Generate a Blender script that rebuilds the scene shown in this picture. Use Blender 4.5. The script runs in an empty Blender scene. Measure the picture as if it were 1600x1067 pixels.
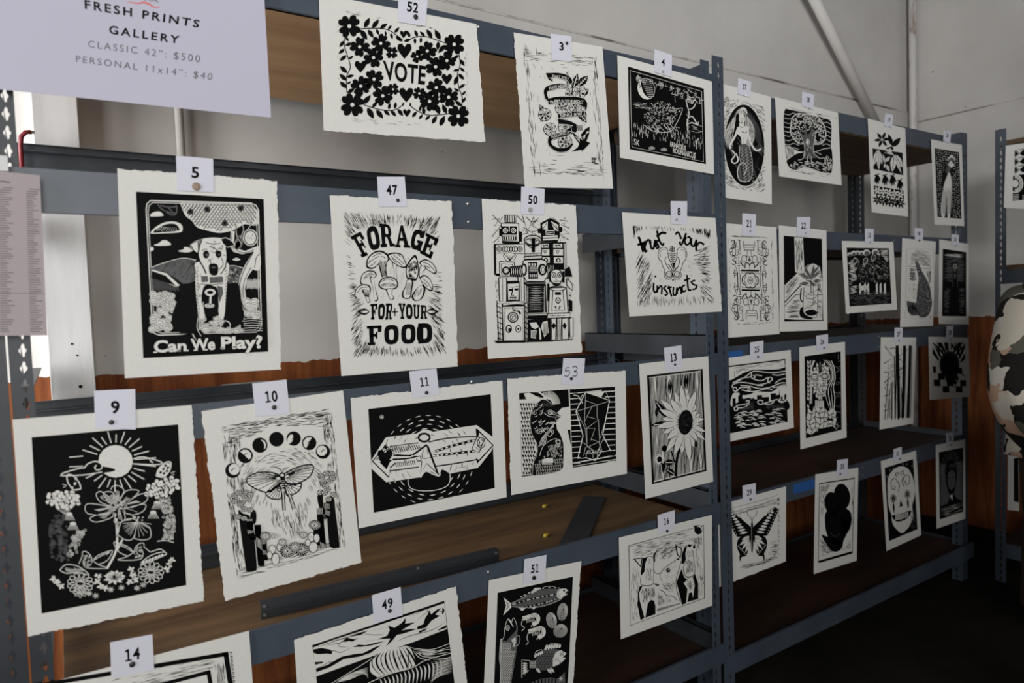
import bpy, bmesh, math, random
from mathutils import Vector, Matrix, noise
from mathutils.geometry import tessellate_polygon

# ------------------------------------------------------------------ camera, world, lights, exposure
IN = 0.0254
EYE = 49.5            # eye height above the floor (inches)
DIST = 54.1185        # eye to shelf front (inches)
FPX = 1075.311
YAW, PITCH, ROLL = 0.580354161, -0.0495790846, -0.0351653595
cy, sy = math.cos(YAW), math.sin(YAW); cp, sp = math.cos(PITCH), math.sin(PITCH); cr, sr = math.cos(ROLL), math.sin(ROLL)
FWD = Vector((sy*cp, cy*cp, sp)); _r0 = Vector((cy, -sy, 0)); _u0 = _r0.cross(FWD)
RIGHT = cr*_r0 + sr*_u0; UP = -sr*_r0 + cr*_u0
CAMPOS = Vector((0, -DIST*IN, EYE*IN))
scene = bpy.context.scene
col = scene.collection
cd = bpy.data.cameras.new('camera'); cam = bpy.data.objects.new('camera', cd); col.objects.link(cam)
cd.sensor_fit = 'HORIZONTAL'; cd.sensor_width = 36.0; cd.lens = FPX/1600*36.0
cd.clip_start = 0.01
m = Matrix.Identity(4)
for i in range(3):
    m[i][0] = RIGHT[i]; m[i][1] = UP[i]; m[i][2] = -FWD[i]; m[i][3] = CAMPOS[i]
cam.matrix_world = m
cd.dof.use_dof = True; cd.dof.focus_distance = 1.75; cd.dof.aperture_fstop = 3.2
scene.camera = cam
scene.view_settings.view_transform = 'Standard'; scene.view_settings.look = 'None'
scene.view_settings.exposure = 0.0; scene.view_settings.gamma = 1.0; scene.view_settings.use_curve_mapping = False

wd = bpy.data.worlds.new('world'); scene.world = wd; wd.use_nodes = True
bg = wd.node_tree.nodes['Background']; bg.inputs[0].default_value = (0.86, 0.92, 1.0, 1); bg.inputs[1].default_value = 0.03

def area(name, loc, target, w, h, power, color, spread=180):
    ld = bpy.data.lights.new(name, 'AREA'); ld.shape = 'RECTANGLE'; ld.size = w; ld.size_y = h
    ld.energy = power; ld.color = color; ld.spread = math.radians(spread)
    o = bpy.data.objects.new(name, ld); col.objects.link(o); o.location = loc
    o.rotation_euler = (Vector(target)-Vector(loc)).to_track_quat('-Z', 'Y').to_euler()
    return o
# daylight through the left door; added lamps: front-left key, side fill, upper fill
area('front_left_key', (-0.4, -3.6, 1.85), (0.3, 0.0, 1.6), 2.0, 2.0, 33, (1.0, 0.99, 0.97), 105)  # added key light for the left prints; no known door here
area('left_door_daylight', (-2.6, -1.7, 1.7), (0.3, 0.3, 1.5), 0.8, 1.9, 13, (1.0, 1.0, 1.0), 110)
area('side_fill', (-0.95, 0.33, 1.45), (0.5, 0.62, 1.4), 0.4, 1.5, 24, (1.0, 1.0, 1.0), 140)  # added fill for the timber post and back wall; no known window
area('upper_fill', (-1.2, -3.4, 2.3), (3.2, 0.6, 2.75), 1.4, 0.7, 9, (0.98, 0.98, 1.0), 50)  # added fill for the upper right; no known window behind it

# ------------------------------------------------------------------ helpers
def V(x, y, z): return Vector((x*IN, y*IN, (z+EYE)*IN))
def PX(px, py, plane):
    """point of the photograph -> point on a real plane ('Y', inches) or ('X', inches)"""
    d = RIGHT*((px-800)/FPX) + UP*(-(py-533.5)/FPX) + FWD
    if plane[0] == 'Y': t = (DIST+plane[1])*IN/d.y
    elif plane[0] == 'X': t = plane[1]*IN/d.x
    else: t = (plane[1])*IN/d.z
    return CAMPOS + d*t
def tag(o, label=None, cat=None, group=None, kind=None):
    if label: o['label'] = label
    if cat: o['category'] = cat
    if group: o['group'] = group
    if kind: o['kind'] = kind
    return o
def empty(name, loc=(0, 0, 0), label=None, cat=None, group=None):
    o = bpy.data.objects.new(name, None); col.objects.link(o); o.location = loc; o.empty_display_size = .05
    return tag(o, label, cat, group)
def link_mesh(name, me, mats, parent=None):
    for mt in (mats if isinstance(mats, (list, tuple)) else [mats]): me.materials.append(mt)
    o = bpy.data.objects.new(name, me); col.objects.link(o)
    if parent is not None:
        o.parent = parent
        bpy_loc = parent_world(parent)
        o.location = -bpy_loc
    return o
def parent_world(p):
    l = Vector(p.location)
    while p.parent: p = p.parent; l = l + Vector(p.location)
    return l
class MB:
    def __init__(s): s.v = []; s.f = []; s.mi = []
    def add(s, vs, fs, mi=0):
        b = len(s.v); s.v += [Vector(x) for x in vs]
        for f in fs: s.f.append([b+i for i in f]); s.mi.append(mi)
        return s
    def box(s, x0, x1, y0, y1, z0, z1, mi=0):
        vs = [V(x, y, z) for x in (x0, x1) for y in (y0, y1) for z in (z0, z1)]
        return s.add(vs, [(0,1,3,2),(4,6,7,5),(0,4,5,1),(2,3,7,6),(0,2,6,4),(1,5,7,3)], mi)
    def obox(s, c, ax, ay, az, mi=0):
        vs = [c+ax*i+ay*j+az*k for i in (-1, 1) for j in (-1, 1) for k in (-1, 1)]
        return s.add(vs, [(0,1,3,2),(4,6,7,5),(0,4,5,1),(2,3,7,6),(0,2,6,4),(1,5,7,3)], mi)
    def extr(s, prof, x0, x1, mi=0):
        """profile [(y,z)] in inches extruded along X"""
        n = len(prof); vs = [V(x0, y, z) for y, z in prof]+[V(x1, y, z) for y, z in prof]
        return s.add(vs, [(i, (i+1) % n, n+(i+1) % n, n+i) for i in range(n)]+[list(range(n))[::-1], list(range(n, 2*n))], mi)
    def tube(s, pts, r, n=12, mi=0, caps=True):
        pts = [Vector(p) for p in pts]; rings = []
        rs = r if isinstance(r, (list, tuple)) else [r]*len(pts)
        prev = None
        for i, p in enumerate(pts):
            t = (pts[min(i+1, len(pts)-1)]-pts[max(i-1, 0)]).normalized()
            a = prev if prev is not None else (Vector((0, 0, 1)) if abs(t.z) < .9 else Vector((1, 0, 0)))
            a = (a - t*a.dot(t)).normalized(); prev = a; b = t.cross(a)
            rings.append([p+(a*math.cos(k*2*math.pi/n)+b*math.sin(k*2*math.pi/n))*rs[i] for k in range(n)])
        vs = [q for rg in rings for q in rg]; fs = []
        for i in range(len(rings)-1):
            for k in range(n): fs.append((i*n+k, i*n+(k+1) % n, (i+1)*n+(k+1) % n, (i+1)*n+k))
        if caps: fs += [list(range(n))[::-1], list(range((len(rings)-1)*n, len(rings)*n))]
        return s.add(vs, fs, mi)
    def build(s, name, mats, parent=None, smooth=False, bevel=0, solid=0):
        me = bpy.data.meshes.new(name); me.from_pydata([tuple(v) for v in s.v], [], s.f)
        for p, mi in zip(me.polygons, s.mi): p.material_index = mi; p.use_smooth = smooth
        me.validate(); me.update()
        o = link_mesh(name, me, mats, parent)
        if solid:
            md = o.modifiers.new('thickness', 'SOLIDIFY'); md.thickness = solid; md.offset = 0
        if bevel:
            md = o.modifiers.new('bevel', 'BEVEL'); md.width = bevel; md.segments = 2; md.limit_method = 'ANGLE'
        return o

# ------------------------------------------------------------------ materials
def mat(name, color, rough=.7, metal=0, spec=.5):
    mt = bpy.data.materials.new(name); mt.use_nodes = True; b = mt.node_tree.nodes['Principled BSDF']
    b.inputs['Base Color'].default_value = (*color, 1); b.inputs['Roughness'].default_value = rough
    b.inputs['Metallic'].default_value = metal; b.inputs['Specular IOR Level'].default_value = spec
    return mt
def N(mt, t, **kw):
    n = mt.node_tree.nodes.new(t)
    for k, v in kw.items():
        if k in n.inputs: n.inputs[k].default_value = v
        else: setattr(n, k, v)
    return n
def noisy(mt, c1, c2, scale=5, stretch=(1, 1, 1), detail=6, lo=.35, hi=.65, bump=0, rough=.6, dist=0):
    L = mt.node_tree.links; b = mt.node_tree.nodes['Principled BSDF']
    tc = N(mt, 'ShaderNodeTexCoord'); mp = N(mt, 'ShaderNodeMapping'); mp.inputs['Scale'].default_value = stretch
    nz = N(mt, 'ShaderNodeTexNoise', Scale=scale, Detail=detail, Roughness=rough, Distortion=dist)
    rp = N(mt, 'ShaderNodeValToRGB'); rp.color_ramp.elements[0].position = lo; rp.color_ramp.elements[1].position = hi
    rp.color_ramp.elements[0].color = (*c1, 1); rp.color_ramp.elements[1].color = (*c2, 1)
    L.new(tc.outputs['Object'], mp.inputs['Vector']); L.new(mp.outputs[0], nz.inputs['Vector'])
    L.new(nz.outputs['Fac'], rp.inputs['Fac']); L.new(rp.outputs[0], b.inputs['Base Color'])
    if bump:
        bp = N(mt, 'ShaderNodeBump', Strength=bump, Distance=.002); L.new(nz.outputs['Fac'], bp.inputs['Height']); L.new(bp.outputs[0], b.inputs['Normal'])
    return mt, tc, mp, nz, rp
M = {}
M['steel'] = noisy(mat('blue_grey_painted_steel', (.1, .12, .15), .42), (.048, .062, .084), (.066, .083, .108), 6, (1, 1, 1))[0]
M['steel_dark'] = noisy(mat('dark_shaded_steel', (.05, .055, .06), .5), (.020, .025, .03), (.036, .042, .049), 6)[0]  # loose bars' own dark tone; painted shade on rear, end and left frame parts
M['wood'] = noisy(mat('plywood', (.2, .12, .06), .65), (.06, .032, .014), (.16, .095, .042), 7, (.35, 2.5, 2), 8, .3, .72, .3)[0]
M['wood_lit'] = noisy(mat('bounce_lit_plywood', (.3, .2, .1), .65), (.30, .17, .08), (.46, .28, .14), 5, (.35, 2.5, 2), 8, .3, .72, .3)[0]  # lighter copy: bounce light under the top board is put into the colour
M['wood_shaded'] = noisy(mat('shaded_reddish_plywood', (.05, .03, .02), .6), (.014, .009, .007), (.060, .026, .014), 3, (.5, 2, 2), 8, .35, .75, .2)[0]  # darker copy: shade of the low shelves is put into the board colour
M['paper'] = noisy(mat('cream_printmaking_paper', (.8, .78, .72), .9, spec=.1), (.72, .71, .665), (.75, .74, .695), 220)[0]
M['card'] = mat('white_card', (.70, .70, .78), .8, spec=.15)
M['ink'] = mat('black_relief_ink', (.0045, .0045, .0045), .6, spec=.06)
M['grey_ink'] = mat('grey_toner', (.095, .095, .095), .7)
M['red_ink'] = mat('red_toner', (.75, .12, .1), .7)
M['sign'] = mat('lavender_white_poster_paper', (.56, .54, .65), .8, spec=.1)
M['list'] = mat('pinkish_list_paper', (.42, .36, .37), .8, spec=.15)
M['zinc'] = mat('zinc_rivet', (.5, .5, .5), .35, .9)
M['pin_dark'] = mat('dark_pin_head', (.02, .018, .016), .4)
M['pin_tan'] = mat('tan_pin_head', (.30, .22, .15), .5)
M['pin_grey'] = mat('grey_pin_head', (.35, .34, .33), .5)
M['pin_white'] = mat('white_pin_head', (.9, .9, .9), .4)
M['blue_tape'] = mat('blue_masking_tape', (.02, .10, .32), .7)
M['red'] = mat('red_plastic', (.16, .008, .012), .4)
M['yellow'] = mat('yellow_plastic', (.42, .3, .03), .5)
M['black'] = mat('black_rubber', (.006, .006, .007), .6, spec=.1)
M['clear_tape'] = mat('clear_tape', (.5, .5, .5), .3)

def paint_wall(name, split=True):
    """white paint with stains and scuffs over reddish brown boards; ragged edge 1.125 m above the floor"""
    mt = mat(name, (.5, .49, .47), .75, spec=.2); L = mt.node_tree.links; b = mt.node_tree.nodes['Principled BSDF']
    tc = N(mt, 'ShaderNodeTexCoord')
    n1 = N(mt, 'ShaderNodeTexNoise', Scale=1.3, Detail=8, Roughness=.6)
    r1 = N(mt, 'ShaderNodeValToRGB'); e = r1.color_ramp.elements; e[0].position = .3; e[1].position = .7
    e[0].color = (.50, .48, .45, 1); e[1].color = (.66, .64, .61, 1)
    L.new(tc.outputs['Object'], n1.inputs['Vector']); L.new(n1.outputs['Fac'], r1.inputs['Fac'])
    n2 = N(mt, 'ShaderNodeTexVoronoi', Scale=9.0); n2.inputs['Randomness'].default_value = 1
    n3 = N(mt, 'ShaderNodeTexNoise', Scale=26.0, Detail=4)
    ad = N(mt, 'ShaderNodeMath', operation='MULTIPLY_ADD'); ad.inputs[1].default_value = .12
    L.new(tc.outputs['Object'], n2.inputs['Vector']); L.new(tc.outputs['Object'], n3.inputs['Vector'])
    L.new(n3.outputs['Fac'], ad.inputs[0]); L.new(n2.outputs['Distance'], ad.inputs[2])
    r2 = N(mt, 'ShaderNodeValToRGB'); e = r2.color_ramp.elements; e[0].position = .085; e[1].position = .10
    e[0].color = (1, 1, 1, 1); e[1].color = (0, 0, 0, 1); L.new(ad.outputs[0], r2.inputs['Fac'])
    mx = N(mt, 'ShaderNodeMix', data_type='RGBA'); mx.inputs[7].default_value = (.16, .13, .1, 1)
    L.new(r2.outputs[0], mx.inputs[0]); L.new(r1.outputs[0], mx.inputs[6])
    out = mx.outputs[2]
    if split:
        mp = N(mt, 'ShaderNodeMapping'); mp.inputs['Scale'].default_value = (9, 9, .8)
        n4 = N(mt, 'ShaderNodeTexNoise', Scale=3.0, Detail=9, Roughness=.65, Distortion=.4)
        r4 = N(mt, 'ShaderNodeValToRGB'); e = r4.color_ramp.elements; e[0].position = .3; e[1].position = .75
        e[0].color = (.10, .024, .009, 1); e[1].color = (.30, .10, .028, 1)
        L.new(tc.outputs['Object'], mp.inputs[0]); L.new(mp.outputs[0], n4.inputs['Vector']); L.new(n4.outputs['Fac'], r4.inputs['Fac'])
        sx = N(mt, 'ShaderNodeSeparateXYZ'); L.new(tc.outputs['Object'], sx.inputs[0])
        n5 = N(mt, 'ShaderNodeTexNoise', Scale=14.0, Detail=6); L.new(tc.outputs['Object'], n5.inputs['Vector'])
        a1 = N(mt, 'ShaderNodeMath', operation='MULTIPLY_ADD'); a1.inputs[1].default_value = .05
        L.new(n5.outputs['Fac'], a1.inputs[0]); L.new(sx.outputs['Z'], a1.inputs[2])
        g = N(mt, 'ShaderNodeMath', operation='GREATER_THAN'); g.inputs[1].default_value = (-5.3+EYE)*IN+.025
        L.new(a1.outputs[0], g.inputs[0])
        m2 = N(mt, 'ShaderNodeMix', data_type='RGBA'); L.new(g.outputs[0], m2.inputs[0])
        L.new(r4.outputs[0], m2.inputs[6]); L.new(out, m2.inputs[7]); out = m2.outputs[2]
    L.new(out, b.inputs['Base Color'])
    bp = N(mt, 'ShaderNodeBump', Strength=.25, Distance=.003); L.new(n1.outputs['Fac'], bp.inputs['Height']); L.new(bp.outputs[0], b.inputs['Normal'])
    return mt
M['wall'] = paint_wall('scuffed_white_over_brown_wall')
M['white_wood'] = paint_wall('scuffed_white_painted_wood', False)
M['white_post'] = noisy(mat('white_painted_timber', (.75, .75, .74), .6), (.66, .66, .65), (.80, .80, .80), 6, (3, 3, .4), 8, .3, .6, .1)[0]
M['rusty_white'] = noisy(mat('rust_flecked_white_pipe', (.5, .5, .5), .5), (.20, .10, .06), (.62, .60, .58), 9, (1, 1, .4), 8, .33, .45)[0]
M['floor'] = noisy(mat('dark_concrete', (.03, .028, .025), .9, spec=.08), (.012, .011, .009), (.024, .021, .017), 3, bump=.2)[0]
M['galv'] = noisy(mat('galvanised_metal', (.4, .4, .4), .4, .6), (.3, .31, .3), (.45, .46, .44), 30)[0]

# ------------------------------------------------------------------ the setting
WY, WX = 25.5, 159.0
MB().box(-60, WX+6, -160, WY+6, -55.5, -49.5).build('floor', M['floor'])['kind'] = 'structure'
MB().box(-60, WX+6, WY, WY+6, -49.5, 39.6).build('wall_back', M['wall'])['kind'] = 'structure'
MB().box(-60, WX+6, WY+.4, WY+6, 39.6, 130).build('wall_back_upper', M['white_wood'])['kind'] = 'structure'
MB().box(WX, WX+6, -160, WY, -49.5, 37.2).build('wall_right', M['wall'])['kind'] = 'structure'
MB().box(WX+.25, WX+6, -160, WY, 37.2, 130).build('wall_right_upper', M['white_wood'])['kind'] = 'structure'
tp = MB()                                                       # boxed timber post against the wall
tp.box(-1.0, 2.6, WY-2.2, WY, -49.5, 130)
tp.build('trim_1', M['white_post'], bevel=.002)['kind'] = 'structure'
MB().tube([V(157.6, WY-1.4, -49.5), V(157.6, WY-1.4, 130)], .75*IN, 12).build('trim_2', M['rusty_white'], smooth=True)['kind'] = 'structure'

M['seam_shade_dust'] = noisy(mat('dusty_rusty_shadow_seam', (.2, .15, .1), .9), (.12, .10, .08), (.52, .49, .46), 3, (1, 1, 6), 8, .42, .52)[0]  # shadow line of the wall step painted into the strip, with rusty dust
_t = MB(); _t.box(-60, WX, WY-.12, WY+.4, 39.45, 39.75); _t.build('trim_3', M['seam_shade_dust'])['kind'] = 'structure'
_t = MB(); _t.box(WX-.06, WX+.2, -160, WY, 37.1, 37.3); _t.build('trim_4', M['seam_shade_dust'])['kind'] = 'structure'

# ------------------------------------------------------------------ shelving
SLOT = [(-.1, .40), (.1, .40), (.12, .16), (.2, .07), (.2, -.07), (.12, -.16), (.1, -.36), (-.1, -.36), (-.12, -.16), (-.2, -.07), (-.2, .07), (-.12, .16)]
def flange(mb, org, ux, w, z0, z1, hole_u, pitch=1.15):
    """perforated steel strip: org (x,y) inches, ux unit direction in plan, width w; key-hole slots cut through"""
    def P(u, z): return V(org[0]+ux[0]*u, org[1]+ux[1]*u, z)
    z = z0
    while z < z1-.01:
        zt = min(z+pitch, z1)
        if zt-z < pitch-.01 or hole_u is None:
            mb.add([P(0, z), P(w, z), P(w, zt), P(0, zt)], [(0, 1, 2, 3)])
        else:
            c = z+pitch/2
            R = [(hole_u+a, c+b) for a, b in SLOT if a > 0]      # right half top->bottom
            Lh = [(hole_u+a, c+b) for a, b in SLOT if a < 0]     # left half bottom->top
            top, bot = (hole_u, c+.46), (hole_u, c-.42)
            r = [(hole_u, z)]+[(w, z), (w, zt), (hole_u, zt), top]+R+[bot]
            l = [(hole_u, zt), (0, zt), (0, z), (hole_u, z), bot]+Lh+[top]
            mb.add([P(*q) for q in r], [list(range(len(r)))]); mb.add([P(*q) for q in l], [list(range(len(l)))])
        z = zt
def upright(parent, x0, x1, y, ztop, side_x, side_dir, side_len=1.6, hole=None, name='upright', mt='steel', side_hole=None, side_y=0):
    mb = MB()
    hu = (x1-x0)*.55 if hole is None else hole
    flange(mb, (x0, y), (1, 0), x1-x0, -49.4, ztop, hu)
    flange(mb, (side_x, y+side_y), (0, side_dir), side_len, -49.4, ztop, side_hole if side_hole else side_len*.5)
    return mb.build(name, M[mt], parent, solid=.0016)
def beam(parent, x0, x1, y, z0, z1, back=1, name='beam', mt='steel', rivets=()):
    """folded beam: tall face, inward shelf ledge and lower return"""
    t = .08; h = z1-z0; zs = z1-.75
    d = back
    prof = [(y, z0), (y, z1), (y+.35*d, z1), (y+.35*d, z1-t), (y+t*d, z1-t), (y+t*d, zs), (y+1.2*d, zs), (y+1.2*d, zs-t), (y+t*d, zs-t), (y+t*d, z0+t), (y+.6*d, z0+t), (y+.6*d, z0)]
    if d < 0: prof = prof[::-1]
    b = MB().extr(prof, x0, x1).build(name, M[mt], parent)
    for rx, rz in rivets:
        rv = MB(); c = V(rx, y, rz)
        rv.tube([c, c+Vector((0, -d*.0018, 0)), c+Vector((0, -d*.0028, 0))], [.0042, .004, .0018], 10)
        rv.build('rivet', M['zinc'], b, smooth=False)
    return b
def board(parent, x0, x1, y0, y1, zt, th=.7, name='shelf_board', mt='wood'):
    return MB().box(x0, x1, y0, y1, zt-th, zt).build(name, M[mt], parent, bevel=.001)

# --- the near unit
uA = empty('shelving_unit', V(30, 11, -49.5), 'near bay of the blue-grey steel shelving, with the largest prints pinned along its beams', 'shelf')
DA = 22.5
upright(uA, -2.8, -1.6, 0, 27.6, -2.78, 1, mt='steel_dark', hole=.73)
upright(uA, 62.3, 63.7, 0.02, 27.3, 63.7, 1, 3.6, side_hole=2.6, hole=.5)
upright(uA, -6.2, -4.8, DA, 27.6, -6.2, -1)
upright(uA, 64.6, 66.4, DA-.5, 27.3, 66.4, -1)
FB = -.12
def rv2(x, z0, z1): return [(x, z0+.35), (x, z1-.35)]
beam(uA, -2.0, 64.1, FB, 23.3, 25.9, rivets=[(33.0, 25.3), (40.3, 25.2), (59.6, 25.2)])
beam(uA, -2.4, 64.1, FB, 7.2, 10.0, rivets=[(7.3, 9.6), (31.2, 9.4), (31.2, 7.8)])
beam(uA, -2.4, 64.1, FB, -8.7, -6.2, rivets=[(34.9, -6.8), (30.9, -6.6)])
beam(uA, -2.4, 64.1, FB, -26.5, -23.9, rivets=[(31.9, -24.4), (31.9, -25.8)])
beam(uA, -2.4, 64.1, FB, -43.4, -41.0)
for z0, z1 in ((23.6, 25.9), (13.6, 16.3), (-9.7, -7.1), (-28.0, -23.4), (-43.4, -41.0)):
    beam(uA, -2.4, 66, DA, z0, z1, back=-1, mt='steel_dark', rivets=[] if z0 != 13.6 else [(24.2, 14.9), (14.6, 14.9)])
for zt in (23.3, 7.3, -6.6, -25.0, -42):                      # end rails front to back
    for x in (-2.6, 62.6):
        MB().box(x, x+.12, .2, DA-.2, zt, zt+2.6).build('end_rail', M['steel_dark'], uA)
        MB().box(x, x+1.0, .2, DA-.2, zt+2.5, zt+2.6).build('end_rail', M['steel_dark'], uA)
board(uA, -1.2, 63.2, .15, DA-.3, 24.0, mt='wood_lit')
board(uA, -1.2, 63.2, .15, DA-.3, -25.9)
board(uA, -1.2, 63.2, .15, DA-.3, -41.6, mt='wood_shaded')

# --- the far unit
uB = empty('shelving_unit', V(95, 11, -49.5), 'far bay of the blue-grey steel shelving, standing end-on to the corner beyond the near bay', 'shelf')
DB = 20.0
_b = MB(); flange(_b, (64.25, 0), (1, 0), 1.9, -49.4, 28.1, 1.05); _b.build('upright', M['steel'], uB, solid=.0016)
_b = MB(); flange(_b, (65.9, 1.9), (0, 1), 1.6, -49.4, 26.0, .8); _b.build('upright', M['steel'], uB, solid=.0016)
upright(uB, 126.3, 128.3, .9, 26.3, 126.3, 1, 1.6)
upright(uB, 67.3, 69.2, DB+2, 27.3, 67.3, -1)
upright(uB, 125.8, 128.6, DB+.3, 26.3, 128.6, -1, mt='steel_dark')
YB = .6
beam(uB, 65.9, 127.6, YB, 22.5, 25.0)
beam(uB, 65.9, 127.6, YB, 6.3, 8.7, rivets=[(104.5, 7.9)])
beam(uB, 65.9, 127.6, YB, -8.3, -5.6, rivets=[(100.1, -6.2), (100.1, -7.7)])
beam(uB, 65.9, 127.6, YB, -26.6, -24.1, rivets=[(95.6, -24.8), (95.6, -26.0)])
beam(uB, 64.5, 128.2, -.1, -45.3, -42.8)
for z0, z1 in ((22.5, 25.0), (6.6, 8.7), (-8.0, -5.6), (-26.4, -24.0), (-45, -42.8)):
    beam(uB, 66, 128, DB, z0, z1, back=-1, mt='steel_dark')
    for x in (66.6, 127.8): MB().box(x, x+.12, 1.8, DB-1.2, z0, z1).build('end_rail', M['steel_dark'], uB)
for zt in (24.3, 8.0, -6.0, -25.0, -43.3): board(uB, 66.8, 127.6, .85, DB-.3, zt, 1.9 if zt > 20 else .9, mt='wood' if zt > 5 else 'wood_shaded')

# --- left neighbour: only its right-hand upright is in the frame
uL = empty('shelving_unit', V(-20, 11, -49.5), 'dark steel shelving upright with key-hole slots at the left picture edge', 'shelf')
upright(uL, -5.2, -2.92, -.1, 27.6, -5.2, 1, mt='steel_dark', hole=1.5)
beam(uL, -60, -3.3, .0, -43.4, -41.0)

# --- unit along the right wall
uC = empty('shelving_unit', V(142, -30, -49.5), 'steel shelving unit against the right wall, partly out of the picture', 'shelf')
CX = 131.0
mb = MB(); flange(mb, (CX, -2.2), (0, -1), 1.6, -49.4, 26.4, .8); flange(mb, (CX, -2.2), (1, 0), 1.6, -49.4, 26.4, .8)
mb.build('upright', M['steel'], uC, solid=.0016)
def cbeam(z0, z1):
    MB().box(CX-.15, CX, -70, -3.4, z0, z1).build('beam', M['steel'], uC)
for z0, z1 in ((21.2, 23.4), (1.0, 3.4), (-23, -20.8), (-45, -42.6)): cbeam(z0, z1)
for zt in (24.4, 4.1, -20.6, -42.4): MB().box(CX, CX+22, -70, -2.4, zt-.7, zt).build('shelf_board', M['wood' if zt > 0 else 'wood_shaded'], uC)
mb = MB(); flange(mb, (CX+22, -2.2), (0, -1), 1.6, -49.4, 26.4, .8); mb.build('upright', M['steel_dark'], uC, solid=.0016)
mb = MB(); flange(mb, (CX, -70), (0, 1), 1.6, -49.4, 26.4, .8); flange(mb, (CX, -70), (1, 0), 1.6, -49.4, 26.4, .8); mb.build('upright', M['steel'], uC, solid=.0016)
# ------------------------------------------------------------------ flat artwork on sheets
def smooth(pts, closed=True, n=5):
    P = [Vector((p[0], p[1])) for p in pts]; k = len(P); out = []
    rng = range(k if closed else k-1)
    for i in rng:
        if closed: a, b, c, d = P[(i-1) % k], P[i], P[(i+1) % k], P[(i+2) % k]
        else: a, b, c, d = P[max(i-1, 0)], P[i], P[i+1], P[min(i+2, k-1)]
        for j in range(n):
            t = j/n
            out.append(.5*((2*b)+(c-a)*t+(2*a-5*b+4*c-d)*t*t+(3*b-a-3*c+d)*t**3))
    if not closed: out.append(P[-1])
    return [(q.x, q.y) for q in out]
_glyph = {}
def glyphs(text, bold=0.0, spacing=1.0, shear=0.0):
    key = (text, bold, spacing, shear)
    if key in _glyph: return _glyph[key]
    cu = bpy.data.curves.new('lettering', 'FONT'); cu.body = text; cu.size = 1; cu.offset = bold; cu.space_character = spacing
    cu.resolution_u = 3; cu.shear = shear
    o = bpy.data.objects.new('lettering', cu)
    me = bpy.data.meshes.new_from_object(o)
    vs = [(v.co.x, v.co.y) for v in me.vertices]; fs = [list(p.vertices) for p in me.polygons]
    bpy.data.objects.remove(o); bpy.data.curves.remove(cu); bpy.data.meshes.remove(me)
    x0 = min(v[0] for v in vs); x1 = max(v[0] for v in vs); y0 = min(v[1] for v in vs); y1 = max(v[1] for v in vs)
    r = ([((x-x0)/(x1-x0), (y-y0)/(y1-y0)) for x, y in vs], fs, (x1-x0)/(y1-y0))
    _glyph[key] = r; return r
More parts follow.
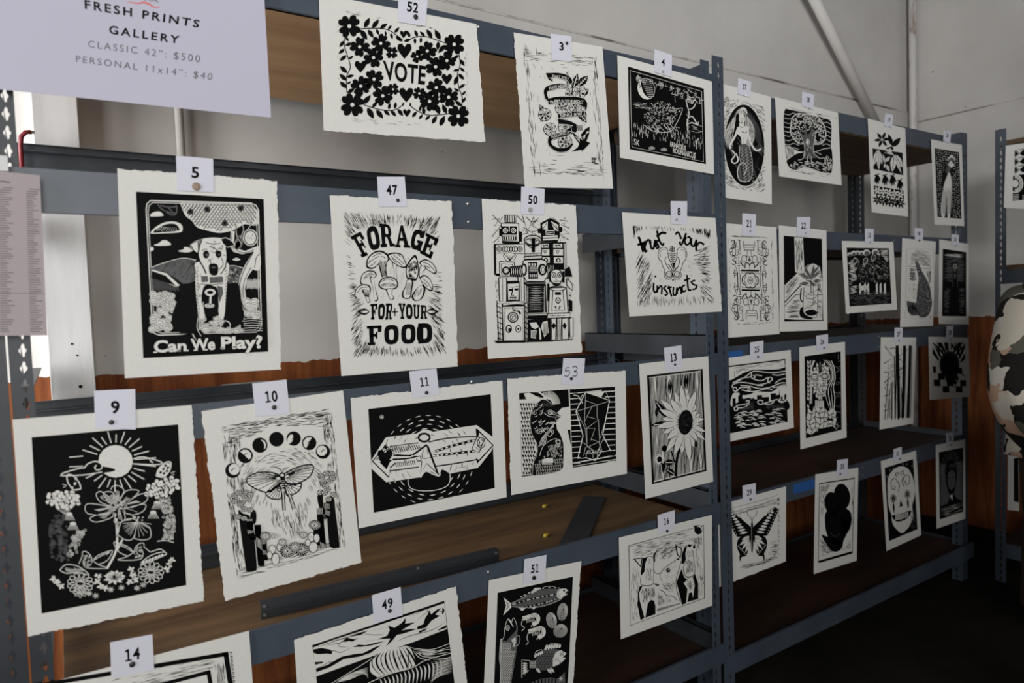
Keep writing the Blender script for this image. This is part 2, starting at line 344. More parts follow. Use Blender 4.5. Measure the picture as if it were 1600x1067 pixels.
class Art:
    """relief-printed image: shapes in the local frame of one crop, laid on the sheet's plane"""
    def __init__(s, plane, ox=0, oy=0, sc=1, base=.0003):
        s.plane = plane; s.o = (ox, oy, sc); s.mb = MB(); s.lay = 0; s.c = None; s.base = base; s.rnd = random.Random(7)
        s.q = None
    def pt(s, p):
        if s.q:                                                   # unit square of a quad
            (a, b, c, d) = s.q; u, v = p
            w = (a*(1-u)+b*u)*(1-v)+(d*(1-u)+c*u)*v
        else:
            w = PX(s.o[0]+p[0]/s.o[2], s.o[1]+p[1]/s.o[2], s.plane)
        k = s.base+s.lay*.00004
        if s.plane[0] == 'Y': w.y -= k
        else: w.x -= k
        return w
    def col(s, c):
        if c != s.c: s.c = c; s.lay += 1
    def fill(s, pts, c=0, sm=False):
        s.col(c)
        if sm: pts = smooth(pts)
        if len(pts) < 3: return s
        w = [s.pt(p) for p in pts]; s.mb.add(w, [list(range(len(w)))], c); return s
    def line(s, pts, w=2, c=0, sm=True, taper=False, n=5):
        s.col(c)
        if sm and len(pts) > 2: pts = smooth(pts, False, n)
        m_ = len(pts); L = []; R = []
        for i, p in enumerate(pts):
            a = pts[max(i-1, 0)]; b = pts[min(i+1, m_-1)]
            dx, dy = b[0]-a[0], b[1]-a[1]; l = math.hypot(dx, dy) or 1
            t = i/(m_-1)
            k = w/2*(1 if not taper else max(.12, math.sin(math.pi*(t*.9+.05))) if taper == 1 else max(.1, 1-t))
            L.append((p[0]-dy/l*k, p[1]+dx/l*k)); R.append((p[0]+dy/l*k, p[1]-dx/l*k))
        vs = [s.pt(q) for q in L+R]
        s.mb.add(vs, [(i, i+1, m_+i+1, m_+i) for i in range(m_-1)], c); return s
    def ell(s, x, y, rx, ry=None, c=0, rot=0, n=16):
        ry = rx if ry is None else ry; a = math.radians(rot)
        return s.fill([(x+rx*math.cos(t)*math.cos(a)-ry*math.sin(t)*math.sin(a), y+rx*math.cos(t)*math.sin(a)+ry*math.sin(t)*math.cos(a)) for t in [k*2*math.pi/n for k in range(n)]], c)
    def ring(s, x, y, rx, ry=None, w=2, c=0, rot=0, n=18, a0=0, a1=360):
        ry = rx if ry is None else ry; a = math.radians(rot)
        return s.line([(x+rx*math.cos(t)*math.cos(a)-ry*math.sin(t)*math.sin(a), y+rx*math.cos(t)*math.sin(a)+ry*math.sin(t)*math.cos(a)) for t in [math.radians(a0+(a1-a0)*k/n) for k in range(n+1)]], w, c, sm=False)
    def leaf(s, x0, y0, x1, y1, w, c=0, vein=None):
        dx, dy = x1-x0, y1-y0; l = math.hypot(dx, dy) or 1; nx, ny = -dy/l, dx/l
        P = [(x0, y0)]
        for t, k in ((.2, .7), (.45, 1), (.7, .75), (.88, .35)): P.append((x0+dx*t+nx*w/2*k, y0+dy*t+ny*w/2*k))
        P.append((x1, y1))
        for t, k in ((.88, .35), (.7, .75), (.45, 1), (.2, .7)): P.append((x0+dx*t-nx*w/2*k, y0+dy*t-ny*w/2*k))
        s.fill(P, c)
        if vein is not None: s.line([(x0+dx*.1, y0+dy*.1), (x0+dx*.85, y0+dy*.85)], w*.1, vein, sm=False)
        return s
    def text(s, txt, fn, c=0, bold=0.0, spacing=1.0, shear=0):
        """fn maps (u, v) of the text box (v up) to local coordinates"""
        s.col(c); vs, fs, asp = glyphs(txt, bold, spacing, shear)
        s.mb.add([s.pt(fn(u, v)) for u, v in vs], fs, c); return s
    def textq(s, txt, tl, tr, br, bl, c=0, bold=0.0, spacing=1.0, arc=0, shear=0):
        def fn(u, v):
            a = arc*(1-(2*u-1)**2)
            return ((tl[0]*(1-u)+tr[0]*u)*v+(bl[0]*(1-u)+br[0]*u)*(1-v), (tl[1]*(1-u)+tr[1]*u)*v+(bl[1]*(1-u)+br[1]*u)*(1-v)-a)
        return s.text(txt, fn, c, bold, spacing, shear)
    def hatch(s, poly, n, ang, ln, w, c=0, jit=12, avoid=None, rad=None):
        """n short carved strokes inside a polygon; ang in degrees or rad=(cx,cy) for radiating strokes"""
        xs = [p[0] for p in poly]; ys = [p[1] for p in poly]; k = 0; tries = 0; r = s.rnd
        while k < n and tries < n*20:
            tries += 1; x = r.uniform(min(xs), max(xs)); y = r.uniform(min(ys), max(ys))
            if not inside((x, y), poly): continue
            if avoid and any(inside((x, y), a) for a in avoid): continue
            A = math.degrees(math.atan2(y-rad[1], x-rad[0])) if rad else (ang(x, y) if callable(ang) else ang)
            A = math.radians(A+r.uniform(-jit, jit)); l = ln*r.uniform(.5, 1.3)/2
            dx, dy = math.cos(A)*l, math.sin(A)*l
            if not inside((x+dx, y+dy), poly) or not inside((x-dx, y-dy), poly): continue
            b = r.uniform(-.12, .12)
            s.line([(x-dx, y-dy), (x-b*dy, y+b*dx), (x+dx, y+dy)], w*r.uniform(.6, 1.3), c, sm=False, taper=1); k += 1
        return s
    def build(s, name, parent, mats=None):
        return s.mb.build(name, mats or [M['ink'], M['paper'], M['grey_ink'], M['red_ink']], parent)
def inside(p, poly):
    x, y = p; r = False; j = len(poly)-1
    for i in range(len(poly)):
        xi, yi = poly[i][0], poly[i][1]; xj, yj = poly[j][0], poly[j][1]
        if (yi > y) != (yj > y) and x < (xj-xi)*(y-yi)/(yj-yi+1e-12)+xi: r = not r
        j = i
    return r

def sheet_mesh(q, normal, deckle='', th=.0005, seed=1, mt='paper', parent=None, name='paper_sheet'):
    """thin sheet from four corners tl,tr,br,bl; torn (deckle) edges on the sides t,r,b,l"""
    r = random.Random(seed); pts = []
    for k, side in enumerate('trbl'):
        a, b = q[k], q[(k+1) % 4]; L = (b-a).length
        n = int(L/.0035) if side in deckle else 6
        inn = (q[(k+3) % 4]-a).normalized(); e = 0
        for i in range(n):
            t = i/n; p = a.lerp(b, t)
            if side in deckle:
                if 0 < i: e = e*.6+r.uniform(-.0011, .0011)
                p = p+inn*e
            pts.append(p)
    n = len(pts); nv = Vector(normal)*th
    me = MB(); me.add(pts+[p-nv for p in pts], [list(range(n)), list(range(2*n-1, n-1, -1))]+[(i, n+i, n+(i+1) % n, (i+1) % n) for i in range(n)])
    return me.build(name, M[mt], parent)
PA, PB, PC = ('Y', -.45), ('Y', .42), ('X', CX-.5)
def make_print(num, quad, plane, deckle, label, art=None, crop=(0, 0, 1)):
    q = [PX(x, y, plane) for x, y in quad]
    nrm = (0, -1, 0) if plane[0] == 'Y' else (-1, 0, 0)
    root = empty('linocut_print', (q[0]+q[1])/2, label, 'print')
    sheet_mesh(q, nrm, deckle, seed=num, parent=root)
    if art:
        a = Art(plane, *crop); a.rnd = random.Random(num*13+1); art(a)
        a.build('printed_image', root)
    return root
def make_tag(txt, quad, plane, pin, label, pinmat='pin_dark', pr=2.2, hand=False):
    d = .10
    pl = (plane[0], plane[1]-d)
    q = [PX(x, y, pl) for x, y in quad]
    nrm = (0, -1, 0) if plane[0] == 'Y' else (-1, 0, 0)
    root = empty('number_card', (q[0]+q[1])/2, label, 'card')
    sheet_mesh(q, nrm, '', .0003, parent=root, mt='card', name='card')
    a = Art(pl, base=.0002); a.q = q
    asp = .36 if len(txt) == 1 else .74
    W_ = (q[1]-q[0]).length; H_ = (q[3]-q[0]).length
    hh = .335; w = hh*H_/W_*(.62 if len(txt) == 1 else 1.32 if '1' not in txt else 1.2)
    w = min(w, .66)
    x0 = .5-w/2; y0 = .28
    if hand:
        for st in ([(.30, .35), (.16, .37), (.13, .50)], [(.13, .50), (.28, .46), (.33, .56), (.25, .68), (.10, .66)], [(.44, .34), (.56, .30), (.66, .36), (.62, .46), (.52, .49), (.66, .52), (.68, .60), (.60, .67), (.48, .65)]):
            a.line(st, .03)
    else:
        n = len(txt); cw = w/n*(.86 if n > 1 else 1); gap = w/n
        for k, ch in enumerate(txt):
            xx = x0+gap*k+(gap-cw)/2
            F = lambda u, v, xx=xx: (xx+cw*u, y0+hh*v)
            if ch == '1':
                a.fill([F(*p) for p in ((.40, 0), (.66, 0), (.66, .88), (.40, .88))]); a.fill([F(*p) for p in ((.08, .87), (.98, .87), (.98, 1), (.08, 1))]); a.fill([F(*p) for p in ((.5, 0), (.5, .17), (.12, .26), (.12, .10), (.40, 0))])
            else: a.text(ch, lambda u, v: F(u, 1-v), 0, bold=.028)
    a.build('number', root)
    c = PX(pin[0], pin[1], (plane[0], plane[1]-d)); nv = Vector(nrm)
    k = (c-CAMPOS).dot(FWD)/FPX*pr
    p = MB(); p.tube([c-nv*.006, c+nv*.0005], .0006, 6)
    p.tube([c+nv*.0004, c+nv*.0012, c+nv*.0035, c+nv*.0042], [k*.8, k, k*.9, k*.4], 12)
    o = p.build('push_pin', M[pinmat], None, smooth=False)
    tag(o, label.replace('white number card', 'round-headed pin through the card').replace(' pinned ', ' ') if not hand else 'pin through the handwritten card reading 53', 'pin')
    return root
# ------------------------------------------------------------------ artwork of each print (0 = ink, 1 = paper)
def petal4(a, x, y, r, rot=45, c=0, dot=1, asym=1):
    for k in range(4):
        t = math.radians(rot+90*k); ux, uy = math.cos(t), math.sin(t); vx, vy = -uy, ux
        P = [(.02, 0), (.22, .26), (.56, .47), (.86, .46), (1.0, .2), (.9, .02), (1.06, -.16), (.95, -.42), (.62, -.5), (.25, -.26)]
        a.fill([(x+r*(ux*p+vx*q), y+r*(uy*p+vy*q)) for p, q in P], c, True)
    a.ell(x, y, r*.24, c=c); DOTS.append((x, y, r*.17))
DOTS = []
def heart(a, x, y, w, h, c=0, rot=0):
    P = [(0, -.28), (.18, -.5), (.42, -.46), (.5, -.2), (.36, .08), (0, .5), (-.36, .08), (-.5, -.2), (-.42, -.46), (-.18, -.5)]
    t = math.radians(rot); s_, c_ = math.sin(t), math.cos(t)
    a.fill([(x+w*p*c_-h*q*s_, y+w*p*s_+h*q*c_) for p, q in P], c)
def rect4(a, q, c=0): a.fill(q, c)
def frame4(a, q, w, c=0): a.line(list(q)+[q[0]], w, c, sm=False)
def quadmap(q):
    (x0, y0), (x1, y1), (x2, y2), (x3, y3) = q
    return lambda u, v: ((x0*(1-u)+x1*u)*(1-v)+(x3*(1-u)+x2*u)*v, (y0*(1-u)+y1*u)*(1-v)+(y3*(1-u)+y2*u)*v)
def band(a, q, n, ln, w, c=0, avoid=None, ang=0, jit=8):
    a.hatch(q, n, ang, ln, w, c, jit, avoid)

def a52(a):
    for x, y, r, t in [(305,190,82,42),(1065,322,76,48),(327,760,86,52),(1095,842,80,50)]: petal4(a, x, y, r, t)
    for x, y, r, t in [(380,340,68,95),(533,315,66,20),(480,418,70,75),(870,370,66,10),(930,485,70,75),(1012,440,64,100),(388,625,70,20),(484,575,70,60),(547,695,70,30),(887,735,70,75),(935,636,66,20),(1025,705,68,80),(613,382,44,50),(797,410,46,20),(622,648,44,40),(812,678,46,60)]: petal4(a, x, y, r, t)
    for x, y, w, h in [(705,372,106,112),(698,250,54,56),(386,485,88,88),(718,690,106,106),(722,820,58,56),(1012,576,78,80)]: heart(a, x, y, w, h)
    for v in [[(365,210),(500,205),(580,215),(640,250),(690,290)],[(725,298),(780,270),(860,265),(950,295),(1035,322)],[(400,755),(470,780),(560,800),(640,795),(695,758)],[(740,762),(800,805),(880,835),(960,832),(1045,822)],[(268,258),(272,340),(300,430),(312,490),(285,560),(288,675)],[(1100,395),(1108,470),(1088,545),(1100,640),(1122,700),(1120,775)]]: a.line(v, 7)
    L = [(415,203,452,128),(470,203,520,142),(527,204,582,172),(585,216,612,182),(632,238,668,198),(640,262,692,302),(700,300,752,285),(745,272,722,222),(800,268,778,216),(852,262,816,228),(905,275,865,212),(965,290,925,215),
     (780,275,782,322),(825,270,822,316),(950,300,945,365),(1000,325,950,385),(385,215,435,290),(440,215,480,275),(500,210,520,255),(565,225,572,262),(605,240,618,285),(300,300,275,262),
     (270,295,232,342),(272,355,226,390),(285,400,236,442),(300,430,335,405),(275,330,330,312),(290,530,236,478),(285,585,232,535),(288,640,235,590),(285,560,340,545),(288,610,320,590),(290,675,345,640),
     (405,755,460,690),(470,780,510,735),(435,780,482,862),(500,795,550,860),(555,800,600,838),(605,800,645,845),(655,790,695,842),(590,795,600,745),(635,790,642,738),(690,770,700,740),
     (750,770,745,742),(760,850,795,808),(810,865,838,828),(855,872,892,838),(905,898,940,838),(962,915,996,838),(850,830,838,770),(815,808,822,765),(960,830,925,745),(1010,825,980,755),
     (1108,430,1140,480),(1108,490,1142,522),(1100,400,1055,428),(1100,505,1055,515),(1095,535,1138,578),(1092,550,1065,620),(1100,640,1145,610),(1102,665,1062,640),(1122,690,1150,660),(1122,745,1150,705),(1120,770,1070,730),(930,540,900,480)]
    for x0, y0, x1, y1 in L: a.leaf(x0, y0, x1, y1, math.hypot(x1-x0, y1-y0)*.46)
    a.textq('VOTE', (546,436), (866,478), (852,618), (562,582), bold=.03, spacing=1.05)
    for x, y, r in DOTS: a.ell(x, y, r, c=1)
    a.hatch([(205,70),(380,80),(1145,240),(1150,260),(380,115),(215,95)], 26, 10, 34, 2.5); a.hatch([(230,850),(640,875),(930,915),(930,930),(240,880)], 16, 8, 50, 2)
    a.hatch([(1135,240),(1150,240),(1180,900),(1160,900)], 22, 85, 18, 3); a.hatch([(210,80),(228,80),(250,870),(232,870)], 14, 88, 16, 2.5)

def ribbon(a, top, bot, c=0): a.fill(smooth(top, False)+smooth(bot, False)[::-1], c)
def a3(a):
    O = [(105,180),(560,240),(608,965),(165,950)]
    m1 = quadmap(O)
    for k in range(70):
        r = a.rnd
        for side in range(4):
            if side == 0: u, v, ang = r.uniform(.02, .95), abs(r.gauss(0, .05)), 8
            elif side == 1: u, v, ang = 1-abs(r.gauss(0, .05)), r.uniform(0, 1), 87
            elif side == 2: u, v, ang = r.uniform(0, 1), 1-abs(r.gauss(0, .06)), 3
            else: u, v, ang = abs(r.gauss(0, .06)), r.uniform(0, 1), 84
            x, y = m1(u, v); l = r.uniform(12, 38); t = math.radians(ang+r.uniform(-6, 6))
            a.line([(x-l*math.cos(t), y-l*math.sin(t)), (x, y+2), (x+l*math.cos(t), y+l*math.sin(t))], r.uniform(1.5, 4), 0, False, 1)
    a.hatch([(150,260),(480,270),(540,820),(250,860)], 40, 60, 30, 1.5)
    # flowers and leaves behind the ribbon
    for x0, y0, x1, y1, w in [(415,440,445,335,42),(450,410,508,350,48),(385,400,378,325,26),(470,470,512,430,40),(440,560,500,640,44),(470,560,498,610,30),(240,580,205,525,30),(235,600,218,635,34),(300,520,270,500,30)]:
        a.leaf(x0, y0, x1, y1, w, 0, 1)
        for k in range(1, 5):
            t = k/5; xx, yy = x0+(x1-x0)*t, y0+(y1-y0)*t; dx, dy = (x1-x0)*.13, (y1-y0)*.13
            a.line([(xx, yy), (xx+dx-dy*.9, yy+dy+dx*.9)], 2, 1, False); a.line([(xx, yy), (xx+dx+dy*.9, yy+dy-dx*.9)], 2, 1, False)
    def rose(x, y, r):
        a.ell(x, y, r*1.02, c=0); 
        for k in range(7): t = k*2*math.pi/7; a.ell(x+r*.6*math.cos(t), y+r*.6*math.sin(t), r*.42, r*.34, 1, math.degrees(t)+90)
        for k in range(7): t = k*2*math.pi/7+.3; a.ring(x+r*.6*math.cos(t), y+r*.6*math.sin(t), r*.3, r*.2, 2, 0, math.degrees(t)+90, 8)
        a.ell(x, y, r*.3, c=0); a.ring(x, y, r*.18, w=2, c=1, n=8)
    for x, y, r in [(405,462,38),(452,450,44),(240,590,40),(272,680,40),(345,548,42),(430,548,38),(365,665,45),(365,760,44)]: rose(x, y, r)
    for k in range(14): a.line([(395+k*6, 655), (390+k*6, 690)], 2.5, 0, False)
    # ribbon folds
    a.fill([(245,335),(285,330),(275,365),(290,388),(262,372)], 0)
    R = [([(262,333),(320,332),(375,345),(405,368)], [(262,365),(315,362),(365,380),(390,400)]),
         ([(405,368),(405,400),(330,398),(262,410),(232,440),(240,490),(262,510)], [(385,385),(384,425),(330,428),(285,440),(256,450),(258,480),(280,505)]),
         ([(258,490),(330,478),(420,480),(480,490),(502,520)], [(262,530),(330,518),(400,520),(460,535),(480,550)]),
         ([(502,515),(495,560),(460,570),(400,570),(318,588)], [(485,545),(478,595),(440,600),(390,605),(325,618)]),
         ([(318,615),(360,622),(400,632),(435,650)], [(325,650),(370,652),(410,660),(432,672)]),
         ([(435,650),(432,700),(370,690),(310,705),(262,725),(262,780),(320,822),(380,815),(415,775)], [(400,668),(402,702),(370,725),(310,735),(282,750),(285,775),(325,795),(375,790),(405,765)])]
    for t, b in R: ribbon(a, t, b); a.line(t, 2.5, 1); a.line(b, 2.5, 1)
    for txt, q in [('THAT YOU', [(282,345),(385,362),(380,384),(280,362)]), ('HAVE HEARD', [(262,418),(385,402),(384,422),(266,440)]), ('the BIRD IN YOUR BREAST', [(268,500),(478,504),(472,528),(270,522)]),
                   ('SING and', [(332,588),(465,570),(464,594),(334,612)]), ('FOLLOWED IT', [(275,712),(392,690),(392,712),(278,738)])]:
        a.textq(txt, *q, c=1, bold=.01, arc=3)
    # bird
    a.fill([(405,818),(440,795),(452,770),(420,725),(410,702),(440,720),(470,752),(462,712),(490,678),(515,665),(512,710),(495,755),(518,765),(500,785),(480,806),(455,808),(425,815)], 0, False)
    for k in range(5): a.line([(480-k*3, 745-k*4), (500+k*3, 690+k*2)], 2, 1, False); a.line([(452, 760-k*4), (425+k*6, 722-k*3)], 2, 1, False)
    a.line([(468,808),(472,820)], 3); a.textq('RM', (528,855),(552,855),(553,872),(529,872), bold=.03); a.textq('KR', (528,874),(553,874),(554,892),(530,890), bold=.03)

def a4(a):
    a.fill([(755,292),(1224,430),(1237,895),(766,803)], 0)
    frame4(a, [(768,316),(1210,446),(1222,880),(780,790)], 2.5, 1)
    a.ell(868, 430, 52, 66, 1, -14)
    a.fill(smooth([(835,372),(880,368),(915,410),(918,460),(895,488),(862,470),(842,430)]), 0)
    for k in range(9): a.line([(838+k*5, 380+k*12), (900+k*2, 372+k*13)], 2.2, 1, False)
    a.ring(868, 430, 52, 66, 2.5, 1, -14); a.line([(830,385),(822,400),(832,412),(826,425)], 4, 0)
    r = a.rnd
    for k in range(70):                                       # leafy boughs
        u = r.random(); x = 800+u*410; y = 335+u*115+abs(r.gauss(0, 42))*(.35+u*.9)
        if x < 930 and y > 372: continue
        a.line([(x, y), (x+r.uniform(-14, 14), y+r.uniform(4, 16)), (x+r.uniform(-6, 22), y+r.uniform(8, 28)), (x+r.uniform(-18, 18), y+r.uniform(10, 34))], 2.4, 1, True, 1, 3)
    # trunk
    for pts in [[(1125,470),(1118,520),(1132,580),(1120,640),(1124,700),(1115,735)],[(1140,480),(1150,520),(1165,500),(1190,520)],[(1130,560),(1160,545),(1175,515)],[(1124,620),(1150,600),(1185,650),(1190,630)],[(1122,650),(1150,640),(1190,655)],[(1175,790),(1180,755),(1195,735)],[(1178,770),(1160,750)]]: a.line(pts, 7, 1, True, 1)
    for k in range(30): a.line([(1118+r.uniform(-6, 14), 560+k*6), (1124+r.uniform(-4, 16), 572+k*6)], 2, 0 if k % 2 else 1, False)
    # hedgehog
    a.fill([(1040,580),(1060,560),(1085,548),(1075,590),(1062,622),(1040,660),(1010,680)], 0)
    for k in range(260):
        t = r.uniform(0, 2*math.pi); q = math.sqrt(r.random()); x = 935+98*q*math.cos(t)+20; y = 590+78*q*math.sin(t); g = math.atan2(y-600, x-1040)+r.uniform(-.7, .7)
        a.line([(x, y), (x+8*math.cos(g), y+8*math.sin(g))], 2.1, 1, False)
    for k in range(70):
        x = r.uniform(985, 1075); y = r.uniform(560, 660)
        if y > 560+(1078-x)*1.25: continue
        a.line([(x, y), (x+10, y-5)], 1.8, 1, False)
    a.line([(1000,545),(1050,555),(1088,552),(1075,600),(1055,640),(1020,690),(960,700),(900,688),(855,655)], 3, 1)
    for k in range(26): x = 850+k*8; a.line([(x, 655+k % 3*10), (x+22, 668+(k*7) % 34)], 2, 1, False)
    # grass
    for k in range(120):
        x = r.uniform(782, 1210); b = 680+(x-780)*.2+r.uniform(-25, 45); a.line([(x, b), (x+r.uniform(-4, 4), b-r.uniform(14, 38))], 2.6, 1, False, 2)
    for k in range(22): x = r.uniform(785, 850); y = r.uniform(515, 550); a.line([(x, y), (x+24, y+4)], 1.6, 1, False)
    for k in range(14): x = r.uniform(1140, 1200); y = r.uniform(655, 700); a.line([(x, y), (x+20, y+4)], 1.6, 1, False)
    a.textq('ERINACEUS', (1015,757),(1112,783),(1110,812),(1014,786), c=1, bold=.02); a.textq('ROUMANICUS', (1030,795),(1172,826),(1168,864),(1030,826), c=1, bold=.02)
    a.textq('SK', (790,738),(826,748),(824,785),(790,775), c=1)
    for x, y in ((900,805),(975,815)): 
        for k in range(7): a.line([(x+k*5-15, y), (x+k*6-18, y-22+abs(k-3)*3)], 2.5, 1, False)

def dogfill(a, pts, c): a.fill(pts, c, True)
def a5(a):
    r = a.rnd
    a.fill([(122,200),(697,233),(718,920),(155,950)], 0)
    I = [(185,240),(650,250),(672,275),(686,810),(670,832),(370,838),(220,846),(198,825),(168,268)]
    for off, w in ((0, 5), (9, 3)):
        a.line([(188+off,240+off),(640-off,252+off),(663-off,262+off),(674-off,285+off),(687-off,800-off),(680-off,822-off),(665-off,832-off),(430,838-off if off else 838)], w, 1, False)
        a.line([(188+off,240+off),(172+off,255+off),(168+off,280+off),(196+off,815-off),(205+off,838-off),(228+off,846-off),(330,842-off),(372,836-off),(395,870)], w, 1, False)
    # canopy
    C = [(322,248),(648,256),(672,290),(670,345),(640,350),(610,345),(560,372),(500,384),(450,375),(400,360),(375,330),(345,305)]
    a.fill(C, 1)
    for i in range(12):
        for j in range(22):
            x = 330+j*16+(i % 2)*8; y = 262+i*11
            if not inside((x, y), C) or not inside((x+7, y+9), C): continue
            t = -.9+(x-330)/340*1.5+r.uniform(-.2, .2)
            c_, s_ = math.cos(t), math.sin(t)
            a.line([(x-6*c_-4*s_, y-6*s_+4*c_), (x, y-5), (x+6*c_-3*s_, y+6*s_+3*c_)], 4.2, 0, False)
    for x, y in [(368,290),(442,280),(522,342),(594,275)]: a.ell(x, y, 14, c=0); a.ring(x, y, 9, w=2, c=2)
    a.line(C[2:]+[(322,250)], 3.5, 1)
    # clouds
    for P in [[(188,302),(205,292),(228,290),(244,302),(240,310),(190,312)],[(188,388),(205,365),(230,348),(262,336),(300,336),(328,350),(330,378),(305,385),(240,388)],[(203,440),(225,432),(240,420),(260,420),(280,436),(270,442),(220,444)],[(312,468),(335,460),(340,450),(362,452),(378,466),(350,474)],[(556,506),(575,498),(592,506),(575,512)],[(188,452),(198,450),(202,462),(188,468)]]:
        a.fill(P, 1, True)
    a.fill([(200,384),(225,362),(262,346),(298,346),(315,362),(312,376),(250,382)], 0, True)
    for k in range(9): a.line([(215+k*11, 378-k % 2*3), (232+k*9, 356+k)], 1.8, 1, False)
    for pts in [[(220,258),(240,280),(262,290),(300,298)],[(232,262),(270,270),(310,268)],[(250,285),(280,305),(302,300),(306,270),(300,262)],[(262,268),(285,288)]]: a.line(pts, 5, 2)
    # hills
    a.fill([(190,542),(250,522),(330,502),(392,508),(400,560),(392,600),(340,620),(300,590),(250,560),(190,555)], 2)
    a.line([(190,542),(250,520),(330,500),(392,508)], 3, 1)
    for k in range(60): x = r.uniform(200, 385); y = r.uniform(522, 610); a.line([(x, y), (x+12, y-16)], 1.8, 0, False)
    a.fill([(192,550),(260,568),(320,622),(300,630),(240,600),(192,580)], 1); a.fill([(192,556),(255,578),(300,622),(240,606),(192,590)], 0)
    for k in range(34): x = 194+k*3.6; a.line([(x, 590+k*1.1), (x+2, 640+k % 5*3)], 1.8, 2, False)
    a.fill([(522,540),(560,535),(605,545),(600,590),(570,620),(530,610)], 2); a.line([(522,540),(560,533),(608,545)], 3, 1)
    for k in range(36): x = r.uniform(525, 600); y = r.uniform(545, 605); a.line([(x, y), (x+8, y+7)], 3, 0 if k % 2 else 1, False)
    # trunk at right
    T = [(556,375),(552,440),(566,470),(600,486),(640,470),(668,452),(675,470),(640,520),(620,570),(608,640),(620,720),(680,762),(610,752),(590,700),(578,640),(585,590),(606,545),(640,490),(600,496),(562,486),(545,462),(548,400)]
    a.fill([(548,378),(566,378),(562,430),(580,458),(612,468),(655,450),(676,445),(678,520),(650,545),(620,590),(612,640),(620,700),(640,740),(682,756),(682,768),(620,760),(594,720),(580,640),(588,585),(612,530),(650,470),(600,482),(560,472),(545,450)], 1)
    a.line([(553,385),(553,430),(572,462),(608,476),(652,462)], 3, 0); a.line([(650,472),(612,545),(592,600),(586,650),(600,710),(630,748)], 3.5, 0); a.line([(640,540),(610,600),(604,660),(616,715)], 3, 0)
    a.ell(583, 432, 17, 34, 1, 15); a.ell(582, 432, 12, 27, 1, 15); a.ring(583, 432, 14, 30, 3.5, 0, 15); a.ell(636, 408, 34, 38, 1); a.ring(636, 408, 27, 32, 4, 0)
    for k in range(16): a.ell(r.uniform(622, 652), r.uniform(390, 428), 1.7, c=0, n=6)
    for p in [[(572,350),(575,400),(600,440)],[(600,350),(605,375),(590,410)],[(640,345),(628,365),(608,385)]]: a.line(p, 7, 0); a.line(p, 2.5, 1)
    a.fill([(665,470),(679,468),(680,548),(648,550),(650,520)], 1, True); a.line([(655,545),(662,500),(678,480)], 3, 0)
    for k in range(26): x = 618+k*2.5; a.line([(x, 590+(k*5) % 14), (x+1, 640-(k*3) % 10)], 1.7, 1, False)
    # boots / tall dark legs
    # ground stones
    for X0, X1, Y0, Y1, n in [(192,290,650,826,60),(400,596,705,828,60),(610,672,690,770,14)]:
        for k in range(n):
            x, y = r.uniform(X0, X1), r.uniform(Y0, Y1); q = r.uniform(9, 19)
            if X0 == 192 and x > 318-(y-640)*.25: continue
            a.ell(x, y, q*1.15, q, 1, r.uniform(-40, 40), 10); a.ring(x, y, q*.85, q*.7, 2.2, 0, 0, 8); a.line([(x-q*.4, y), (x, y+q*.2), (x+q*.4, y-q*.1)], 1.8, 0)
    for k in range(12): a.line([(600,775+k*5), (640,770+k*5.2), (684,776+k*5)], 2.4, 0 if k % 2 else 1)
    a.fill([(318,622),(362,618),(385,660),(395,760),(392,830),(330,838),(288,812),(280,760),(300,700),(316,660)], 0, True)
    a.fill([(522,630),(575,618),(590,700),(600,770),(560,812),(520,800),(508,740)], 0, True)
    a.line([(395,770),(392,815),(410,850)], 3, 1); a.ring(518, 802, 22, 20, 4, 1); a.ell(518, 802, 12, c=0)
    # dog body
    a.fill([(392,520),(525,520),(526,600),(520,680),(516,740),(508,772),(490,760),(488,700),(482,640),(440,620),(418,640),(412,700),(425,740),(424,768),(402,768),(390,700),(384,610),(386,560)], 1, True)
    a.fill([(424,640),(440,628),(472,628),(484,650),(486,720),(478,760),(430,760),(422,710)], 0, True)
    a.ell(450, 655, 25, 16, 1); a.ell(450, 655, 14, 8, 0); a.line([(452,670),(450,712)], 9, 1); a.ell(447, 714, 22, 10, 1); a.ring(447, 714, 15, 5, 2, 0)
    a.fill([(480,625),(505,630),(508,660),(492,700),(486,660)], 2)
    for X in (388, 524): 
        for k in range(16): a.line([(X+r.uniform(-3, 3), 540+k*14), (X+(8 if X < 400 else -8), 548+k*14)], 2.4, 0, False)
    for k in range(20): x = r.uniform(392, 420); y = r.uniform(560, 740); a.line([(x, y), (x+1, y+14)], 1.6, 0, False)
    # collar
    for x, y in [(425,596),(462,600),(492,598)]: a.fill([(x-14, y-12), (x+13, y-13), (x+15, y+10), (x-12, y+13)], 2); frame4(a, [(x-14, y-12), (x+13, y-13), (x+15, y+10), (x-12, y+13)], 2.6, 0)
    a.line([(408,618),(462,620),(510,614)], 3, 0)
    # head
    a.fill([(398,425),(440,412),(500,414),(520,440),(524,500),(515,540),(500,568),(470,580),(440,572),(420,540),(402,500),(395,455)], 1, True)
    a.fill([(362,440),(395,422),(416,420),(402,450),(398,480),(378,470),(366,456)], 1, True); a.line([(362,440),(378,470),(398,482)], 3.5, 0); a.line([(362,438),(414,420)], 3, 0)
    a.line([(412,424),(402,450),(396,500),(418,540),(432,572)], 6, 0)
    a.fill([(498,418),(520,414),(548,430),(558,444),(540,446),(524,452),(508,436)], 0); a.line([(498,416),(522,412),(550,428),(560,444),(526,454)], 3, 1)
    a.line([(520,452),(524,500),(515,545),(496,574)], 4, 0)
    a.ell(432, 486, 14, 18, 0); a.ell(487, 484, 14, 16, 0); a.ell(435, 488, 6, c=2, n=8); a.ell(490, 486, 5, c=2, n=8)
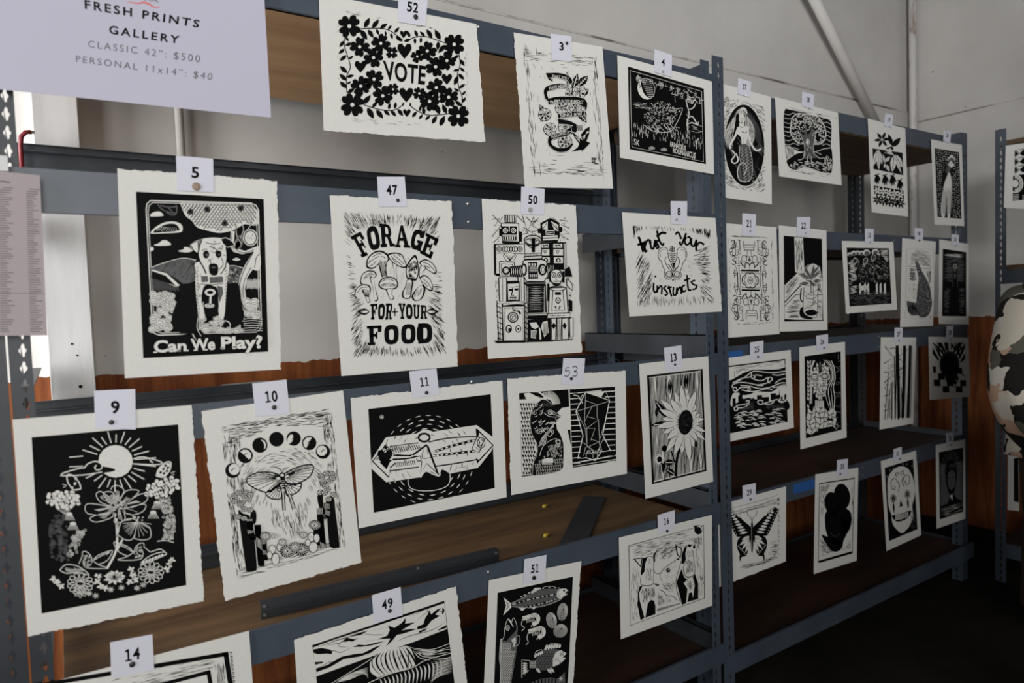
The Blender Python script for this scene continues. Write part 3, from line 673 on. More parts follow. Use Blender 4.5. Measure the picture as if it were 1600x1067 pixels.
    for k in range(26): x = r.uniform(455, 515); y = r.uniform(425, 500); a.line([(x, y), (x+r.uniform(-14, 14), y+r.uniform(-9, 9))], 2.6, 0, False)
    for p in [[(430,432),(460,440),(495,436)],[(445,450),(470,458),(480,470)],[(415,470),(425,462),(440,464)],[(440,520),(450,505),(452,530)],[(500,500),(508,530),(490,552)]]: a.line(p, 3, 0)
    a.fill([(446,532),(460,526),(480,530),(486,548),(482,574),(464,580),(448,570),(444,548)], 0, True); a.ell(465, 544, 9, 3.5, 2)
    # lettering
    for txt, q, s in [('Can', [(198,868),(345,866),(345,918),(200,925)], 0), ('We', [(362,862),(472,858),(472,912),(366,916)], 0), ('Play?', [(498,852),(682,845),(684,922),(500,926)], 0)]:
        a.textq(txt, *q, c=1, bold=.035)
    for x, y in [(205,925),(262,918),(310,918),(345,918),(385,916),(430,914),(505,906),(560,902)]: a.line([(x-9, y-3), (x+9, y-4)], 6, 1, False)

def slab(a, ch, fn, c=0, t=.27):
    """heavy slab-serif capital; fn maps unit box (v down)"""
    S = .15; L, R_ = t/2+.06, 1-t/2-.06
    st = {'F': ['V0', 'H0', 'Hm', 's0b'], 'E': ['V0', 'H0', 'Hm', 'H1']}
    def bar(x0, y0, x1, y1): a.fill([fn(x0, y0), fn((x0+x1)/2, y0), fn(x1, y0), fn(x1, y1), fn((x0+x1)/2, y1), fn(x0, y1)], c)
    def poly(p): a.fill([fn(*q) for q in p], c)
    def bowl(x0, x1, y0, y1, hole=True):
        pts = [(x0+(x1-x0)*(.5+.5*math.cos(k*math.pi/10)*(1 if abs(math.cos(k*math.pi/10)) > .3 else 1)), y0+(y1-y0)*(.5-.5*math.sin(k*math.pi/10))) for k in range(20)]
        pts = [(x0+(x1-x0)*(.5+.5*sgnp(math.cos(k*math.pi/10), .7)), y0+(y1-y0)*(.5-.5*sgnp(math.sin(k*math.pi/10), .7))) for k in range(20)]
        a.fill([fn(*q) for q in pts], c)
        if hole:
            w = (x1-x0); h = (y1-y0)
            a.fill([fn(x0+w*(.5+.17*sgnp(math.cos(k*math.pi/8), .6)), y0+h*(.5-.27*sgnp(math.sin(k*math.pi/8), .6))) for k in range(16)], 1-c if c in (0, 1) else 1)
    if ch in 'FE':
        bar(.14, 0, .14+t, 1); bar(0, 0, .95, S); bar(.72, 0, .97, .34); bar(.14, .42, .68, .42+S); bar(.58, .32, .7, .68); bar(0, 1-S, .55, 1)
        if ch == 'E': bar(0, 1-S, .95, 1); bar(.72, .66, .97, 1)
    elif ch == 'O': bowl(0, 1, 0, 1)
    elif ch in 'RD':
        if ch == 'D': bowl(-.1, .98, 0, 1); poly([(-.12, -.01), (.1, -.01), (.1, 1.01), (-.12, 1.01)]) if False else None; bar(0, 0, .36, 1); bar(0, 0, .5, S); bar(0, 1-S, .5, 1)
        else:
            bar(.1, 0, .1+t, 1); bar(0, 0, .6, S); bar(0, 1-S, .46, 1); bowl(.2, .93, 0, .58); bar(.1, 0, .1+t, 1); poly([(.5, .5), (.75, .5), (.88, .86), (1.02, .86), (1.02, 1), (.66, 1), (.55, .6)])
    elif ch == 'A': poly([(.36, 0), (.66, 0), (.9, .88), (1.0, .88), (1.0, 1), (.56, 1), (.56, .88), (.62, .88), (.58, .7), (.3, .7), (.27, .88), (.36, .88), (.36, 1), (0, 1), (0, .88), (.1, .88)]); a.fill([fn(.44, .25), fn(.54, .56), fn(.34, .56)], 1)
    elif ch == 'G': bowl(0, .95, 0, 1); a.fill([fn(.55, .36), fn(1.0, .36), fn(1.0, .52), fn(.55, .52)], 1); a.fill([fn(.5, .5), fn(1.0, .5), fn(1.0, .64), fn(.5, .64)], c); bar(.72, .5, .98, 1); bar(.76, 0, .95, .36)
    elif ch == 'Y': poly([(0, 0), (.45, 0), (.45, S), (.38, S), (.52, .4), (.66, S), (.58, S), (.58, 0), (1, 0), (1, S), (.92, S), (.66, .6), (.66, 1-S), (.8, 1-S), (.8, 1), (.24, 1), (.24, 1-S), (.38, 1-S), (.38, .6), (.08, S), (0, S)])
    elif ch == 'U': poly([(0, 0), (.44, 0), (.44, S), (.36, S), (.36, .7), (.42, .83), (.56, .83), (.64, .7), (.64, S), (.56, S), (.56, 0), (1, 0), (1, S), (.9, S), (.9, .75), (.76, .96), (.5, 1.0), (.24, .96), (.1, .75), (.1, S), (0, S)])
def sgnp(x, p): return math.copysign(abs(x)**p, x)
def a47(a):
    Q = [(112,218),(590,240),(622,935),(155,940)]
    cen = (370, 560); core = [smooth([(150,345),(300,280),(420,285),(585,360),(575,560),(540,700),(550,880),(240,880),(200,700),(165,560)])]
    a.hatch(Q, 620, 0, 42, 2.8, 0, 6, core, cen)
    for k, ch in enumerate('FORAGE'):
        bs = [((148,345),(200,318),(262,425),(205,447)), ((222,302),(278,284),(302,400),(245,418)), ((290,280),(346,284),(366,392),(298,398)), ((380,290),(420,288),(444,400),(366,396)), ((458,305),(520,318),(492,418),(438,400)), ((520,325),(584,358),(545,455),(488,425))][k]
        slab(a, ch, quadmap(bs))
    for k, ch in enumerate('FOR'): slab(a, ch, quadmap([(246+k*38,674-k),(282+k*38,673-k),(280+k*35,751),(249+k*35,752)]), t=.32)
    for k, ch in enumerate('YOUR'): slab(a, ch, quadmap([(384+k*36,670+k*3),(418+k*35,672+k*3),(419+k*35,748),(386+k*35,749)]), t=.32)
    for k, ch in enumerate('FOOD'): slab(a, ch, quadmap([(228+k*84,782-k*4),(304+k*82,779-k*4),(300+k*84,874-k*3),(234+k*82,878-k*3)]), t=.3)
    a.line([(350,714),(382,712)], 5, 0, False); a.line([(366,695),(366,734)], 5, 0, False); a.ell(366, 713, 6, c=0, n=8)
    for sx, x0 in ((1, 183), (-1, 580)): a.leaf(x0+sx*60, 712, x0, 712, 34); a.leaf(x0+sx*55, 712, x0+sx*12, 712, 14, 1); a.line([(x0-sx*6, 708), (x0+sx*20, 712), (x0+sx*45, 700)], 3)
    r = a.rnd
    def cap(P, lines=()):
        a.fill(P, 0, True)
        cx = sum(p[0] for p in P)/len(P); cy_ = sum(p[1] for p in P)/len(P)
        a.fill([(cx+(x-cx)*.86, cy_+(y-cy_)*.82) for x, y in P], 1, True)
        for l in lines: a.line(l, 3.2, 0)
    def stem(P, n=3):
        a.fill(P, 0, True); cx = sum(p[0] for p in P)/len(P); cy_ = sum(p[1] for p in P)/len(P)
        a.fill([(cx+(x-cx)*.72, cy_+(y-cy_)*.92) for x, y in P], 1, True)
    stem([(285,455),(330,460),(318,500),(330,545),(305,545),(290,500)])
    for k in range(7): a.line([(290+k*6,465),(292+k*5,500),(302+k*4,540)], 3)
    cap([(225,490),(232,450),(262,420),(300,413),(335,435),(335,462),(300,455),(285,480),(262,500),(240,502)], [[(240,470),(262,455),(290,440)],[(245,488),(262,478),(275,462)],[(255,445),(280,430),(300,430)],[(300,440),(320,450)],[(236,480),(246,460)]])
    stem([(352,470),(378,470),(372,510),(376,555),(362,558),(362,510)])
    cap([(330,430),(370,422),(400,432),(412,455),(425,490),(410,498),(385,490),(360,475),(340,455)], [[(345,440),(370,460),(400,485)],[(360,435),(385,455),(412,480)],[(380,432),(395,445)],[(350,450),(375,475)]])
    cap([(195,570),(205,530),(235,510),(268,515),(276,535),(262,545),(235,540),(215,560),(205,578)], [[(212,555),(228,530),(255,522)],[(220,548),(240,532),(265,530)]])
    stem([(242,545),(258,545),(268,590),(284,650),(266,658),(258,600)])
    cap([(168,640),(172,605),(200,580),(235,580),(248,600),(240,615),(205,605),(185,625),(180,648)], [[(180,620),(200,596),(232,592)]])
    stem([(205,605),(245,612),(235,635),(245,660),(232,668),(220,640)])
    for k in range(6): a.line([(205+k*6,612),(218+k*4,628),(228+k*2,640)], 2.6)
    cap([(284,580),(300,552),(335,540),(368,550),(382,575),(372,598),(335,605),(300,600)], [[(300,565),(330,552),(362,562)],[(296,582),(335,572),(372,582)]])
    for k in range(9): a.line([(298+k*9,590),(310+k*6,578)], 2.6)
    stem([(322,602),(352,600),(350,625),(362,645),(345,655),(332,632)])
    cap([(425,550),(418,510),(430,470),(465,433),(480,480),(480,530),(468,560),(445,555)])
    for k in range(34): 
        x, y = r.uniform(428, 474), r.uniform(470, 550); a.ring(x, y, 6, 4, 3.2, 0, r.uniform(0, 90), 6)
    stem([(425,556),(455,558),(450,600),(440,645),(405,645),(400,620),(415,590)], 3)
    for k in range(5): a.line([(425+k*5,570),(418+k*5,630)], 2)
    cap([(485,470),(515,455),(550,475),(570,510),(560,528),(530,510),(500,490)], [[(500,470),(530,480),(560,512)],[(510,485),(540,500)]])
    stem([(490,490),(520,495),(500,520),(490,550),(482,530)])
    cap([(488,545),(510,532),(535,550),(552,590),(545,612),(520,600),(500,575)], [[(500,550),(525,570),(545,600)],[(505,565),(525,590)]])
    stem([(448,632),(470,600),(500,580),(515,600),(500,645),(470,660),(452,652)])
    for k in range(6): a.line([(462+k*7,612-k*3),(460+k*6,640-k*2)], 2)
    for p in [[(305,615),(312,640)],[(300,635),(308,655)],[(388,628),(378,652)],[(520,635),(512,658)],[(530,640),(520,660)],[(200,650),(210,668)],[(415,455),(425,470)],[(430,445),(436,462)],[(400,520),(396,560)],[(408,515),(404,555)],[(345,490),(352,520)],[(340,505),(346,530)],[(572,530),(560,540)],[(392,560),(400,590)],[(560,520),(578,535)]]: a.line(p, 3.5, 0, False, 1)
def boxl(a, q, w=4, c=0, f=None):
    """outlined quad; q = (x0,y0,x1,y1) or four points"""
    if len(q) == 4 and not isinstance(q[0], tuple): q = [(q[0], q[1]), (q[2], q[1]), (q[2], q[3]), (q[0], q[3])]
    if f is not None: a.fill(q, f)
    a.line(list(q)+[q[0]], w, c, sm=False)
def a50(a):
    r = a.rnd
    Q = [(103,195),(548,215),(565,922),(130,940)]
    # zigzag sparks behind
    for pts in [[(105,230),(150,225),(120,270),(160,265),(105,330),(150,330),(112,365)],[(108,205),(150,250),(165,215)],[(250,210),(290,250),(280,210),(310,300),(345,215),(355,250)],[(265,320),(310,310),(285,275),(330,305),(380,290),(330,265),(370,225)],[(495,235),(545,240),(500,262),(548,280),(520,290),(548,310),(500,320),(548,350)],[(300,215),(330,245),(372,240)]]:
        a.line(pts, 4.5, 0, False)
    a.hatch(Q[:2]+[(550,370),(110,370)], 60, 70, 26, 3, 0, 30)
    a.hatch([(540,560),(565,560),(565,920),(540,920)], 30, 40, 24, 4, 0, 20); a.hatch([(118,560),(140,560),(150,930),(132,930)], 40, 80, 24, 4, 0, 20)
    # robot A (upper left)
    boxl(a, [(118,375),(292,372),(296,560),(120,548)], 7, 0, 1); a.fill([(118,376),(128,376),(130,540),(118,540)], 0); a.fill([(120,540),(200,548),(200,562),(130,556)], 0)
    a.fill([(172,205),(244,205),(244,250),(178,250)], 0)
    for k in range(7): a.line([(180+k*10,208),(183+k*9,246)], 4, 1, False)
    boxl(a, [(158,252),(258,254),(262,370),(165,366)], 6, 0, 1); a.fill([(146,285),(160,285),(162,330),(146,325)], 0); a.fill([(262,298),(278,302),(278,360),(262,360)], 0)
    for x in (182, 228): boxl(a, (x-19,272,x+18,318), 4, 0, 0); a.ell(x, 295, 15, c=1); a.ring(x, 295, 9, w=4); a.ell(x, 295, 4, c=0)
    a.fill([(200,300),(212,300),(212,318),(198,318)], 0)
    boxl(a, (168,326,245,350), 5, 0, 1)
    for k in range(6): a.fill([(172+k*13,330),(180+k*13,330),(180+k*13,347),(172+k*13,347)], 0)
    a.fill([(165,354),(262,358),(262,372),(168,370)], 0)
    a.fill([(132,382),(285,385),(285,424),(135,420)], 1)
    for x in (146, 265): a.ring(x, 402, 14, w=5); a.ring(x, 402, 6, w=4)
    for k in range(6): a.ring(172+k*14, 402, 7, 15, 5)
    a.line([(130,424),(285,428)], 4, 0, False)
    P = [(168,440),(182,426),(210,422),(232,428),(246,442),(228,470),(190,472)]; a.fill(P, 1); a.line(P+[P[0]], 3, 0, False)
    for k in range(6): a.line([(208, 470), (176+k*13, 432-abs(k-3)*2+4)], 3, 0, False)
    boxl(a, [(148,474),(232,478),(234,560),(148,556)], 6, 0, 1); boxl(a, [(158,486),(222,490),(222,552),(158,548)], 4, 0, 1)
    a.ell(185, 525, 24, 24, 0); a.ell(185, 525, 14, 14, 1); a.ring(185, 525, 9, w=2)
    # concertina arms
    a.fill([(205,502),(290,492),(292,566),(208,560)], 0)
    for k in range(7): a.line([(212+k*11,502),(218+k*11,530),(212+k*11,558)], 3.2, 1, True, 1)
    # robot C (upper right)
    a.fill([(382,252),(440,222),(492,250),(494,330),(480,362),(392,360),(385,320)], 0)
    a.fill([(392,262),(424,242),(424,292),(396,288)], 1); a.line([(398,285),(420,250)], 3, 0, False); a.fill([(442,240),(484,262),(486,300),(462,292)], 1); a.line([(446,250),(480,290)], 4, 0, False); a.line([(470,262),(484,296)], 3, 0, False)
    boxl(a, (414,296,462,318), 5, 1, 0); a.line([(420,310),(456,306)], 3, 1, False)
    a.fill([(396,328),(480,322),(486,348),(396,352)], 1); a.line([(396,340),(484,336)], 5, 0, False)
    a.fill([(366,285),(384,280),(386,312),(368,310)], 0); a.fill([(492,272),(508,276),(506,304),(492,306)], 0)
    a.fill([(386,362),(530,362),(534,520),(390,520)], 0)
    for (x0, y0, x1, y1) in [(388,370,430,395),(455,370,508,396),(390,402,434,440),(455,402,512,440),(392,448,436,482),(458,448,512,484)]:
        boxl(a, (x0,y0,x1,y1), 3, 0, 1)
    for x, y in ((410,382),(482,382)): a.line([(x-16,y-4),(x-6,y),(x+8,y-2),(x+16,y+5)], 6); a.line([(x-14,y+6),(x+14,y-6)], 4, 0, False)
    for x, y in ((408,420),(480,420)): a.fill([(x-12,y-10),(x+12,y-10),(x,y+12)], 0); a.fill([(x-6,y-6),(x+6,y-6),(x,y+5)], 1)
    for x, y in ((412,466),(484,466)): a.ring(x, y, 11, w=5); a.line([(x-14,y+10),(x,y-12),(x+14,y+8)], 4, 0, False)
    a.fill([(515,370),(526,370),(530,515),(518,515)], 1); a.line([(520,372),(524,512)], 3, 0, False)
    # centre robot
    a.ring(338, 352, 50, 30, 6); a.ring(338, 356, 40, 20, 3); a.line([(290,350),(340,345),(388,360)], 3); a.fill([(330,340),(352,340),(350,420),(332,420)], 0)
    a.line([(300,372),(335,395),(378,372)], 5); 
    a.fill([(290,425),(385,420),(390,450),(292,458)], 1); boxl(a, [(290,428),(388,424),(388,440),(290,444)], 4, 0); boxl(a, [(286,446),(392,440),(392,456),(286,460)], 4, 0)
    for k in range(12): a.line([(294+k*8,428),(295+k*8,442)], 3, 0, False)
    for k in range(20): a.ell(292+k*5, 450-k*.2, 1.6, c=0, n=5)
    a.fill([(282,470),(300,462),(390,460),(420,472),(425,560),(400,592),(300,590),(278,560)], 1); a.line([(282,470),(276,520),(285,560),(302,588),(400,590),(420,560),(424,500),(412,470),(390,462),(300,464),(282,470)], 6, 0, False)
    a.fill([(310,478),(362,476),(368,572),(312,574)], 0)
    for x, y in ((318,490),(334,490),(350,490)): a.fill([(x-4,y-6),(x+5,y-6),(x+5,y+7),(x-4,y+7)], 1)
    for k in range(4): a.line([(318,505+k*9),(360,504+k*9)], 3 if k != 2 else 6, 1, False)
    for k in range(4): a.fill([(320+k*11,546),(326+k*11,546),(326+k*11,562),(320+k*11,562)], 1)
    a.ell(392, 520, 26, 34, 0); a.ell(394, 520, 14, 24, 1); a.ring(395, 520, 8, 16, 3)
    a.ell(288, 520, 16, 36, 0); a.ell(286, 520, 8, 26, 1)
    a.fill([(412,490),(460,488),(452,570),(420,574)], 0)
    for k in range(5): a.line([(418+k*9,492),(424+k*8,530),(418+k*9,568)], 2.6, 1, True, 1)
    a.fill([(288,592),(412,590),(408,606),(292,606)], 0); a.line([(300,598),(404,597)], 3, 1, False)
    a.fill([(298,606),(412,604),(418,808),(302,804)], 0)
    for k in range(14): y = 622+k*10; a.line([(312+(k*7) % 9,y),(350,y-4),(398-(k*5) % 14,y-2)], 2, 1, True, 1)
    for x in (306, 404): 
        for k in range(16): a.ring(x, 620+k*9.5, 4, 3, 2, 1, 0, 6)
    a.fill([(300,770),(425,766),(426,780),(302,784)], 1); a.line([(300,776),(425,772)], 4, 0, False)
    a.fill([(304,808),(438,800),(440,926),(306,928)], 0)
    for P in ([(318,825),(356,822),(372,848),(350,862),(330,852)],[(326,868),(360,870),(354,916),(326,912)],[(392,822),(420,812),(428,880),(402,908),(384,850)],[(372,850),(380,856),(386,918),(376,922)]): a.fill(P, 1)
    for k in range(6): a.line([(332+k*5,872),(334+k*4,910)], 2.4, 0, False); a.line([(394+k*6,826),(400+k*4,895)], 2.4, 0, False)
    # robot D (lower left)
    boxl(a, [(140,565),(186,568),(186,706),(146,702)], 6, 0, 1); boxl(a, [(250,560),(286,562),(288,700),(254,702)], 6, 0, 1)
    a.line([(162,572),(164,700)], 3, 0, False); a.line([(268,566),(270,698)], 3, 0, False)
    a.fill([(186,585),(260,585),(262,700),(190,704)], 0); boxl(a, [(190,600),(256,598),(254,694),(194,696)], 4, 0, 1)
    for q in ((198,630,218,642),(230,628,252,640)): a.fill([(q[0],q[1]),(q[2],q[1]-1),(q[2],q[3]),(q[0],q[3])], 0)
    a.line([(222,622),(214,668),(228,668)], 6, 0, False); boxl(a, (206,678,242,696), 5, 0, 1)
    for k in range(4): a.line([(212+k*8,680),(212+k*8,694)], 3, 0, False)
    a.line([(196,618),(216,622)], 3, 0, False); a.line([(228,620),(252,616)], 3, 0, False)
    a.fill([(212,585),(240,583),(238,600),(214,600)], 0)
    a.fill([(128,716),(306,708),(304,728),(130,732)], 0); a.line([(165,722),(240,714),(296,718)], 7, 1)
    boxl(a, [(160,732),(288,730),(288,938),(168,938)], 5, 0, 1)
    for k in range(26): a.ell(172+.2*k, 745+k*7.3, 2.6, c=0, n=5); a.ell(280, 742+k*7.3, 2.6, c=0, n=5)
    for k in range(15): a.ell(176+k*7, 742, 2.6, c=0, n=5); a.ell(180+k*7, 930, 2.6, c=0, n=5)
    a.ring(222, 794, 28, w=7); a.ring(222, 794, 17, w=4); a.line([(205,812),(222,794),(238,780)], 4, 0, False); a.line([(222,794),(210,780)], 3, 0, False)
    a.line([(222,735),(228,752),(252,758),(266,775)], 12, 0); a.line([(224,738),(230,750),(252,757)], 3, 1)
    a.ring(198, 860, 15, 20, 7); a.ell(202, 865, 8, 10, c=0); a.ring(252, 860, 15, 19, 5); a.ell(252, 860, 6, c=0)
    for q in ([(130,716),(158,716),(162,930),(142,938)], [(290,712),(306,712),(308,935),(292,935)]):
        boxl(a, q, 5, 0, 1)
        for k in range(7): a.line([(q[0][0]+2,730+k*30),(q[1][0],742+k*30)], 5, 0, False)
        a.line([(sum(p[0] for p in q)/4-2,735),(sum(p[0] for p in q)/4+2,925)], 4, 0, False)
    # robot E (lower right)
    a.ell(470, 560, 40, 46, 0); a.ell(470, 560, 34, 40, 1); a.fill([(428,530),(440,530),(440,590),(430,590)], 0); a.fill([(506,528),(518,532),(518,595),(504,592)], 0)
    for x in (456, 488): a.ring(x, 550, 11, 14, 5); a.ell(x, 551, 4, 6, c=0)
    a.line([(472,558),(466,578),(476,578)], 4, 0, False); boxl(a, (456,586,490,600), 4, 0, 1)
    for k in range(3): a.line([(464+k*8,586),(464+k*8,600)], 2, 0, False)
    a.line([(450,600),(470,610),(496,600)], 7)
    boxl(a, [(430,625),(528,622),(538,768),(426,772)], 7, 0, 1); a.ring(478, 628, 44, 14, 5); boxl(a, [(450,642),(508,640),(518,752),(444,756)], 5, 0, 1)
    boxl(a, (464,650,496,664), 4, 0, 0); a.ring(480, 697, 13, 15, 6); a.ell(480, 697, 5, c=0); a.line([(462,730),(470,748)], 5); a.line([(490,728),(484,748)], 5); a.ell(468, 732, 4, c=0, n=6); a.ell(492, 732, 4, c=0, n=6)
    boxl(a, [(420,772),(545,768),(548,796),(420,800)], 6, 0, 1); a.line([(430,786),(520,784)], 2, 0, False)
    for k in range(3): a.ell(450+k*32, 784, 3.5, c=0, n=6)
    boxl(a, [(440,800),(470,800),(466,922),(444,922)], 5, 0, 1); boxl(a, [(502,800),(536,798),(540,918),(504,920)], 5, 0, 1); boxl(a, [(474,800),(500,800),(494,920),(476,920)], 4, 0, 1)
    for x in (455, 517): a.fill([(x,822),(x+13,843),(x,864),(x-13,843)], 0)
    a.line([(486,806),(485,915)], 3, 0, False)
    for q in ([(530,570),(560,600),(562,640),(530,610)], [(545,800),(566,795),(566,905),(548,910)]): boxl(a, q, 5, 0, 1)
    a.fill([(518,520),(545,500),(562,560),(520,560)], 0); a.fill([(538,690),(562,700),(562,760),(545,760)], 0); a.fill([(418,600),(430,600),(428,700),(418,700)], 0)
    a.fill([(110,928),(450,924),(450,932),(130,942)], 0); a.line([(440,928),(565,920)], 5, 0, False)

def a8(a):
    Q = [(152,270),(800,300),(830,945),(190,965)]; r = a.rnd
    core = smooth([(175,330),(300,300),(480,330),(620,320),(770,400),(700,480),(640,520),(720,640),(720,800),(600,880),(470,890),(320,850),(300,700),(340,560),(240,520),(180,480)])
    a.hatch([(152,270),(800,300),(800,400),(620,330),(440,330),(155,400)], 120, 80, 55, 4, 0, 10, [core])
    a.hatch([(155,400),(250,520),(330,600),(330,930),(190,960)], 110, -62, 95, 4, 0, 5, [core])
    a.hatch([(640,500),(798,440),(828,940),(700,870),(640,620)], 110, 0, 60, 4.5, 0, 8, [core], (480,600))
    a.hatch([(190,860),(830,850),(830,945),(190,965)], 100, 82, 60, 2.6, 0, 8, [core])
    a.hatch([(330,530),(700,530),(640,760),(380,760)], 60, 0, 26, 2, 0, 15, None, (490,600))
    W = 21
    for p in [[(200,372),(222,430),(240,500)],[(192,440),(235,428),(262,412)],[(240,420),(252,470),(255,495)],[(252,455),(272,405),(290,402),(296,430)],[(298,400),(305,460),(325,470),(340,398)],[(340,400),(345,460)],[(372,400),(350,415),(362,440),(368,462),(346,470)],[(354,322),(372,400),(398,440),(412,425)],[(350,372),(395,340),(432,346)]]: a.line(p, W if len(p) < 4 else 17)
    a.line([(250,500),(262,498),(275,486)], 14)
    for p in [[(508,355),(525,335),(541,352),(556,392)],[(598,342),(578,392),(560,436),(545,430),(548,412)],[(600,375),(585,408),(600,440),(630,420),(632,385),(608,370)],[(640,385),(640,435),(662,450),(682,400)],[(682,395),(680,470),(684,490)],[(684,450),(710,420),(748,438)]]: a.line(p, 17)
    for p in [[(328,755),(325,810),(338,838),(358,815)],[(358,778),(356,838)],[(358,815),(385,782),(395,800),(392,855)],[(432,780),(412,800),(428,822),(442,848),(418,862)],[(452,780),(470,850),(480,870)],[(440,802),(478,790)],[(492,790),(490,850),(512,855),(520,800)],[(520,795),(522,852)],[(525,820),(548,790),(556,840),(556,850)],[(588,775),(565,790),(570,830),(600,818)],[(604,690),(612,790),(622,820),(640,812)],[(580,738),(630,720)],[(672,735),(640,750),(662,772),(686,780),(675,805),(650,812)]]: a.line(p, 15)
    a.ell(341, 703, 9, c=0, n=8); a.ell(488, 733, 9, 7, c=0, n=8)
    # pelvis
    Lw = [(445,492),(430,465),(400,460),(372,482),(364,520),(372,560),(392,575),(394,600),(408,630),(420,658),(414,690),(425,715),(455,728),(478,712),(484,670),(470,655),(452,640),(430,600),(420,570),(428,545),(445,540)]
    Rw = [(518,492),(540,462),(575,462),(598,490),(602,530),(586,572),(570,590),(562,625),(548,655),(556,690),(545,715),(515,728),(495,712),(488,670),(505,655),(525,630),(540,590),(538,560),(522,540)]
    a.fill(Lw, 1, True); a.fill(Rw, 1, True)
    a.line(Lw, 5.5); a.line(Rw, 5.5)
    a.line([(385,540),(378,505),(398,480),(425,478)], 4); a.line([(590,545),(592,505),(572,480),(548,480)], 4)
    a.ring(454, 686, 26, 24, 7); a.ring(521, 686, 24, 24, 7); a.ring(454, 686, 12, 13, 2); a.ring(521, 688, 11, 12, 2)
    a.fill([(446,500),(520,498),(515,540),(505,590),(492,640),(478,600),(452,545)], 1, True)
    a.line([(446,500),(450,540),(470,590),(492,640),(505,590),(518,545),(522,500)], 6)
    for k in range(5): a.line([(452+k*4,508+k*16),(484,518+k*16),(518-k*4,508+k*16)], 6)
    a.fill([(478,590),(502,590),(492,636)], 0)
    a.line([(450,600),(475,640),(492,655),(520,625)], 6)
    for k in range(3): a.line([(460,462+k*14),(480,456+k*14),(500,464+k*14)], 6); 
    a.line([(480,450),(480,498)], 5); a.line([(462,470),(466,495),(500,495),(498,465)], 5)

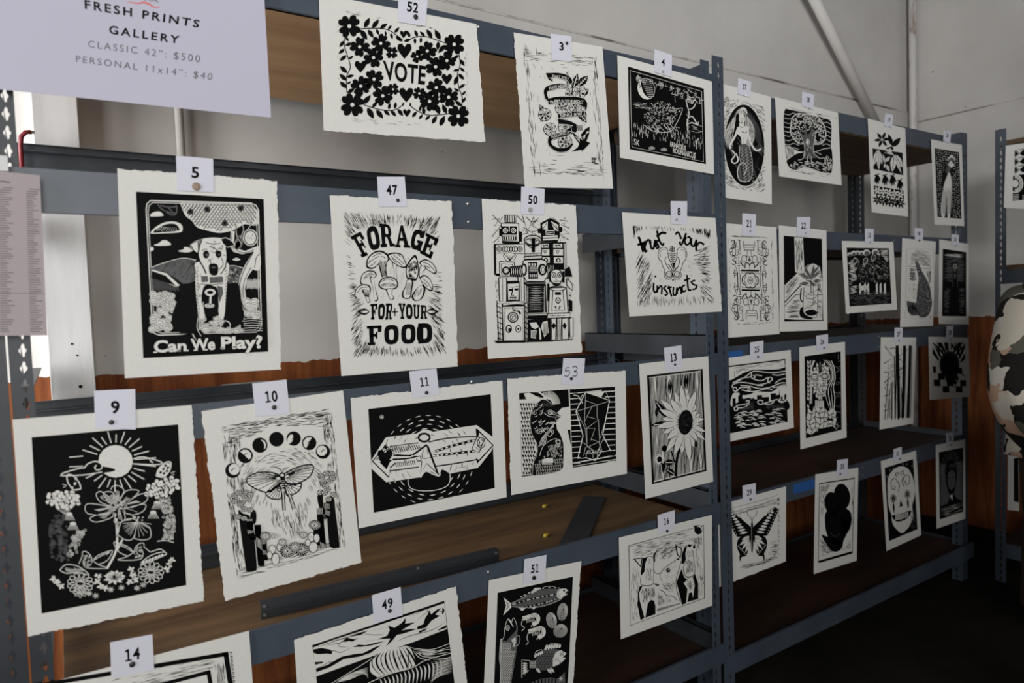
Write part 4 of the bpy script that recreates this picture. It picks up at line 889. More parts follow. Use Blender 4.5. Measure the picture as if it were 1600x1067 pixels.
def daisy(a, x, y, rx, ry, n, c=1, w=3, core=.28, sy=1):
    for k in range(n):
        t = k*2*math.pi/n; cx, cy_ = x+rx*.62*math.cos(t), y+ry*.62*math.sin(t)
        a.ring(cx, cy_, rx*.36, rx*.2, w, c, math.degrees(math.atan2(math.sin(t)*ry, math.cos(t)*rx)), 12)
    a.ring(x, y, rx*core, ry*core*.7, w*1.4, c)
def a9(a):
    r = a.rnd
    a.fill([(105,222),(716,168),(750,838),(147,957)], 0)
    # sun
    a.ell(455, 322, 72, 68, 1)
    for k in range(26):
        t = -math.pi/2+.02+k*2*math.pi/26; r0, r1 = 82, (128 if k % 2 else 112)
        if k in (6, 7): r1 = 150
        if k in (18, 19, 20): continue
        x0, y0 = 455+r0*math.cos(t), 322+r0*math.sin(t)*.95; x1, y1 = 455+(r1+20)*math.cos(t), 322+r1*math.sin(t)
        a.line([(x0, y0), (x1, y1)], 4.5, 1, False)
    for y0, y1 in ((345,342),(305,300)): a.line([(262,y0),(320,y1)], 4, 1, False)
    a.fill([(225,380),(262,360),(318,352),(340,330),(370,322),(395,330),(400,342),(440,350),(452,358),(430,366),(395,372),(320,380),(260,384)], 0, True)
    a.line([(226,382),(240,370),(300,352),(325,348),(340,332),(372,322),(396,334),(396,352),(378,358),(368,348),(376,338)], 5, 1)
    a.line([(226,382),(260,382),(330,378),(400,366)], 4.5, 1); a.line([(400,345),(430,350),(452,358),(425,366)], 4, 0)
    a.line([(528,312),(560,304),(590,308),(600,318),(612,328),(600,322)], 4.5, 1); a.line([(602,310),(640,322),(648,330),(620,336),(526,332)], 4.5, 1)
    for k in range(8): a.line([(400+k*14,300+(k*29) % 50),(418+k*14,296+(k*29) % 50)], 1.4, 0, True, 1)
    # butterflies
    for mx, my, s_, f in ((655,362,1,1),(282,415,.95,-1)):
        P = [(mx-f*30*s_, my+22), (mx-f*22*s_, my-5), (mx+f*6*s_, my-34), (mx+f*30*s_, my-36), (mx+f*28*s_, my-8), (mx+f*14*s_, my+14), (mx, my+26)]
        a.line(P+[P[0]], 5, 1); 
        if f == 1:
            a.fill([(mx+(x-mx)*.86, my+(y-my)*.86) for x, y in P], 1, True)
            for dx, dy in ((8,-22),(18,-14),(0,-8),(-12,6),(14,0),(2,10)): a.ell(mx+dx, my+dy, 6.5, 5, 0, -40, 8)
        else:
            for dx, dy in ((8,-22),(4,0),(-8,18)): a.ell(mx+dx, my+dy, 5, 7, 1, 20, 8)
        a.line([(mx+f*30, my+8), (mx+f*48, my+2)], 2.5, 1); a.line([(mx+f*34, my+12), (mx+f*46, my+16)], 2, 1)
    # umbels
    for cx, cy_, n in ((238,482,34),(652,432,34)):
        for k in range(n):
            t = k*2.399; q = math.sqrt((k+.5)/n); a.ell(cx+74*q*math.cos(t), cy_+38*q*math.sin(t)+(0 if cx < 400 else -(74*q*math.cos(t))*.25), r.uniform(8, 13), r.uniform(7, 10), 1, r.uniform(0, 90), 8)
        for k in range(5): a.line([(cx-30+k*15, cy_+36), (cx+10, cy_+62)], 2, 1, False)
    # cone flowers
    for cx, cy_ in ((262,552),(278,592),(628,505),(612,545)):
        a.ell(cx, cy_-10, 13, 8, 1)
        for k in range(7): a.line([(cx-10+k*3.4, cy_-8), (cx-22+k*7.5, cy_+16)], 2.2, 1, False)
    # big flower
    for p in [[(455,500),(400,450),(375,458),(390,490),(440,512)],[(440,512),(350,498),(328,512),(340,540),(400,545),(445,528)],[(445,530),(370,548),(348,562),(375,575),(430,560),(458,540)],[(458,540),(450,575),(478,575),(495,560),(490,532)],[(480,510),(550,462),(588,460),(580,490),(520,515)],[(490,520),(575,500),(572,528),(530,545),(490,535)],[(470,490),(500,445),(552,445),(520,480),(480,508)],[(435,440),(445,425),(470,425),(490,442),(478,470),(455,480)],[(430,495),(405,455),(440,450),(460,480)]]:
        a.line(p, 3, 1); mx = sum(q[0] for q in p)/len(p); my = sum(q[1] for q in p)/len(p)
        for k in range(4): a.line([(460+(mx-460)*.4+k*3, 510+(my-510)*.4), (460+(mx-460)*1.1+k*5-8, 510+(my-510)*1.1+k*2)], 1.6, 1, False)
    for k in range(46): t = r.uniform(0, 6.28); q = 30*math.sqrt(r.random()); a.ring(458+q*math.cos(t), 506+q*math.sin(t)*.8, 3.2, w=2, c=1, n=6)
    for k in range(16): a.ring(410+r.uniform(-14, 60), 480+r.uniform(-14, 10), 5, w=2.4, c=1, n=7)
    for k in range(10): t = k*.628; a.ring(460+38*math.cos(t), 510+32*math.sin(t), 5, w=2, c=1, n=6)
    # second flower, stem
    a.line([(462,575),(462,640),(455,700),(420,768)], 9, 1); a.line([(458,560),(462,640)], 9, 1); a.line([(484,648),(462,690)], 8, 1)
    for p in [[(468,612),(480,575),(520,560),(545,570)],[(466,630),(500,650),(530,640),(545,575)],[(530,642),(565,650),(600,640),(598,600),(575,585),(555,575)],[(468,612),(460,640)],[(480,570),(520,565)]]: a.line(p, 3, 1)
    for k in range(13): t = -2.6+k*.33; a.line([(545,575), (545+60*math.cos(t+2.4+.3), 577+62*abs(math.sin(t+2.4+.3)))], 1.6, 1, False)
    for k in range(16): a.ell(548+r.uniform(-22, 26), 564+r.uniform(-14, 10), 3.2, c=1, n=6)
    # left and right flower spikes: small florets
    for path, n, w in (([(225,545),(205,600),(205,660),(215,740)], 95, 24), ([(315,615),(292,640),(282,680),(268,720)], 55, 19), ([(660,490),(675,540),(680,600),(672,650)], 110, 22), ([(240,600),(235,660),(245,730)], 40, 16)):
        sp_ = smooth(path, False, 8)
        for k in range(n):
            x, y = sp_[int(r.random()*(len(sp_)-1))]; x += r.uniform(-w, w); y += r.uniform(-8, 8)
            a.ring(x, y, 5.5, 4.5, 2.0, 2 if path[0][0] in (225, 240) else 1, r.uniform(0, 90), 6)
    # birds
    for f, bx, by in ((1, 330, 735), (-1, 560, 700)):
        def B(p): return [(bx+f*x, by+y) for x, y in p]
        a.line(B([(-14,-20),(-12,-36),(4,-36),(22,-20),(30,0),(60,20),(96,32),(40,34),(0,28),(-10,8),(-4,-10)]), 3, 1)
        a.line(B([(-12,-22),(-28,14)] if f == 1 else [(-12,-22),(-40,0)]), 3, 1, False)
        for k in range(6): a.line(B([(26,8-k*2),(60+k*8,-18-k*3),(100-k*3,-38+k*3)]), 1.8, 1)
        a.line(B([(24,10),(50,-20),(100,-40),(112,-36),(90,0),(50,18)]), 3, 1)
        for k in range(26): a.ring(bx+f*r.uniform(-6, 24), by+r.uniform(-22, 24), 3, w=1.5, c=1, n=5)
    # leaves, daisies at bottom
    for p in [[(222,775),(250,752),(300,760),(345,795),(300,785),(250,788),(222,775)],[(560,745),(600,715),(650,700),(668,708),(640,722),(590,742),(560,752)],[(600,700),(640,688),(662,700)],[(628,655),(665,652),(698,660)]]: a.line(p, 3.5, 1); 
    for k in range(7): a.line([(566+k*13,746-k*5),(576+k*13,738-k*5)], 7, 1, False)
    daisy(a, 308, 832, 56, 44, 13); daisy(a, 602, 785, 55, 44, 13); daisy(a, 308, 868, 30, 18, 8, w=2)
    for x, y in ((195,812),(212,825),(228,842),(690,735),(680,752),(668,772),(382,800),(378,822),(392,842),(412,850),(520,772),(528,795),(515,825),(540,815)):
        for k in range(5): t = k*1.257+r.uniform(0, 1); a.leaf(x, y, x+17*math.cos(t), y+15*math.sin(t), 9, 1)
    for x, y, q in ((448,808,34),(455,800,30)):
        for k in range(9): t = k*.7; a.leaf(x, y, x+(q+12)*math.cos(t), y+q*.85*math.sin(t), 15, 1)
    a.ell(450, 803, 7, c=0)
    for x, y in ((345,872),(372,882),(435,856),(480,848),(545,850),(570,836)):
        a.ell(x, y, 8, 7, 1); 
        for k in range(7): t = k*.9; a.line([(x, y), (x+14*math.cos(t), y+12*math.sin(t))], 2.4, 1, False)
    for k in range(14): a.ring(250+k*5, 770+(k*7) % 12, 5, 4, 2, 1, 0, 6)

def a10(a):
    Q = [(98,248),(600,165),(665,800),(165,942)]; r = a.rnd; m = quadmap(Q)
    moons = [(155,447,33),(211,380,33),(277,333,33),(352,306,32),(429,303,31),(499,323,31),(561,362,31)]
    def ang(x, y): return math.degrees(math.atan2(y-600, x-380))+90
    av = [smooth([(215,490),(300,455),(380,430),(515,420),(520,460),(440,630),(380,630),(300,560)]), [(150,540),(260,620),(300,720),(400,770),(500,700),(540,560),(610,450),(640,800),(560,800),(300,870),(210,900)]]+[[(x-q-6, y-q-6), (x+q+6, y-q-6), (x+q+6, y+q+6), (x-q-6, y+q+6)] for x, y, q in moons]
    a.hatch([(98,248),(600,165),(608,260),(350,245),(110,360)], 190, -8, 44, 2.8, 0, 9, av)
    a.hatch([m(0, .05), m(.17, .05), m(.15, .9), m(0, 1)], 170, 82, 40, 3, 0, 8, av); a.hatch([m(.9, .05), m(1, 0), m(1, 1), m(.92, 1)], 120, 84, 36, 3, 0, 8, av)
    a.hatch([m(.12, .25), m(.9, .2), m(.86, .55), m(.14, .6)], 190, ang, 30, 2.3, 0, 10, av)
    a.hatch([(320,590),(520,560),(480,720),(430,770),(330,700)], 120, 78, 36, 2.2, 0, 12, av); a.hatch([m(0, .93), m(1, .9), m(1, 1), m(0, 1)], 70, -14, 60, 2.8, 0, 5)
    for k, (x, y, q) in enumerate(moons):
        a.ell(x, y, q+1.5, c=0, n=24)
        if k == 0: a.ell(x+6, y-5, q-8, c=1, n=20)
        if k == 1: a.fill([(x-22, y-18), (x-8, y-27), (x+12, y-25), (x+26, y-10), (x+27, y+10), (x+16, y+17)], 1)
        if k == 2: a.fill([(x+2, y-26), (x+20, y-20), (x+28, y-4), (x+25, y+12), (x+18, y+20), (x+20, y), (x+14, y-14)], 1)
        if k == 4: a.ell(x-15, y+2, 12, 22, 1, 22)
        if k == 5: a.fill([(x+12, y-26), (x-12, y-24), (x-27, y-6), (x-24, y+14), (x-14, y+24)], 1)
        if k == 6: a.ell(x-5, y-4, q-8, c=1, n=20)
        if k in (0, 1, 4, 5, 6):
            for j in range(6): a.line([(x-10+j*3, y+6-j*3), (x-2+j*3, y-8-j)], 1.5, 0, False)
    # moth
    LW = [(370,470),(330,456),(270,456),(228,474),(217,496),(240,520),(305,545),(350,525),(372,500)]; RW = [(385,462),(430,438),(480,422),(512,422),(518,440),(500,475),(460,500),(420,512),(390,492)]
    LH = [(368,500),(335,530),(303,548),(318,568),(345,576),(372,570),(378,520)]; RH = [(392,500),(430,512),(462,505),(455,535),(425,555),(400,560),(388,520)]
    for W in (LW, RW, LH, RH): a.fill(W, 1, True)
    for W in (LW, RW, LH, RH): a.line(W+[W[0]], 6)
    for W, o in ((LW, (372,480)), (RW, (388,475)), (LH, (376,505)), (RH, (390,505))):
        n = len(W)
        for k in range(1, 2*n-3): p = W[k//2] if k % 2 == 0 else ((W[k//2][0]+W[k//2+1][0])/2, (W[k//2][1]+W[k//2+1][1])/2); a.line([(o[0]+(p[0]-o[0])*.15, o[1]+(p[1]-o[1])*.15), p], 2.8, 0, False)
    a.line([(225,485),(275,465),(340,468),(370,478)], 2.6); a.line([(390,470),(450,445),(510,432)], 2.6)
    a.fill([(370,520),(382,520),(390,628),(378,628)], 1); a.line([(372,520),(380,628),(391,628),(386,540)], 4.5, 0, False)
    a.fill([(400,550),(412,555),(436,615),(424,624)], 1); a.line([(402,550),(424,624),(436,615),(414,552)], 4.5, 0, False); a.line([(376,540),(385,625)], 2, 0, False); a.line([(408,560),(430,618)], 2, 0, False)
    for x, y in ((313,480),(440,456),(362,534),(413,521)): a.ell(x, y, 8, c=0); a.ell(x, y, 4.5, c=1, n=8)
    a.ell(377, 470, 15, 15, 0); a.ell(377, 468, 9, 6, 1); a.fill([(370,484),(388,484),(386,530),(376,530)], 0)
    for k in range(4): a.line([(372,494+k*9),(386,492+k*9)], 2.6, 1, False)
    for s_ in (-1, 1): a.line([(376+s_*3,456),(376+s_*8,440),(376+s_*30,433)], 3.5); a.line([(376+s_*10,446),(376+s_*22,444)], 6, 0, True, 1)
    # tall dark cacti
    a.fill([(180,625),(200,640),(228,650),(235,690),(250,740),(262,880),(250,900),(222,902),(212,880),(186,690)], 0, True); a.fill([(235,640),(250,625),(260,640),(258,680),(240,690),(232,670)], 0, True)
    a.fill([(575,575),(608,570),(618,640),(635,780),(625,795),(600,795),(588,770),(578,650)], 0, True); a.fill([(536,560),(558,555),(562,600),(570,640),(555,640),(540,600)], 0, True)
    def bloom(x, y, q):
        a.ell(x, y, q, q*.85, 1); a.ring(x, y, q, q*.82, 3); a.ring(x, y, q*.45, q*.35, 2.6); a.ell(x, y, 2.5, c=0, n=5)
        for k in range(5): t = k*1.257; a.line([(x+q*.5*math.cos(t), y+q*.45*math.sin(t)), (x+q*math.cos(t), y+q*.85*math.sin(t))], 2.6, 0, False)
    for x, y in ((160,560),(182,548),(205,560),(225,575),(172,580),(196,590),(180,655),(205,662),(232,625),(205,620),(188,600),(215,545),(232,556),(160,585)): bloom(x, y, 14)
    for x, y in ((552,470),(575,460),(600,462),(560,500),(590,492),(548,545),(580,530),(605,555),(585,575),(570,515),(602,480),(555,488),(566,545)): bloom(x, y, 14)
    # ribbed cacti
    def ribbed(pts, w):
        a.line(pts, w, 1); a.line(pts, w*1.0, 1)
        for k in range(-2, 3):
            o = k*w*.25; a.line([(x+o, y) for x, y in pts], 2.2 if abs(k) < 2 else 3.4, 0)
    ribbed([(228,665),(232,720),(245,745),(262,735)], 28); ribbed([(264,690),(270,760),(282,875)], 26); ribbed([(292,745),(296,800),(300,850)], 20)
    ribbed([(575,590),(580,640),(565,662),(552,655)], 24); ribbed([(545,615),(550,700),(560,795)], 26); ribbed([(525,690),(530,740),(536,790)], 20)
    # pads and rosettes
    for x, y, rx, ry in ((345,845,17,28),(330,800,16,20),(365,790,14,20),(318,825,12,18),(515,790,20,24),(505,745,14,22),(530,750,14,20),(490,770,12,16)):
        a.ell(x, y, rx, ry, 1); a.ring(x, y, rx, ry, 3)
        for k in range(7): a.ell(x+r.uniform(-rx, rx)*.7, y+r.uniform(-ry, ry)*.7, 1.3, c=0, n=5)
    for x, y, q in ((398,808,34),(460,800,34),(432,790,28),(300,740,24),(375,768,20),(520,690,26),(470,735,20),(340,740,14)):
        a.ell(x, y, q, q*.85, 0)
        for k in range(17): t = k*2*math.pi/17; a.line([(x+q*.15*math.cos(t), y+q*.12*math.sin(t)), (x+q*1.02*math.cos(t), y+q*.87*math.sin(t))], 2.2, 1, False)

def a11(a):
    a.fill([(145,283),(930,188),(956,790),(180,948)], 0)
    for k in range(4): t = math.radians(20+k*45); a.line([(231-15*math.cos(t),334-15*math.sin(t)),(231+15*math.cos(t),334+15*math.sin(t))], 2.6, 1, False)
    for rx, ry, n, ph in ((150,150,11,.2),(185,190,16,.4),(218,218,19,.1),(252,246,23,.3),(288,274,27,0)):
        cx, cy_ = 530, 598
        for k in range(n):
            t0 = (k+ph)*2*math.pi/n; t1 = t0+2*math.pi/n*.52
            top = math.sin((t0+t1)/2) < 0
            RX, RY = rx, ry
            pts = [(cx+RX*math.cos(t), cy_+RY*math.sin(t)*(1.0)+(0 if top else 20)) for t in (t0, (t0+t1)/2, t1)]
            a.line(pts, 6 if rx < 280 else 4.5, 1, True, 1, 3)
    # body of the ride
    a.fill([(165,610),(255,468),(275,462),(455,440),(490,418),(520,415),(560,428),(730,402),(840,386),(950,468),(952,510),(930,560),(848,660),(600,712),(480,720),(260,752),(165,665)], 1)
    a.line([(172,618),(262,508),(270,530),(290,548)], 7, 0, False); a.line([(172,618),(278,722),(282,680),(470,655)], 8, 0, False)
    a.line([(280,525),(380,510),(470,500)], 6, 0, False); a.fill([(248,515),(270,522),(262,545),(240,530)], 0)
    a.line([(195,608),(262,545),(300,548),(300,570),(420,578),(500,540)], 5, 0); a.line([(300,606),(420,596),(500,560),(520,510)], 10, 0); a.line([(305,580),(420,584)], 7, 0)
    heart(a, 252, 592, 100, 96); a.fill([(205,600),(300,610),(252,648)], 0); a.fill([(215,622),(285,620),(262,670)], 0)
    for k in range(13): a.line([(298+k*14,528+(-k*1.2)),(312+k*14,566-k*2.4)], 6, 0, False); 
    for k in range(11): a.line([(318+k*12,626-k*1.4),(326+k*12,655-k*1.6)], 5, 0, False)
    a.line([(284,660),(318,630)], 8, 0, False)
    # star
    a.fill([(440,575),(520,515),(540,585),(575,600),(598,708),(520,645),(482,690),(480,628),(455,618),(470,592)], 1); a.line([(430,578),(520,512)], 12, 0, False); a.fill([(515,515),(532,520),(600,705),(582,690)], 0)
    a.line([(600,706),(520,632),(480,692),(488,615)], 6, 0, False); a.line([(455,590),(478,585),(482,612),(460,615),(455,600)], 6, 0); a.line([(500,545),(490,580),(500,600),(560,590)], 4, 0); a.line([(520,540),(528,575)], 3, 0, False)
    a.line([(550,560),(575,660),(600,700)], 6, 1, False) if False else None
    a.ring(503, 466, 36, 26, 13); a.ell(503, 466, 25, 16, 1)
    # track and right arrow
    a.line([(530,495),(640,472),(760,462),(838,460)], 8, 0); a.line([(575,650),(700,632),(838,608)], 8, 0)
    for y0, y1, y2 in ((560,520,482),(582,570,552)):
        P = smooth([(560,y0),(680,y1),(830,y2)], False, 9)
        a.line([(x, y) for x, y in P], 16, 0, False)
        for k in range(1, len(P)-1, 2): a.line([(P[k][0]-9, P[k][1]+2), (P[k][0]+7, P[k][1]-1)], 9, 1, False)
    for k in range(0): a.line([(700+k*18,540-k*3),(704+k*18,545-k*6)] if k < 2 else [(715+k*13,520-k),(722+k*13,540-k)], 5, 0, False)
    a.line([(838,410),(945,515),(842,628),(838,600)], 9, 0, False); a.line([(838,410),(842,462)], 9, 0, False); a.fill([(838,408),(858,430),(850,460),(840,462)], 0); a.fill([(838,605),(852,605),(846,635)], 0)
    boxl(a, [(842,462),(890,472),(855,562),(808,540)], 6, 0, 1); a.ring(868, 500, 24, 34, 5); a.line([(850,480),(860,500),(846,520),(870,515),(880,490),(868,478)], 5); a.line([(835,530),(855,545)], 4)
    a.line([(600,700),(662,690)], 5, 0); a.line([(720,660),(770,652)], 2.6, 0, False)
    # dark hollow with its outline
    a.fill([(400,745),(480,718),(510,680),(560,690),(600,712),(615,672),(655,690),(668,720),(655,770),(600,798),(500,808),(430,795)], 0, True)
    a.line([(400,735),(402,765),(425,795),(500,808),(590,800),(650,775),(668,740),(668,700)], 4.5, 1)
    a.line([(478,722),(500,690),(522,682),(560,700),(600,710),(602,680)], 9, 1)
def a53(a):
    r = a.rnd
    a.fill([(120,298),(478,270),(503,848),(142,905)], 0)
    a.fill([(122,345),(180,342),(290,345),(215,440),(200,500),(205,580),(245,660),(250,720),(225,790),(215,888),(145,897)], 1)
    # net pattern cells
    for k in range(15):
        y = 372+k*34.5; a.line([(123+k*1.4, y), (265-(k*4 if k < 6 else 24+(k > 9)*10), y-8)], 1, 0, False)
    for i in range(17):
        for j in range(7):
            x = 126+i*1.3+j*19+(i % 2)*7; y = 372+i*31
            if x > 262-(i*7 if i < 5 else 45-(i-5)*1.5 if i < 9 else 30) or y > 870: continue
            a.fill([(x, y), (x+11, y-1), (x+18, y+17), (x+5, y+18)], 0)
            if x < 230: a.fill([(x+4, y+21), (x+10, y+20), (x+14, y+28), (x+8, y+29)], 0)
    a.fill([(155,300),(195,294),(300,350),(260,362),(170,340)], 1); a.fill([(210,290),(270,285),(330,340),(290,350)], 1)
    for k in range(12): a.line([(200+k*5,292),(275+k*3,330)], 2.5, 0, False)
    # crest rays
    for k in range(20):
        t = math.radians(-112+k*5.2); x0, y0 = 325+40*math.cos(t), 390+48*math.sin(t)
        L = 112-abs(k-8)*1.5; a.line([(x0, y0), (325+L*math.cos(t), 395+(L+4)*math.sin(t))], 4.5, 1, False, 0)
    # moonlit branch
    a.fill([(490,395),(430,405),(395,440),(425,465),(388,510),(395,560),(420,600),(440,660),(440,780),(410,862),(503,850)], 1, False); a.fill([(470,562),(492,562),(500,700),(488,640)], 0)
    for k in range(26): x = 445+r.random()*45; y = r.uniform(440, 560) if k < 8 else r.uniform(580, 830); a.line([(x, y), (x+(14 if k < 8 else 4), y+(-6 if k < 8 else 30))], 1.8, 0, False, 1)
    # bird
    BD = [(282,345),(320,350),(360,378),(390,420),(400,448),(425,468),(392,492),(388,520),(395,570),(420,610),(440,670),(440,780),(415,860),(215,890),(225,800),(250,740),(250,670),(215,600),(200,520),(205,450),(235,390)]
    a.fill(BD, 0, True); a.line(smooth(BD[13:]+BD[:3], False), 2.5, 1, False)
    a.line([(350,445),(372,452),(408,462),(425,468)], 4, 1); a.line([(300,440),(330,462),(360,470),(400,470),(425,466)], 4, 1); a.line([(385,478),(392,495),(412,478)], 4, 1)
    a.ring(347, 441, 17, 11, 5, 1); a.ell(350, 441, 6, c=1); a.line([(318,430),(345,420),(372,432),(392,450)], 3.5, 1)
    for k in range(44):
        x = r.uniform(222, 330); y = r.uniform(375, 590)
        if x > 300 and y < 470: continue
        a.line([(x-12, y+3), (x, y+5), (x+10, y-10)], 3.2, 1, True)
    for k in range(8): a.line([(275+k*12,372-(k % 3)*8),(300+k*10,395)], 3, 1, False, 1)
    for o in range(6): a.line([(262+o*9,685-o*3),(285+o*9,625-o*9),(330+o*7,575-o*10),(372,540-o*2)], 3.2, 1)
    a.line([(335,590),(345,570),(368,566),(365,590),(340,612),(330,600)], 4, 1); a.ell(355, 578, 4, 9, 1, 20)
    for k in range(10): a.line([(345+k*4,505),(340+k*5,522)], 3, 1, False)
    P = [(270,750),(290,690),(330,650),(380,628),(420,640)]; a.line(P, 3.5, 1)
    for k in range(70):
        x = r.uniform(268, 425); y = r.uniform(660, 755)
        if y < 800-(x-230)*.9 and x < 330: continue
        a.line([(x, y), (x+3, y+16), (x+8, y-2)], 2.6, 1, False)
    heart(a, 402, 656, 40, 40, 1); heart(a, 403, 655, 24, 24, 0)
    a.fill([(285,778),(325,768),(365,765),(370,800),(290,812)], 1); 
    for k in range(12): a.line([(288+k*6.5,800),(290+k*6.5,818)], 3, 1, False)
    for i in range(5):
        for k in range(13):
            x = 232+k*16+i*3; y = 790+i*22-k*1.5
            if 280 < x < 375 and y < 818: continue
            if x > 432-i*3 or (x < 250 and i < 1): continue
            a.line([(x, y), (x+5, y+20), (x+9, y-2)], 3, 1, False)
    # crystal half
    a.fill([(486,270),(815,250),(825,790),(508,838)], 0)
    a.line([(484,272),(505,838)], 5, 1, False)
    for k in range(14):
        y = 300+k*39
        a.line([(490+k*1.3, y), (545+(k*4 if k < 8 else 30-k), y-4)], 6, 1, False); a.line([(742-(k*1 if k < 10 else -20), y-14), (818, y-18)], 6, 1, False)
    a.line([(510,300),(600,290),(712,278)], 6, 1, False); a.fill([(605,288),(720,272),(715,285),(745,282),(712,330)], 1)
    a.line([(508,805),(825,748)], 8, 1, False); a.line([(508,828),(828,775)], 4, 1, False)
    a.fill([(602,290),(775,352),(740,500),(700,688),(612,682),(600,560),(532,430)], 0)
    a.line([(602,290),(775,350),(726,598),(783,715),(715,722),(672,786),(605,765),(545,772),(583,605),(532,430),(602,290)], 7, 1, False)
    a.line([(515,312),(548,318),(580,372)], 7, 1, False); a.line([(560,340),(578,310)], 5, 1, False); a.line([(712,285),(690,322)], 6, 1, False); a.line([(775,350),(745,280)], 3, 1, False)
    for p in [[(532,430),(775,355)],[(602,290),(600,350),(685,382)],[(685,382),(685,470),(695,492)],[(645,400),(592,508),(610,552)],[(618,468),(695,490),(610,552)],[(610,552),(670,552),(640,640)],[(610,552),(612,690)],[(695,492),(705,680)],[(640,630),(700,652)],[(612,690),(700,650),(745,500)],[(600,350),(592,508)],[(540,432),(600,560),(612,680)],[(583,655),(625,688),(690,735)],[(700,660),(720,712)],[(735,620),(700,690)],[(590,740),(780,712)],[(605,765),(612,715),(715,716)],[(655,730),(655,768)],[(685,728),(688,765)],[(625,690),(672,735),(705,690)],[(600,690),(588,750)]]: a.line(p, 2.6, 1, False)
    for x, y in ((625,722),(655,730),(700,712)): a.fill([(x-14, y+6), (x, y-14), (x+14, y+6)], 1); a.ell(x, y+2, 6, 4, 0)

def a13(a):
    r = a.rnd; Q = [(85,232),(442,190),(467,845),(118,930)]; m = quadmap(Q)
    a.fill(Q, 0); a.fill([m(.035, .02), m(.965, .015), m(.965, .98), m(.035, .985)], 1)
    # wood grain
    for k in range(62):
        u = .04+k*.0152
        pts = []
        for j in range(25):
            v = .025+j*.0395; uu = u
            for ku, kv, R in ((.40,.13,.06),(.70,.1,.07),(.89,.13,.035),(.72,.78,.075),(.22,.86,.06),(.14,.1,.03),(.9,.9,.03),(.13,.62,.02),(.93,.6,.02)):
                d = uu-ku; e = (v-kv)/2.1
                q = math.exp(-(e*e+0)/(R*R*1.1)); uu += math.copysign(1, d or 1)*R*.62*q*math.exp(-abs(d)/(R*1.6))
            if abs(uu-.5) < .475: pts.append(m(uu+.003*math.sin(j*.9+k), v))
        if len(pts) > 2: a.line(pts, r.uniform(2.2, 3.8), 0, True, 0, 2)
    for ku, kv, R in ((.40,.13,.05),(.70,.1,.06),(.72,.78,.055),(.22,.86,.045),(.9,.6,.03),(.14,.35,.03)):
        x, y = m(ku, kv)
        for j in range(7): a.ring(x, y, R*360*(1-j*.14)*.62, R*900*(1-j*.13), 3 if j < 6 else 5, 0, 0, 16)
    for u in (.33, .6, .83): a.line([m(u, .02), m(u+.005, .5), m(u, .98)], 4.5)
    # leaves and stems
    for x0, y0, x1, y1, w in ((215,505,135,388,46),(225,540,112,552,42),(330,655,425,592,38),(265,868,205,832,40),(255,790,195,790,46)): a.leaf(x0, y0, x1, y1, w, 0, 1)
    a.line([(330,655),(290,720),(272,800),(272,880)], 16, 0); a.line([(240,715),(262,790)], 9); a.line([(345,630),(300,700)], 12)
    for x, y, q in ((385,672,28),(198,700,24)):
        for k in range(8): t = k*.785; a.leaf(x, y, x+q*math.cos(t), y+q*math.sin(t), 16)
        a.ell(x, y, q*.6, c=0)
    for k in range(18): t = k*2*math.pi/18; a.leaf(165, 770, 165+36*math.cos(t), 770+40*math.sin(t), 8, 1)
    a.ell(165, 770, 16, 19, 0); a.line([(175,790),(192,850),(195,900)], 7)
    # big petals
    P = []
    for k in range(24):
        t = math.radians(k*15+7); up = math.sin(t) < -.3; L = 175 if up else 165; 
        if math.cos(t) > .45: L = 105
        if math.sin(t) > .2: L = 130+70*max(0, math.sin(t)-.1)*(1 if math.cos(t) < .3 else .3)
        P.append((t, L*(.92+.12*((k*7) % 3)), 40 if math.cos(t) < .4 else 30))
    for rnd_ in (0, 1):
        for k, (t, L, w) in enumerate(P):
            if k % 2 != rnd_: continue
            x1, y1 = 328+L*.98*math.cos(t), 530+L*1.18*math.sin(t)
            a.leaf(328+50*math.cos(t), 530+65*math.sin(t), x1+3*math.cos(t), y1+3*math.sin(t), w+9, 0); a.leaf(328+45*math.cos(t), 530+60*math.sin(t), x1, y1, w+1, 1)
            for j in (-1, 0, 1): a.line([(328+52*math.cos(t+j*.09), 530+68*math.sin(t+j*.09)), (328+L*.75*math.cos(t+j*.05), 530+L*.88*math.sin(t+j*.05))], 2.2, 0, False, 1)
    a.ell(328, 532, 46, 80, 0, 6, 26)
    for k in range(90): t = r.uniform(0, 6.28); q = math.sqrt(r.random()); a.ell(328+42*q*math.cos(t), 532+74*q*math.sin(t), 1.3, 1.9, 2, 0, 5)

